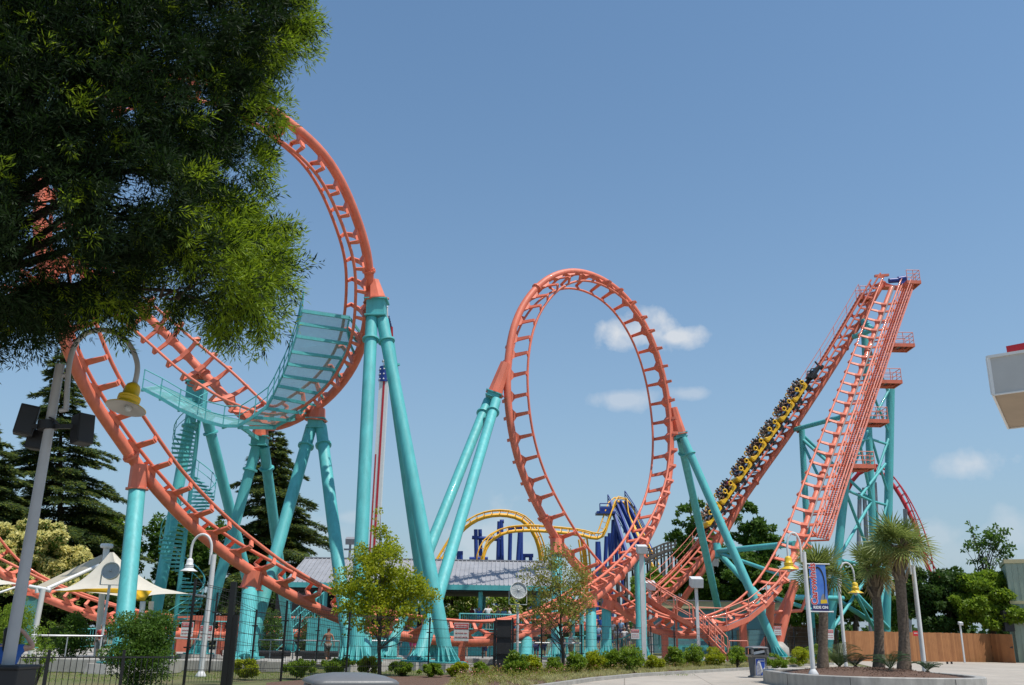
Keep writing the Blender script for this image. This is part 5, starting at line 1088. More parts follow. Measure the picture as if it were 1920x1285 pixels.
def litter_bin(loc, label, rz=0.0, s=1.0, emblem=True, body='bin', lid='bin_light'):
    t = thing('litter_bin', label, 'bin', loc, rz=rz); w = .30
    def sqr(hw, z, r=.07):
        pts = []
        for (cx, cy, a0) in ((1, 1, 0), (-1, 1, 1), (-1, -1, 2), (1, -1, 3)):
            for q in range(5): a = (a0+q/4)*PI/2; pts.append(Vector((cx*(hw-r)+r*math.cos(a), cy*(hw-r)+r*math.sin(a), z)))
        return pts
    def loft(secs, name, m, caps=(True, True)):
        b = MB(); vs = [v for s_ in secs for v in s_]; n = len(secs[0]); fs = [(i*n+k_, i*n+(k_+1) % n, (i+1)*n+(k_+1) % n, (i+1)*n+k_) for i in range(len(secs)-1) for k_ in range(n)]
        b.add(vs, fs, True)
        if caps[0]: b.add(secs[0], [tuple(range(n))[::-1]])
        if caps[1]: b.add(secs[-1], [tuple(range(n))])
        return b.build(name, m, t)
    loft([sqr(.34, 0), sqr(.34, .05), sqr(.29, .07), sqr(.265, .09), sqr(.31, .80)], 'body', body)
    loft([sqr(.31, .80), sqr(.38, .86), sqr(.385, .90)], 'collar', lid)
    for sx in (-1, 1):
        for sy in (-1, 1): b = MB(); b.bar((sx*.33, sy*.33, .90), (sx*.31, sy*.31, 1.17), .11, .11); b.build('lid_pillar', lid, t, bevel=.03)
    loft([sqr(.27, .90), sqr(.27, 1.12)], 'liner', 'black')
    b = MB(); b.bar((-.26, -.28, .95), (.22, -.28, 1.04), .02, .10); b.build('bag', 'ink_white', t)
    loft([sqr(.385, 1.15), sqr(.39, 1.168), sqr(.37, 1.19, .1), sqr(.29, 1.22, .12), sqr(.17, 1.238, .1), sqr(.05, 1.242, .04)], 'lid', lid)
    if emblem:
        R = Matrix.Rotation(.063, 3, 'X')
        def pl(poly, off, m, nm): b = MB(); b.prism([Vector((x, -.288-off, .42))+R @ Vector((0, 0, z)) for x, z in poly], (0, -.004, 0)); return b.build(nm, m, t)
        pl([(-.20, -.33), (.20, -.33), (.20, .33), (-.20, .33)], 0, 'ink_white', 'emblem_border'); pl([(-.185, -.315), (.185, -.315), (.185, .315), (-.185, .315)], .006, 'ink_blue', 'emblem_field')
        pl([(-.16, -.30), (-.17, .02), (-.12, .20), (-.08, .26), (-.02, .24), (.085, -.10), (.18, 0), (.18, -.07), (.06, -.20), (-.02, -.30)], .012, 'ink_white', 'emblem_sail')
        for q in range(9): z = -.26+q*.052; pl([(-.155, z), (.05-max(0, q-3)*.017, z-.06+q*.004), (.05-max(0, q-3)*.017, z-.045+q*.004), (-.155, z+.014)], .018, 'ink_navy', 'emblem_line')
        pl([(-.04, .25), (.17, .25), (.17, .225), (-.03, .225)], .012, 'ink_white', 'emblem_bar')
    t.scale = (s, s, s); return t
litter_bin(G(1422, 1271, .012), 'grey litter bin with a blue and white emblem panel beside the round planter', rz=.12)
fb = litter_bin((P(655, 1290, 8.9).x, 8.9, .012), 'rounded grey bin lid poking into the bottom edge in front of the maple', rz=.35, s=.985, emblem=False)

# banner
ban = thing('lamp_banner', 'blue banner reading Carowinds above a dark coaster loop and RIDE ON', 'banner', P(1534, 1103, Yq)); 
BW, BH = .84, 1.46; pz = P(1534, 1103, Yq); zt2 = P(1530, 1059, Yq).z-pz.z; zb2 = P(1540, 1146, Yq).z-pz.z; BH = zt2-zb2; x0 = P(1516, 1060, Yq).x-pz.x; x1 = P(1547, 1060, Yq).x-pz.x; BW = x1-x0
M['banner_sky'] = mat('printed_blue_banner', (.035, .12, .50), .6, rgb2=(.10, .26, .62), nscale=1.6)
def bpl(poly, off, m, nm): b = MB(); b.prism([Vector((x0+u*BW, -off, zt2-v*BH)) for u, v in poly], (0, -.003, 0)); return b.build(nm, m, ban)
b = MB(); b.box(((x0+x1)/2, 0, (zt2+zb2)/2), (BW, .012, BH)); b.build('cloth', 'banner_sky', ban)
bpl([(0, .86), (1, .86), (1, 1), (0, 1)], .009, 'ink_navy', 'lower_band')
loop = []
for q in range(26): a = q/25; th = PI*.95-a*PI*1.18; loop.append((.50+.40*math.cos(th)*(1 if th < PI/2 else .8), .40-.36*math.sin(th) if th > 0 else .40-.50*math.sin(th)))
inner = [(x-(.06 if x > .5 else -.04), y+.035) for x, y in loop]
for i in range(25): bpl([loop[i], loop[i+1], inner[i+1], inner[i]], .010+.0004*(i % 2), 'black', 'printed_track')
bpl([(.50, .84), (.62, .68), (.74, .62), (.86, .70), (.98, .84)], .010, 'grating', 'printed_rock')
bpl([(.55, .765), (.93, .755), (.93, .83), (.55, .845)], .014, 'yellow_paint', 'printed_badge')
add_text(ban, 'Carowinds', BH*.205, (x0+BW*.20, -.012, zt2-BH*.42), 'ink_white', rot=(PI/2, -PI/2, 0), bold=.020, name='lettering_outline')
add_text(ban, 'Carowinds', BH*.205, (x0+BW*.20, -.018, zt2-BH*.42), 'sign_red', rot=(PI/2, -PI/2, 0), bold=.006)
add_text(ban, 'RIDE ON', BH*.082, (x0+BW*.52, -.015, zt2-BH*.925), 'ink_white', bold=.005)
for z in (zt2+.02, zb2-.02): b = MB(); b.tube([(x0-.10, .0, z), (x1+.12, .0, z)], .022, 8); b.ball((x1+.13, 0, z), .035, 8); b.build('banner_rod', 'post_white', ban)

# overhanging roof, top right
Yk = 13.0
kr = wthing('kiosk_roof', 'white box-edged overhanging roof corner with beige underside at the right edge', 'roof', P(1900, 710, Yk))
A = P(1852, 672, Yk); A2 = P(1861, 741, Yk); h = A.z-A2.z; B_ = A+Vector((1.4, -1.6, .0)); Cc = A+Vector((.55, 1.3, 0)); D = B_+(Cc-A)*3
def quadbox(p, q, r_, z0, z1): return [Vector((v.x, v.y, z)) for z in (z0, z1) for v in (p, q, r_+(q-p), r_)]
e1 = Vector((1.0, -.85, 0)).normalized(); e2 = Vector((.62, 1.0, 0)).normalized()
q4 = [A, A+e1*5, A+e1*5+e2*2.6, A+e2*2.6]; b = MB(); vs = [Vector((v.x, v.y, A.z-h)) for v in q4]+[Vector((v.x, v.y, A.z)) for v in q4]
b.add(vs, [(0, 1, 5, 4), (1, 2, 6, 5), (2, 3, 7, 6), (3, 0, 4, 7), (4, 5, 6, 7)]); b.build('fascia', mat('off_white_fascia', (.50, .50, .48), .5, var=.04), kr)
b = MB(); b.add([v+Vector((0, 0, .012)) for v in vs[:4]], [(3, 2, 1, 0)]); b.build('soffit', mat('beige_soffit', (.40, .31, .22), .7, var=.06), kr, recalc=False)
b = MB()
for i in range(4): p, q = vs[4+i], vs[4+(i+1) % 4]; b.bar(p+Vector((0, 0, .015)), q+Vector((0, 0, .015)), .05, .04); p, q = vs[i], vs[(i+1) % 4]; b.bar(p, q, .03, .02)
b.bar(vs[0]+Vector((0, 0, .01)), vs[4]+Vector((0, 0, 0)), .045, .045); b.build('edge_trim', 'white', kr)
for p in (q4[1]+e2*.5, q4[2]-e2*.5-e1*.3): MB().tube([(p.x, p.y, 0), (p.x, p.y, A.z-h)], .12, 10).build('post', 'white', kr)
b = MB(); r0 = A+e1*.30+e2*.3; b.bar(r0+Vector((0, 0, .10)), r0+e1*4+Vector((0, 0, .22)), .5, .10); wsingle(b, 'roof_sign', 'red', r0, 'red strip lying on top of the white overhanging roof', 'sign')

# shade sail
ss = wthing('shade_canopy', 'white and yellow tensioned fabric canopy on white masts behind the left column', 'canopy', Pz(190, 48, 0))
def sail(c00, c10, c11, c01, sag, m, nm, n=10, sag2=None):
    V_ = []; 
    for i in range(n+1):
        for j in range(n+1):
            u, v = i/n, j/n; p = (Vector(c00)*(1-u)+Vector(c10)*u)*(1-v)+(Vector(c01)*(1-u)+Vector(c11)*u)*v
            e = Vector((0, 0, -sag*(4*u*(1-u))*(.5+.5*(4*v*(1-v))))); V_.append(p+e)
    b = MB(); b.add(V_, [(i*(n+1)+j, (i+1)*(n+1)+j, (i+1)*(n+1)+j+1, i*(n+1)+j+1) for i in range(n) for j in range(n)], True); return b.build(nm, m, ss, recalc=False)
pk = P(212, 1038, 48); mast = P(200, 1026, 50)
Lc, Rc, Fc, Bc = P(95, 1106, 47), P(352, 1114, 46), P(268, 1128, 44), P(150, 1090, 53)
def tent(peak, rim, m, nm, n=14, pw=1.9, rp=.28):
    """conical tensile tent: rim corners with concave edges, height falls off like a tension membrane"""
    peak = Vector(peak); b = MB(); ring = []; k_ = len(rim)
    for i in range(k_):
        a, c = Vector(rim[i]), Vector(rim[(i+1) % k_]); mid = (a+c)/2; mid = mid+((peak-mid)*Vector((1, 1, 0)) if False else Vector(((peak.x-mid.x)*.22, (peak.y-mid.y)*.22, .12)))
        for q in range(n): t_ = q/n; ring.append(a*(1-t_)**2+(mid*2-(a+c)/2)*2*t_*(1-t_)+c*t_*t_)
    m_ = len(ring); rows = 12; V_ = []
    for r_ in range(rows+1):
        f = r_/rows
        for p in ring:
            g = 1-f; xy = Vector((p.x+(peak.x-p.x)*f*.97, p.y+(peak.y-p.y)*f*.97, 0)); xy.z = p.z+(peak.z-p.z)*(f**pw); V_.append(xy)
    b.add(V_, [(i*m_+j, i*m_+(j+1) % m_, (i+1)*m_+(j+1) % m_, (i+1)*m_+j) for i in range(rows) for j in range(m_)], True); return b.build(nm, m, ss, recalc=False)
tent(P(209, 1036, 48.5), [P(100, 1107, 47), P(268, 1127, 45), P(356, 1114, 47.5), P(230, 1092, 52.5)], 'fabric_white', 'front_sail')
sail(P(100, 1109, 47.1), P(158, 1102, 46.2), P(200, 1110, 47.5), P(210, 1112, 47), .1, 'fabric_yellow', 'yellow_valance', 4) if False else None
b = MB(); yv = [P(100, 1110, 47.0), P(160, 1104, 46.6), P(215, 1103, 46.2), P(250, 1106, 45.6), P(285, 1108, 46), P(270, 1127, 44.9), P(255, 1126, 45.2), P(225, 1113, 45.8), P(160, 1110, 46.6)]; b.prism(yv, (0, .03, 0)); b.build('yellow_lining', 'fabric_yellow', ss)
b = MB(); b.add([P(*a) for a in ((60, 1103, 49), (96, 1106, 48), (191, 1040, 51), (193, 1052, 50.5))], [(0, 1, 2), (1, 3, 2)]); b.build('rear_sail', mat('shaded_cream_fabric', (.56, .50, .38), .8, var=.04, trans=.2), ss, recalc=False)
tent(P(-40, 1060, 49), [P(-140, 1100, 47), P(-30, 1108, 46), P(40, 1096, 48), P(-50, 1085, 52)], 'fabric_white', 'second_sail')
b = MB(); b.tube([P(45, 1096, 48), P(-20, 1118, 46.5)], .06, 6); b.build('edge_strut', 'white', ss)
for a, f, r in (((200, 1024), 200, .16), ((152, 0), 0, 0)):
    if r: p = P(*a, 50.5); MB().tube([p, (P(f, 1200, 50.5).x-.4, 50.5, 0)], r, 12).build('mast', 'white', ss)
b = MB(); p = P(200, 1026, 50.5); b.lathe([(0, 0), (.30, 0), (.34, .10), (.30, .22), (0, .25)], p-Vector((0, 0, .05)), 12, smooth=False); b.build('mast_cap', 'white', ss)
MB().tube([P(88, 1104, 47), P(186, 1060, 49.5)], .09, 8).build('strut', 'white', ss)
for top_, fx, Y in (((81, 1104), 62, 46.8), ((268, 1128), 262, 45), ((284, 1128), 280, 48)):
    p = P(*top_, Y); MB().tube([p, (P(fx, 1200, Y).x, Y, 0)], .13, 10).build('mast', 'white', ss)
b = MB(); b.tube([P(55, 1100, 47), P(88, 1106, 47), P(95, 1108, 47)], .1, 8); b.tube([P(70, 1112, 47), P(70, 1102, 47)], .12, 8); b.build('corner_plate', 'white', ss); MB().tube([P(355, 1114, 47.5), P(385, 1118, 45)], .05, 8).build('tie_rod', 'steel', ss)
# concrete blocks
def block(c, size, label, rz=0, bev=.03):
    b = MB(); b.box(Vector(c), size, Matrix.Rotation(rz, 3, 'Z')); return wsingle(b, 'concrete_block', 'concrete', (c[0], c[1], 0), label, 'concrete block', bevel=bev)
c = G(459, 1240, .35); block((c.x-.1, c.y-.2, .21), (4.2, 3.0, .42), 'wide concrete footing block under the short thick column')
c = G(812, 1245); block((c.x, c.y+1.5, .16), (6.4, 4.4, .30), 'broad concrete footing slab under the leaning column feet'); c = G(150, 1262); block((c.x-1.5, c.y+.6, .24), (9.5, 1.2, .48), 'long low concrete wall behind the picket fence')
# black timber/duct under the rail
for i, (x, Y) in enumerate(((510, 53), (600, 54))): b = MB(); p = Pz(x, Y, .35); b.tube([p-Vector((1.2, 0, 0)), p+Vector((1.2, 0, 0))], .16, 10); b.box(p-Vector((0, 0, .2)), (1.6, .3, .2)); wsingle(b, 'black_pipe', 'black', p, ['black pipe on the ground behind the short thick column', 'black pipe on the ground behind the walking man'][i], 'pipe')

# ---------------------------------------------------------------- PEOPLE
def pz(px, feet_y, z=0): return G(px, feet_y, z)
g0 = G(612, 1246); person('shirtless man in patterned shorts walking away behind the fence', g0, 0.5, 'walk', legs='camo', skin='skin_tan', hair='hair_brown', sleeve=0)
person('person in dark swimwear standing behind the fence right of the maple trunk', G(742, 1240), .2, 'stand', 'navy', 'navy', 'skin_light', leglen=.4)
person('person in bright pink shorts walking behind the fence', G(773, 1239), -.9, 'walk', 'sky', 'pink', 'skin_light', longhair=True, leglen=.4)
person('barelegged person behind the fence just left of the black gate panel', G(908, 1242), 2.6, 'stand', 'grey', 'navy', 'skin_tan')
person('person in khaki shorts half hidden behind the warning sign', G(872, 1239), 2.9, 'stand', 'khaki', 'khaki', 'skin_light')
dzz = 1.7
for (px, Y, sh, pose, rz, lb, kw) in ((885, 69, 'red', 'stand', 2.4, 'man in a dark red shirt under the station roof', {}), (915, 65.8, 'white', 'hip', .2, 'man in a white shirt with hands on hips at the station railing', dict(scale=1.04)), (899, 66.5, 'blue', 'stand', 2.6, 'person in a blue shirt beside the man in white', dict(scale=.93)),
                                      (934, 66.6, 'grey', 'lean', 2.2, 'grey-shirted person in the station queue right of the man in white', dict(scale=.95)), (945, 67.2, 'sky', 'stand', 2.8, 'person in a pale blue top in the station queue', dict(longhair=True, scale=.96)), (956, 66.2, 'white', 'stand', 1.2, 'long-haired person in a white top in the station queue', dict(longhair=True, scale=.94)), (990, 67, 'black', 'stand', 2.0, 'person in a dark top behind the drum floodlight', {})):
    person(lb, Pz(px, Y, dzz), rz, pose, sh, 'navy', 'skin_tan' if sh != 'red' else 'skin_brown', group='queue at the station', **kw)
for (px, Y, z, sh, pose, rz, lb, kw) in ((1125, 70, 1.2, 'blue', 'stand', .4, 'person in a bright blue shirt between the twin turquoise columns, higher', {}), (1121, 66, .6, 'sky', 'stand', .2, 'person with a blue backpack between the twin turquoise columns, lower', {}), (1148, 70, .9, 'white', 'stand', 2.9, 'long-haired person in white right of the twin columns', dict(longhair=True)),
                                         (1156, 67, .4, 'white', 'stand', .4, 'person in white with straw-coloured hair in the queue ramp', dict(hair='cloth_khaki')), (1164, 70, 1.0, 'sky', 'stand', 2.5, 'person in pale blue in the queue ramp', {}), (1170, 67, .4, 'white', 'hip', .2, 'person in a white cap and shirt in the queue ramp', dict(hair='cloth_white')), (1178, 69, .6, 'khaki', 'stand', 1.8, 'person in khaki in the queue ramp', {}), (1187, 67.5, .5, 'white', 'stand', .6, 'person in white just left of the box-headed lamp post', dict(hair='hair_brown')),
                                         (1070, 58, 0, 'white', 'lean', -1.1, 'man in a white shirt leaning on the rail behind the sparse tree', {}), (1019, 59, 0, 'orange', 'stand', .3, 'person in an orange striped top left of the sparse tree', dict(leglen=.8)), (1006, 58, 0, 'black', 'stand', -.4, 'person in black left of the sparse tree', {}), (1054, 60, 0, 'black', 'stand', 1.0, 'person in dark clothes behind the sparse tree trunk', {})):
    person(lb, Pz(px, Y, z), rz, pose, sh, 'khaki' if sh == 'white' else 'navy', random.choice(['skin_light', 'skin_tan']), group='queue under the loop', **kw)
person('person in a red top behind the left column, above the picket fence', Pz(196, 46, 0), .8, 'stand', 'red', 'grey', 'skin_light')
person('dark-haired person in blue with a raised arm at the bottom left corner', (P(8, 1250, 13.0).x, 13.0, 0), .15, 'raise', 'blue', 'navy', 'skin_light', 'hair', longhair=True, scale=.93)
# ---------------------------------------------------------------- VEGETATION
def ell_leaves(cl, n, ln, wd, shell=.62, jit=.7):
    """cl: array (m,6) clump centre + radii; returns leaf quads spread over the clump shells"""
    cl = np.array(cl, dtype=float); vol = (cl[:, 3]*cl[:, 4]*cl[:, 5])**.67; idx = rng.choice(len(cl), n, p=vol/vol.sum())
    d = unit(rng.normal(0, 1, (n, 3))); r = shell+(1-shell)*rng.uniform(0, 1, n)**.6; C = cl[idx, :3]+d*cl[idx, 3:]*r[:, None]
    D = unit(d+np.array([0, 0, -.25])+rng.normal(0, jit, (n, 3)))
    return leaves(C-D*ln*.3, D, ln, wd, .25)
def sub_clumps(big, k, f=(.18, .34), inner=.45):
    """break big ellipsoids up into k smaller clumps pushed toward their surface"""
    out = []; big = np.array(big, dtype=float); w = (big[:, 3]*big[:, 4]*big[:, 5])**.6; w /= w.sum()
    for _ in range(k):
        b = big[rng.choice(len(big), p=w)]; d = unit(rng.normal(0, 1, (1, 3)))[0]; rr = inner+(1-inner)*rng.uniform()**.7; m_ = min(b[3], b[4], b[5]); s = m_*rng.uniform(*f)
        out.append([*(b[:3]+d*(b[3:]-s*.6)*rr), s*rng.uniform(.9, 1.3), s*rng.uniform(.9, 1.3), s*rng.uniform(.65, .95)])
    return out
def tree(name, label, cat, base, big, k, n, ln, wd, m, trunk_r=.2, group=None, bark='bark', limbs=10, f=(.18, .34), kind=None, inner=.40, trunk=True, extra=None, shell=.45):
    base = Vector(base); t = wthing(name, label, cat, base, group); cl = sub_clumps(big, int(k*1.25), f, inner); V = ell_leaves(cl, int(n*1.7), ln, wd, shell)
    V[..., 2] = np.maximum(V[..., 2], base.z+.02)
    quads_mesh('crown', V, m, t, base)
    if extra: m2, fr, l2, w2 = extra; quads_mesh('blossom', ell_leaves([[*c[:2], c[2]+c[5]*.3, c[3]*1.02, c[4]*1.02, c[5]*.9] for c in cl], int(n*fr), l2, w2, .85), m2, t, base)
    if trunk:
        top = Vector(np.mean(np.array(big)[:, :3], axis=0)); b = MB(); mid = lerp(base, top, .5)+Vector((trunk_r*.6, 0, 0)); hi = max(big, key=lambda q: q[2]+q[5]); tt = Vector((hi[0], hi[1], hi[2]+hi[5]*.5))
        b.tube([base, mid, lerp(mid, tt, .5), tt], [trunk_r, trunk_r*.75, trunk_r*.45, trunk_r*.12], 10)
        st_ = sorted(cl, key=lambda q: -q[3])[:limbs]
        for q in st_:
            a = lerp(base, tt, random.uniform(.3, .7)); c = Vector(q[:3]); mm = lerp(a, c, .5)+Vector((0, 0, .12*(c-a).length)); b.tube([a, mm, c], [trunk_r*.35, trunk_r*.2, trunk_r*.06], 6)
        b.build('trunk', bark, t)
    return t
def E(px, py, Y, rx, rz_, ry=None):      # an ellipsoid whose silhouette is rx, rz pixels about a point
    p = P(px, py, Y); k_ = Y/F_PX*1.03; return [p.x, p.y, p.z, rx*k_, (ry or rx)*k_, rz_*k_]
BGT = 'trees standing beyond the coaster'
tree('flowering_tree', 'round cream-blossomed tree behind the far low track at left', 'tree', Pz(75, 69, 0), [E(40, 1040, 69, 75, 58), E(105, 1042, 69, 60, 55), E(70, 1010, 70, 60, 35), E(70, 1095, 69, 95, 45)], 130, 16000, .30, .16, 'leaf_mid', .2, group=BGT, extra=('leaf_cream', 2.2, .30, .19), f=(.16, .28))
tree('bright_tree', 'bright green leafy tree between the left cedar and the left column', 'tree', Pz(190, 84, 0), [E(190, 1000, 84, 55, 50), E(215, 1060, 84, 50, 45), E(165, 960, 85, 30, 22)], 70, 9000, .34, .2, 'leaf_bright', .25, group=BGT)
tree('dark_tree', 'mid green tree behind the spiral staircase', 'tree', Pz(320, 86, 0), [E(300, 1010, 86, 42, 50), E(350, 1060, 86, 60, 75), E(400, 1020, 90, 35, 60)], 80, 11000, .36, .2, 'leaf_mid', .3, group=BGT)
tree('low_tree', 'dark leafy mass low behind the round cream-blossomed tree and canopy', 'tree', Pz(120, 76, 0), [E(30, 1150, 76, 80, 45), E(150, 1130, 77, 80, 50), E(250, 1130, 78, 60, 55)], 110, 14000, .32, .2, 'leaf_dark', .25, group=BGT)
tree('low_tree', 'dark leafy mass low behind the short thick column', 'tree', Pz(440, 80, 0), [E(350, 1150, 78, 60, 45), E(440, 1140, 79, 60, 60), E(520, 1140, 80, 50, 50)], 90, 12000, .32, .2, 'leaf_dark', .25, group=BGT)
tree('low_tree', 'pale green and cream trees seen under the station roof', 'tree', Pz(850, 92, 0), [E(850, 1130, 92, 50, 42), E(930, 1140, 93, 50, 35), E(1000, 1140, 94, 40, 40)], 90, 11000, .34, .2, 'leaf_bright', .25, group=BGT, extra=('leaf_cream', .5, .3, .16))
tree('broad_tree', 'broad green tree rising behind the lowest yellow train car', 'tree', Pz(1330, 110, 0), [E(1290, 965, 110, 38, 32), E(1300, 1020, 110, 60, 40), E(1350, 1090, 108, 95, 70), E(1420, 1030, 110, 50, 65), E(1400, 970, 110, 28, 30), E(1440, 1120, 106, 60, 60)], 190, 30000, .46, .26, 'leaf_mid', .4, group=BGT, f=(.14, .26))
tree('low_tree', 'low bright green tree beside the wooden trestle', 'tree', Pz(1250, 108, 0), [E(1245, 1090, 108, 35, 35), E(1215, 1120, 109, 40, 40)], 50, 6000, .4, .24, 'leaf_bright', .25, group=BGT)
tree('broad_tree', 'dark green tree behind the foot of the lift tower', 'tree', Pz(1600, 104, 0), [E(1560, 1125, 104, 50, 55), E(1620, 1105, 105, 45, 60), E(1510, 1130, 104, 50, 50), E(1680, 1130, 104, 40, 50)], 120, 16000, .44, .26, 'leaf_mid', .35, group=BGT)
tree('broad_tree', 'dense dark green tree right of the tallest palm', 'tree', Pz(1765, 80, 0), [E(1735, 1105, 80, 45, 38), E(1790, 1115, 80, 55, 52), E(1770, 1150, 79, 60, 40)], 130, 16000, .34, .2, 'leaf_dark', .3, group=BGT)
tree('broad_tree', 'bright green tree above the board fence near the sage building', 'tree', Pz(1850, 78, 0), [E(1845, 1112, 78, 50, 46), E(1880, 1105, 79, 35, 42), E(1870, 1145, 77, 55, 40), E(1815, 1140, 77, 35, 35)], 130, 17000, .34, .2, 'leaf_bright', .3, group=BGT)
tree('sparse_tree', 'tall sparse-leaved tree top above the right tree line', 'tree', Pz(1855, 86, 0), [E(1835, 1020, 86, 34, 32), E(1870, 1010, 86, 30, 40), E(1818, 985, 86, 16, 18), E(1890, 1035, 86, 22, 20), E(1855, 1060, 86, 40, 25)], 50, 850, .32, .2, 'leaf_mid', .16, group=BGT, limbs=26, f=(.22, .34), inner=.2, shell=.2)
# far wood: nobody could count its trees
fw = []
for x in range(-60, 2000, 22):
    Y = 330+rng.uniform(-30, 30); fw.append(E(x, 1192+rng.uniform(-6, 4), Y, 26, 20+rng.uniform(0, 12)))
wv = ell_leaves(sub_clumps(fw, 420, (.3, .55)), 26000, 2.0, 1.3); wv[..., 2] = np.maximum(wv[..., 2], 0); tag(quads_mesh('far_woods', wv, 'leaf_dark'), kind='stuff')

def cedar(label, px, apex, base_py, Y, spread, n_tiers=26, droop=.22, mt='needle', seed=1, dens=1.0):
    r_ = np.random.default_rng(seed); top = P(px, apex, Y); base = Vector((P(px, 1185, Y).x, Y, 0)); H = top.z; t = wthing('cedar_tree', label, 'tree', base, 'cedars beyond the coaster'); b = MB()
    b.tube([base, Vector((lerp(base, top, .5).x, Y, H*.5)), Vector((top.x, Y, H))], [.34, .2, .03], 10); Vs = []
    R_ = spread*Y/F_PX
    for i in range(n_tiers):
        f = (i+.3)/n_tiers; z = H*(1-f*.97); c0_ = lerp(base, Vector((top.x, Y, H)), z/H); rad = R_*(f**.72)*(1+.10*math.sin(i*2.1)); nb = 7+int(5*f)
        for k_ in range(nb):
            c = c0_+Vector((0, 0, r_.normal()*H*.016)); a = r_.uniform(0, 2*PI); L_ = rad*r_.uniform(.50, 1.18); e = Vector((math.cos(a), math.sin(a), 0)); pts = []
            for q in range(6): u = q/5; pts.append(c+e*L_*u+Vector((0, 0, L_*(.22*u-.34*u*u)+r_.normal()*.03)))
            b.tube(pts, [.07*(1-f*.2), .055, .045, .03, .02, .008], 4)
            n_ = int(max(14, L_*150*dens)); u = r_.uniform(.12, 1.05, n_)**.8; s = np.array([-e.y, e.x, 0]); C = np.array(c)[None, :]+np.array(e)[None, :]*(L_*u)[:, None]; C[:, 2] += L_*(.22*u-.34*u*u)
            wdt = (1-u*.75)*L_*.36+.12; off = r_.uniform(-1, 1, n_)*wdt; C += s[None, :]*off[:, None]; C[:, 2] += -abs(off)*.16+r_.normal(0, .05, n_)-.05*r_.uniform(0, 1, n_)
            D = np.array(e)[None, :]*1.0+s[None, :]*np.sign(off)[:, None]*.7+np.array([0, 0, -droop])[None, :]+r_.normal(0, .25, (n_, 3)); Vs.append(leaves(C, D, .42, .11, .15, 1.6))
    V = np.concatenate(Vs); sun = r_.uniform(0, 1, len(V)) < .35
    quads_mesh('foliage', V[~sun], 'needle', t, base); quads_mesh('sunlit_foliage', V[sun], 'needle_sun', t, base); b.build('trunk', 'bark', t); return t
cedar('tall layered cedar behind the leaning grey post at left', 115, 655, 1150, 80, 170, 32, seed=3)
cedar('dark cedar at the far left edge of the picture', -25, 770, 1150, 74, 165, 28, seed=4)
cedar('layered cedar behind the crossed turquoise legs', 512, 795, 1150, 84, 150, 30, seed=5, dens=1.2)

# street-side young trees
def young_tree(label, base, top, big, k, n, ln, wd, m, tr, seed, mains=26, group=None):
    r_ = random.Random(seed); base = Vector(base); t = wthing('young_tree', label, 'tree', base, group); cl = sub_clumps(big, k, (.22, .40), .3)
    quads_mesh('crown', ell_leaves(cl, n, ln, wd, .1, 1.0), m, t, base); b = MB(); top = Vector(top)
    ax = [base]+[lerp(base, top, q/6)+Vector((r_.uniform(-.05, .05), r_.uniform(-.05, .05), 0)) for q in range(1, 6)]+[top]; b.tube(ax, [tr, tr*.9, tr*.7, tr*.5, tr*.35, tr*.22, tr*.08], 10)
    for q in cl[:mains]:
        c = Vector(q[:3]); f = max(.16, min(.85, (c.z-base.z)/(top.z-base.z)-.22)); a = lerp(base, top, f); b.tube([a, lerp(a, c, .5)+Vector((0, 0, -.05)), c], [tr*.3, tr*.18, tr*.05], 5)
    b.build('trunk', 'bark', t); return t
bs = G(712, 1268); Yt = bs.y
young_tree('yellow-green young maple in the bed behind the grey bin lid', bs, P(714, 962, Yt), [E(712, 990, Yt, 26, 38), E(712, 1040, Yt, 56, 46), E(712, 1090, Yt, 86, 50), E(685, 1125, Yt, 74, 44), E(758, 1112, Yt, 64, 48), E(720, 1155, Yt, 98, 38), E(715, 1185, Yt, 74, 20)], 250, 15000, .105, .085, 'leaf_maple', .075, 1, group='young trees in the shrub bed')
bs = G(1056, 1266); Yt = bs.y
young_tree('sparse small-leaved young tree in front of the foot of the loop', bs, P(1046, 1025, Yt), [E(1045, 1045, Yt, 38, 34), E(1040, 1085, Yt, 64, 40), E(1055, 1122, Yt, 74, 40), E(1038, 1155, Yt, 72, 32), E(1085, 1075, Yt, 34, 32)], 260, 7200, .10, .065, 'leaf_birch', .075, 2, mains=40, group='young trees in the shrub bed')
# shrubs
def shrub(label, px, py, w, h, m='leaf_bright', n=900, ln=.085, wd=.05, z=.0, group='shrubs along the fence', name='shrub', kk=26):
    w *= 1.14; h *= 1.12
    g = G(px, py, z); Y = g.y; kf = Y/F_PX*1.03; rx = w*kf/2; H = h*kf; big = [[g.x, Y, z+H*.5, rx, rx, H*.52], [g.x+rx*.25, Y, z+H*.62, rx*.6, rx*.6, H*.38]]
    t = wthing(name, label, 'shrub', g, group); cl = sub_clumps(big, kk, (.26, .42), .35); V = ell_leaves(cl, int(n*1.3), ln, wd, .4); V[..., 2] = np.maximum(V[..., 2], z); quads_mesh('foliage', V, m, t, g); b = MB()
    for q in cl[:9]: b.tube([g, lerp(g, Vector(q[:3]), .5)+Vector((0, 0, .04)), Vector(q[:3])], [.016, .011, .004], 4)
    b.build('stems', 'bark', t); return t
shrub('large rounded green bush in front of the foot of the left column', 256, 1294, 112, 128, 'leaf_mid', 15000, .075, .04, group='big bushes', kk=70)
shrub('scraggly bush at the left end of the picket fence', 62, 1300, 52, 110, 'leaf_bright', 1500, .06, .035, group='big bushes')
shrub('round green bush behind the silver rail, left of the white canopy mast', 118, 1238, 80, 75, 'leaf_mid', 4200, .14, .07, group='big bushes', kk=50)
shrub('bright bush at the left edge behind the leaning grey post', 14, 1230, 70, 90, 'leaf_bright', 3200, .14, .07, group='big bushes', kk=50)
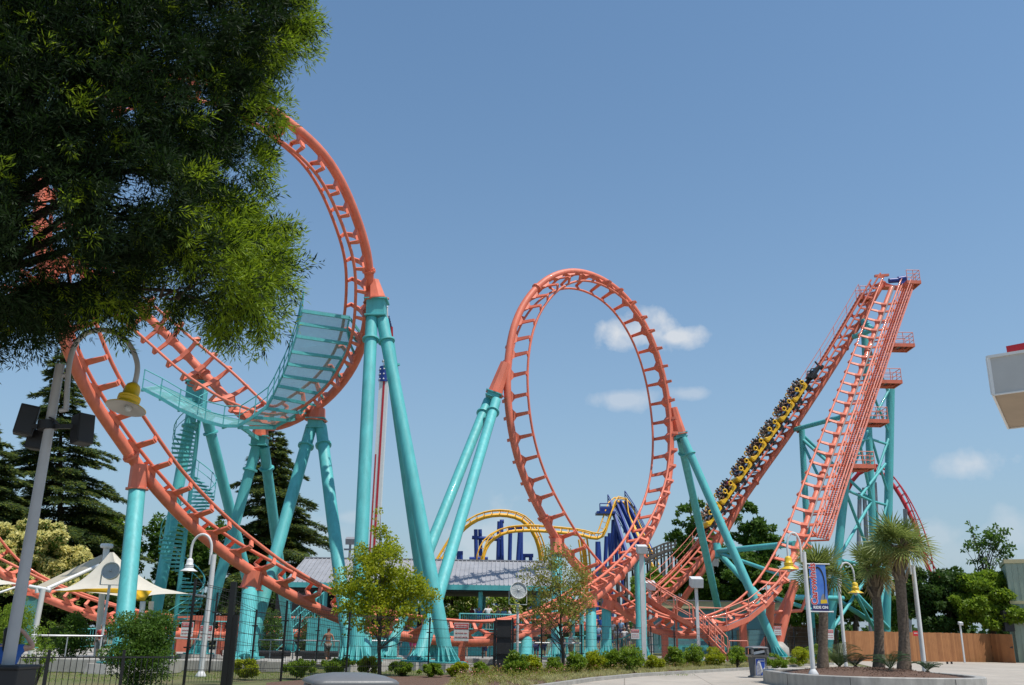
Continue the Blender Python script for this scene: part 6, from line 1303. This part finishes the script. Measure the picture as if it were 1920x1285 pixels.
shrub('dark green upright bush right of the short thick column', 498, 1232, 60, 72, 'leaf_mid', 3600, .14, .07, group='big bushes', kk=50)
shrub('green bush just left of the walking man', 586, 1230, 66, 66, 'leaf_mid', 3600, .14, .07, group='big bushes', kk=50)
row = [(458, 1272, 46, 30, 'in front of the concrete footing block'), (556, 1272, 62, 30, 'left of the grey bin lid'), (632, 1266, 58, 26, 'behind the grey bin lid'), (690, 1262, 52, 24, 'at the foot of the young maple'), (752, 1268, 44, 22, 'just right of the young maple trunk'), (806, 1270, 40, 20, 'in front of the leaning column foot'), (858, 1269, 44, 22, 'below the largest warning sign'), (900, 1270, 30, 22, 'left of the black gate'),
       (966, 1271, 38, 38, 'first right of the black gate'), (998, 1266, 34, 30, 'second right of the black gate'), (1037, 1266, 36, 30, 'at the trunk of the sparse young tree'), (1076, 1266, 42, 32, 'just right of the sparse young tree trunk'), (1111, 1262, 40, 34, 'under the shadowed turquoise column'),
       (1146, 1260, 42, 32, 'under the slim turquoise twin column'), (1180, 1261, 48, 44, 'largest in the row, left of the box-headed lamp post'), (1222, 1258, 46, 24, 'low, right of the box-headed lamp post'), (1266, 1254, 34, 32, 'under the coral catwalk'), (1304, 1253, 36, 36, 'below the head of the coral stairs'),
       (1340, 1252, 38, 32, 'beside the coral stairs'), (1382, 1253, 46, 34, 'at the foot of the coral stairs, left of the bin'), (1456, 1254, 60, 22, 'between the bin and the planter'), (1498, 1250, 46, 30, 'behind the planter lamp post'), (1536, 1248, 40, 34, 'behind the first palm trunk')]
for i, (px, py, w, h, where) in enumerate(row): shrub('green shrub '+where if i % 3 else 'yellow-green shrub '+where, px, py, w, h, 'leaf_bright' if i % 3 else 'leaf_maple', 2200, .10, .06, z=.045, name='shrub')
# ground cover: dry grass tufts, flowers, bark chips (uncountable)
def strip_points(n, lo=.0, hi=1.0, u0=0, u1=1):
    out = []
    kx = [p.x for p in KERB]; ky = [p.y for p in KERB]; bx = [p.x for p in back[::-1]]; by = [p.y for p in back[::-1]]
    while len(out) < n:
        x = rng.uniform(kx[1]-1+(kx[-1]-kx[1])*u0, kx[1]+(kx[-1]-kx[1])*u1); f = rng.uniform(lo, hi); y0 = np.interp(x, kx, ky)+.2; y1 = np.interp(x, bx, by); out.append((x, y0+(y1-y0)*f))
    return np.array(out)
pp = strip_points(1500, .03, .75); nb = 60; Vs = []
for (x, y) in pp:
    if rng.uniform() < .35: continue
    a = rng.uniform(0, 2*PI, nb); l_ = rng.uniform(.10, .26, nb); D = np.stack([np.cos(a)*.6, np.sin(a)*.6, np.ones(nb)], 1); C = np.array([x, y, .045])[None, :]+rng.normal(0, .05, (nb, 3))*np.array([1, 1, 0]); Vs.append(leaves(C, D, l_.mean(), .014, .3))
tag(quads_mesh('ornamental_grass', np.concatenate(Vs), 'blond_grass'), kind='stuff')
pp = strip_points(1100, .3, 1.0, 0, .5); C = np.concatenate([pp, rng.uniform(.10, .40, (len(pp), 1))], 1); V = leaves(C, np.tile([0, 0, 1.], (len(pp), 1)), .055, .045, 1.0); tag(quads_mesh('flower_patch', V, 'flower'), kind='stuff')
pp = np.repeat(strip_points(1300, .25, 1.0, 0, .55), 14, axis=0); C = np.concatenate([pp+rng.normal(0, .07, pp.shape), rng.uniform(.04, .36, (len(pp), 1))], 1); V = leaves(C, np.tile([0, 0, 1.], (len(pp), 1)), .06, .035, 1.0); tag(quads_mesh('ground_cover', V, 'leaf_birch'), kind='stuff')
gp_ = np.stack([rng.uniform(-26, 8, 26000), rng.uniform(21, 44, 26000)], 1); ok = gp_[:, 1] > np.interp(gp_[:, 0], [-26, -6, 0, 8], [20, 34, 38, 41]); gp_ = gp_[ok]; C = np.concatenate([gp_, np.zeros((len(gp_), 1))], 1)
V = leaves(C, np.tile([0, 0, 1.], (len(C), 1)), .07, .02, .5); tag(quads_mesh('grass', V, 'leaf_bright'), kind='stuff')
pp = strip_points(9000, 0, 1); C = np.concatenate([pp, np.full((len(pp), 1), .05)], 1); V = leaves(C, rng.normal(0, 1, (len(pp), 3))*np.array([1, 1, .12]), .07, .03, .2, 3); tag(quads_mesh('bark_chips', V, 'mulch'), kind='stuff')

# planter
PLC = G(1628, 1262); pl = wthing('round_planter', 'low curved concrete planter bed holding the three palms', 'planter', (PLC.x, PLC.y, 0))
c0, c1 = P(1446, 1262, 34.4), P(1806, 1262, 34.4); pcx = (c0.x+c1.x)/2; rxp = (c1.x-c0.x)/2; y0p, y1p = 30.4, 38.4; pcy = (y0p+y1p)/2; ryp = (y1p-y0p)/2
def ellip(rx, ry, z, n=64, e=2.6):
    out = []
    for q in range(n):
        a = 2*PI*q/n; ca, sa = math.cos(a), math.sin(a); out.append(Vector((pcx+rx*math.copysign(abs(ca)**(2/e), ca), pcy+ry*math.copysign(abs(sa)**(2/e), sa), z)))
    return out
zp = .46; secs = [ellip(rxp, ryp, 0), ellip(rxp, ryp, zp-.02), ellip(rxp-.02, ryp-.02, zp), ellip(rxp-.30, ryp-.30, zp), ellip(rxp-.32, ryp-.32, zp-.02), ellip(rxp-.32, ryp-.32, zp-.2)]
b = MB(); n = 64; b.add([v for s_ in secs for v in s_], [(i*n+k_, i*n+(k_+1) % n, (i+1)*n+(k_+1) % n, (i+1)*n+k_) for i in range(5) for k_ in range(n)]); b.build('rim', 'planter', pl)
b = MB()
for q in range(3, 64, 8): v = secs[1][q]; o = Vector((v.x-pcx, v.y-pcy, 0)).normalized()*.003; b.bar((v.x+o.x, v.y+o.y, .01), (v.x+o.x, v.y+o.y, zp-.03), .012, .012)
b.build('joint', 'dark', pl)
b = MB(); rings = [ellip((rxp-.32)*f, (ryp-.32)*f, zp-.10+.26*(1-f*f)) for f in (1, .85, .65, .45, .25, .08)]; b.add([v for s_ in rings for v in s_], [(i*n+k_, i*n+(k_+1) % n, (i+1)*n+(k_+1) % n, (i+1)*n+k_) for i in range(5) for k_ in range(n)]+[tuple(range(5*n, 6*n))], True); b.build('mulch', 'mulch', pl)
th_ = rng.uniform(0, 2*PI, 5000); rr_ = np.sqrt(rng.uniform(0, 1, 5000)); C = np.stack([pcx+(rxp-.45)*rr_*np.cos(th_), pcy+(ryp-.45)*rr_*np.sin(th_), zp-.10+.27*(1-rr_**2)+.01], 1); V = leaves(C, rng.normal(0, 1, (5000, 3))*np.array([1, 1, .15]), .08, .035, .2, 3); tag(quads_mesh('mulch_chips', V, 'mulch', pl, pl['world_built']), kind='stuff')

def fan_frond(C_, d, L_, fan, Vg, stems, droop, r_):
    """petiole plus a costapalmate fan of narrow blades"""
    d = Vector(d).normalized(); side = d.cross(Vector((0, 0, 1)))
    side = side.normalized() if side.length > .01 else Vector((1, 0, 0)); p1 = C_+d*L_*.55; p2 = C_+d*L_+Vector((0, 0, -droop*L_*.45)); stems.tube([C_, p1, p2], [.022, .016, .010], 5)
    dd = (p2-p1).normalized(); side = (Matrix.Rotation(r_.uniform(-1.0, 1.0), 3, dd) @ side).normalized(); up = side.cross(dd); nb = 22; B_, D_ = [], []
    for q in range(nb):
        a = (q/(nb-1)-.5)*math.radians(250); e = dd*math.cos(a)+side*math.sin(a)+up*(.20*abs(math.sin(a))); l_ = fan*(1-.30*abs(math.sin(a*.5)))*r_.uniform(.85, 1.08)
        tip = p2+e*l_+Vector((0, 0, -l_*(r_.uniform(-.02, .10)+r_.uniform(.05, .40)*max(0, droop-.35)))); mid = p2+e*l_*.55; w = e.cross(up).normalized()*.028
        B_.append([tuple(p2), tuple(mid+w), tuple(mid-w)]); Vg.append([tuple(p2), tuple(mid+w), tuple(lerp(mid, tip, .5)+w*.8), tuple(lerp(mid, tip, .5)-w*.8), tuple(mid-w)] and [tuple(p2), tuple(mid+w), tuple(tip), tuple(mid-w)])
def palm(label, fx, fy, tx, ty, Y, crown, seed, tr=.20, nf=30, z0=.5):
    r_ = random.Random(seed); f = P(fx, fy, Y); base = Vector((f.x, Y, z0)); top = P(tx, ty, Y); top.y = Y; t = wthing('palm_tree', label, 'palm tree', base, 'fan palms in the round planter'); b = MB(); pts = []; rad = []
    nn = 60
    for i in range(nn+1): u = i/nn; pts.append(lerp(base, top, u)+Vector((.05*math.sin(u*5+seed), .0, 0))); rad.append(tr*(1.25-.35*min(1, u*4) if u < .25 else .9)*(1+.035*(i % 2)+.02*r_.uniform(-1, 1)))
    b.tube(pts, rad, 16); b.build('trunk', 'palm_bark', t); b = MB()
    for i in range(90):
        u = 1-.30*r_.random()**1.2; a = r_.uniform(0, 2*PI); e = Vector((math.cos(a), math.sin(a), 0)); c = lerp(base, top, u)+e*tr*.85; b.bar(c, c+e*.16+Vector((0, 0, .30)), .09, .03, e, .05, .015)
    b.build('leaf_bases', 'boot', t); Vg, Vd = [], []; sg_, sd_ = MB(), MB()
    for i in range(nf):
        el = math.radians(r_.uniform(-42, 62)) if i > 5 else math.radians(r_.uniform(45, 80)); a = r_.uniform(0, 2*PI); d = Vector((math.cos(a)*math.cos(el), math.sin(a)*math.cos(el), math.sin(el))); old = el < math.radians(-22)
        fan_frond(top+Vector((0, 0, .1)), d, crown*r_.uniform(.12, .42), crown*r_.uniform(.50, .66), Vd if old else Vg, sd_ if old else sg_, .9 if old else (.55 if el < .5 else .25), r_)
    quads_mesh('fronds', np.array(Vg), 'frond', t, base); sg_.build('frond_stems', 'frond', t)
    if Vd: quads_mesh('dry_fronds', np.array(Vd), 'frond_dry', t, base); sd_.build('dry_frond_stems', 'frond_dry', t)
    return t
palm('leftmost palm behind the blue banner, its trunk bare below', 1546, 1256, 1538, 1078, 35.2, 1.6, 11, .18, 28)
palm('middle palm with shorter shaggy crown', 1648, 1243, 1640, 1066, 36.6, 1.38, 12, .19, 26)
palm('tallest palm with the fullest crown, rightmost in the planter', 1693, 1248, 1688, 1026, 35.0, 1.72, 13, .205, 34)
palm('palm crown with drooping grey fronds between the banner and the middle palm', 1606, 1240, 1590, 1068, 33, 1.15, 14, .15, 22) if False else None
def cycad(label, px, py, z, L_, n, seed, up=.75, m='cycad', lw=.014):
    r_ = random.Random(seed); c = P(px, 1250, py); c.z = z; t = wthing('cycad_plant', label, 'plant', c, 'spiky plants in the round planter'); b = MB(); b.tube([c, c+Vector((0, 0, .14))], [.09, .07], 10); b.build('stump', 'boot', t); V = []; s = MB()
    for i in range(n):
        a = 2*PI*i/n+r_.uniform(-.2, .2); e = Vector((math.cos(a), math.sin(a), 0)); l_ = L_*r_.uniform(.8, 1.1); u_ = up*r_.uniform(.6, 1.25); pts = [c+Vector((0, 0, .12))+e*l_*q/6+Vector((0, 0, l_*(u_*q/6*1.5-(q/6)**2*.8*u_*1.2))) for q in range(7)]
        s.tube(pts, .007, 4)
        for q in range(26):
            f = .12+.86*q/26; k_ = min(5, int(f*6)); p = lerp(pts[k_], pts[k_+1], f*6-k_); dr = (pts[k_+1]-pts[k_]).normalized(); sd2 = dr.cross(Vector((0, 0, 1))).normalized(); ll = .16*math.sin(PI*(f*.85+.1))+.03
            for sg2 in (-1, 1): tip = p+sd2*sg2*ll+dr*ll*.45+Vector((0, 0, .03)); w = dr*lw/2; V.append([tuple(p-w), tuple(lerp(p, tip, .5)-w), tuple(tip), tuple(lerp(p, tip, .5)+w)])
    quads_mesh('fronds', np.array(V), m, t, c); s.build('frond_stems', m, t); return t
cycad('small dark cycad left of the middle palm trunk', 1604, 37.0, .48, .75, 16, 1)
cycad('small dark cycad in front between the middle and tallest palms', 1669, 33.2, .52, .72, 18, 2, 1.0)
cycad('smallest dark cycad at the right end of the planter', 1738, 34.6, .42, .50, 14, 3, .9)
cycad('bushy bright spiky plant beside the leftmost palm trunk', 1574, 36.4, .46, 1.05, 34, 4, 1.1, 'frond')

# ---------------------------------------------------------------- THE BIG NEAR TREE
OUT = [(620, -520), (560, -260), (610, -80), (600, -10), (615, 37), (594, 60), (592, 84), (586, 124), (578, 146), (536, 152), (532, 168), (560, 187), (565, 214), (545, 232), (520, 245), (508, 275), (520, 294), (524, 316), (514, 337), (540, 361), (535, 392), (545, 414), (560, 450), (572, 492),
       (580, 518), (568, 540), (546, 562), (560, 600), (572, 634), (540, 632), (512, 640), (490, 655), (470, 640), (435, 640), (395, 626), (355, 622), (320, 604), (280, 596), (268, 630), (236, 628), (200, 650), (168, 638), (144, 625), (92, 625), (78, 668), (47, 678), (13, 668), (-60, 690), (-300, 640), (-620, 420), (-760, -100), (-500, -560)]
HOLE = [(258, 372, 46, 15), (70, 208, 14, 14), (505, 345, 8, 14), (415, 330, 16, 26), (200, 590, 10, 8), (365, 178, 9, 8), (300, 520, 22, 16), (270, 545, 16, 20), (75, 400, 20, 50), (60, 345, 16, 18), (110, 508, 34, 10), (240, 345, 20, 16), (440, 280, 9, 12), (385, 215, 12, 8)]
ox, oy = np.array([p[0] for p in OUT], float), np.array([p[1] for p in OUT], float)
def inside(x, y):
    c = np.zeros(len(x), bool); j = len(ox)-1
    for i in range(len(ox)):
        cond = ((oy[i] > y) != (oy[j] > y)) & (x < (ox[j]-ox[i])*(y-oy[i])/(oy[j]-oy[i]+1e-9)+ox[i]); c ^= cond; j = i
    return c
def edge_dist(x, y):
    d = np.full(len(x), 1e9); bx_ = np.zeros((len(x), 2))
    for i in range(len(ox)):
        a = np.array([ox[i], oy[i]]); b_ = np.array([ox[(i+1) % len(ox)], oy[(i+1) % len(ox)]]); ab = b_-a; t_ = np.clip(((x-a[0])*ab[0]+(y-a[1])*ab[1])/(ab@ab), 0, 1); qx, qy = a[0]+t_*ab[0], a[1]+t_*ab[1]; dd = np.hypot(x-qx, y-qy); m_ = dd < d; d[m_] = dd[m_]; bx_[m_] = np.stack([qx, qy], 1)[m_]
    return d, bx_
Rm = np.array(CAMR)
def unproj(x, y, Y): 
    d = np.stack([x-W_PX/2, H_PX/2-y, np.full(len(x), -F_PX)], 1) @ Rm.T; t_ = Y/d[:, 1]; return d*t_[:, None]+np.array([0, 0, EYE])
NS = 19000; xs_ = rng.uniform(-760, 620, NS*3); ys_ = rng.uniform(-560, 690, NS*3); k_ = inside(xs_, ys_); xs_, ys_ = xs_[k_], ys_[k_]
hole = np.zeros(len(xs_), bool)
for (hx, hy, hw, hh) in HOLE: hole |= ((xs_-hx)/(hw+16))**2+((ys_-hy)/(hh+12))**2 < 1
# natural patchiness: thin the sprays where a smooth random field is low
fld = np.zeros(len(xs_))
for q in range(26): kx_, ky_, ph = rng.normal(0, .028), rng.normal(0, .028), rng.uniform(0, 6.28); fld += np.sin(kx_*xs_+ky_*ys_+ph)
fld = fld/3.6; thin = rng.uniform(0, 1, len(xs_)) < np.clip(.12-.40*fld, 0, .8); low = ys_ > 330
offf = (xs_ < -40) | (ys_ < -40); thin = np.where(offf, rng.uniform(0, 1, len(xs_)) < .35, thin & (low | (rng.uniform(0, 1, len(xs_)) < .55)))
keep = ~(hole & (rng.uniform(0, 1, len(xs_)) < .93)) & ~thin; xs_, ys_ = xs_[keep], ys_[keep]
ed, nb_ = edge_dist(xs_, ys_); rag = np.zeros(len(xs_))
for q in range(22): kx_, ky_, ph = rng.normal(0, .075), rng.normal(0, .075), rng.uniform(0, 6.28); rag += np.sin(kx_*xs_+ky_*ys_+ph)
rag = rag/3.3; onf = (xs_ > -60) & (ys_ > -60); inn = ed > np.where(onf, 36+20*np.clip(rag, -.7, 2.0), 8); xs_, ys_, ed, nb_, fld = xs_[inn], ys_[inn], ed[inn], nb_[inn], fld[keep][inn]
dep = 11.4+rng.uniform(-1, 1, len(xs_))*np.clip(.5+ed/110, .5, 2.3); C0 = unproj(xs_, ys_, dep); print('SPRAYS', len(C0))
trunk_top = np.array([-7.4, 11.5, 5.2]); outd = unit(C0-trunk_top); near_edge = np.clip(1-ed/130, 0, 1)[:, None]
o2 = unit(unproj(nb_[:, 0], nb_[:, 1], dep)-C0); dirs = unit(outd*(1-near_edge)*.7+o2*near_edge*1.0+np.array([0, 0, -.22])+rng.normal(0, .42, C0.shape)); 
SL = rng.uniform(.16, .42, len(C0)); nl = 36; n_ = len(C0)
tpar = np.tile(np.linspace(.05, 1.0, nl), (n_, 1))+rng.normal(0, .03, (n_, nl)); per1 = unit(np.cross(dirs, rng.normal(0, 1, (n_, 3)))); per2 = np.cross(dirs, per1)
ang = rng.uniform(0, 2*PI, (n_, nl)); radl = np.abs(rng.normal(0, .055, (n_, nl)))*(.5+.8*np.sin(PI*np.clip(tpar, 0, 1)))
LC = C0[:, None, :]+dirs[:, None, :]*(tpar*SL[:, None])[..., None]+per1[:, None, :]*(np.cos(ang)*radl)[..., None]+per2[:, None, :]*(np.sin(ang)*radl)[..., None]; LC[..., 2] -= (tpar**2*SL[:, None]*.14)
LD = dirs[:, None, :]*.8+(per1[:, None, :]*np.cos(ang)[..., None]+per2[:, None, :]*np.sin(ang)[..., None])*.85+np.array([0, 0, -.12])
LC = LC.reshape(-1, 3); LD = unit(LD.reshape(-1, 3)); V = leaves(LC, LD, .098, .0175, .18, .5)
bt = wthing('willow_oak_tree', 'large dark tree with fine narrow leaves overhanging the upper left corner', 'tree', (-7.9, 11.5, 0))
lit_spray = (rng.uniform(0, 1, n_) < np.where(((ed < 75) & (xs_ > 150)) | ((xs_ > 330) & (ys_ > 380)), .75, np.where(fld > .9, .34, .07))*np.where(xs_ > 380, 1, .6)); nm = np.repeat(lit_spray, nl)  # sprays at the right edge and lower right take the sun-bright leaf colour
quads_mesh('crown', V[~nm], 'leaf_oak', bt, bt['world_built']); quads_mesh('sunlit_sprays', V[nm], 'leaf_oak_lit', bt, bt['world_built']); b = MB(); b.tube([(-7.9, 11.5, 0), (-7.75, 11.5, 2.4), (-7.4, 11.5, 5.2), (-6.9, 11.4, 8.4), (-6.4, 11.3, 11.5)], [.42, .36, .30, .20, .08], 14); b.build('trunk', 'bark', bt)
b = MB(); r_ = random.Random(5)
for (tx, ty, z0) in ((560, 60, 7.5), (520, 200, 7), (490, 300, 6.5), (540, 480, 6), (480, 600, 5.4), (330, 570, 5.2), (200, 560, 5.0), (60, 600, 5), (380, 60, 8), (250, 300, 7), (430, 420, 6), (150, 130, 8), (300, 190, 7.5), (300, 385, 5.8), (90, 380, 6)):
    a = Vector((-7.4+(z0-5.2)*.16, 11.5, z0)); e = P(tx, ty, 11.4+r_.uniform(-1, 1)); mid = lerp(a, e, .45)+Vector((0, 0, .5)); q3 = lerp(mid, e, .5)+Vector((0, r_.uniform(-.2, .2), .15)); e = lerp(q3, e, .6); b.tube([a, mid, q3, e], [.07, .04, .022, .005], 8)
    for k2 in range(9):
        u = r_.uniform(.35, .95); s0 = lerp(mid, e, max(0, (u-.45)/.55)) if u > .45 else lerp(a, mid, u/.45); e2_ = s0+Vector((r_.uniform(-.5, .9), r_.uniform(-.6, .6), r_.uniform(-.55, .35))); b.tube([s0, lerp(s0, e2_, .5)+Vector((0, 0, .08)), e2_], [.022, .012, .003], 5)
b.build('branches', 'bark', bt)
for o in bpy.data.objects:
    if 'world_built' in o: del o['world_built']
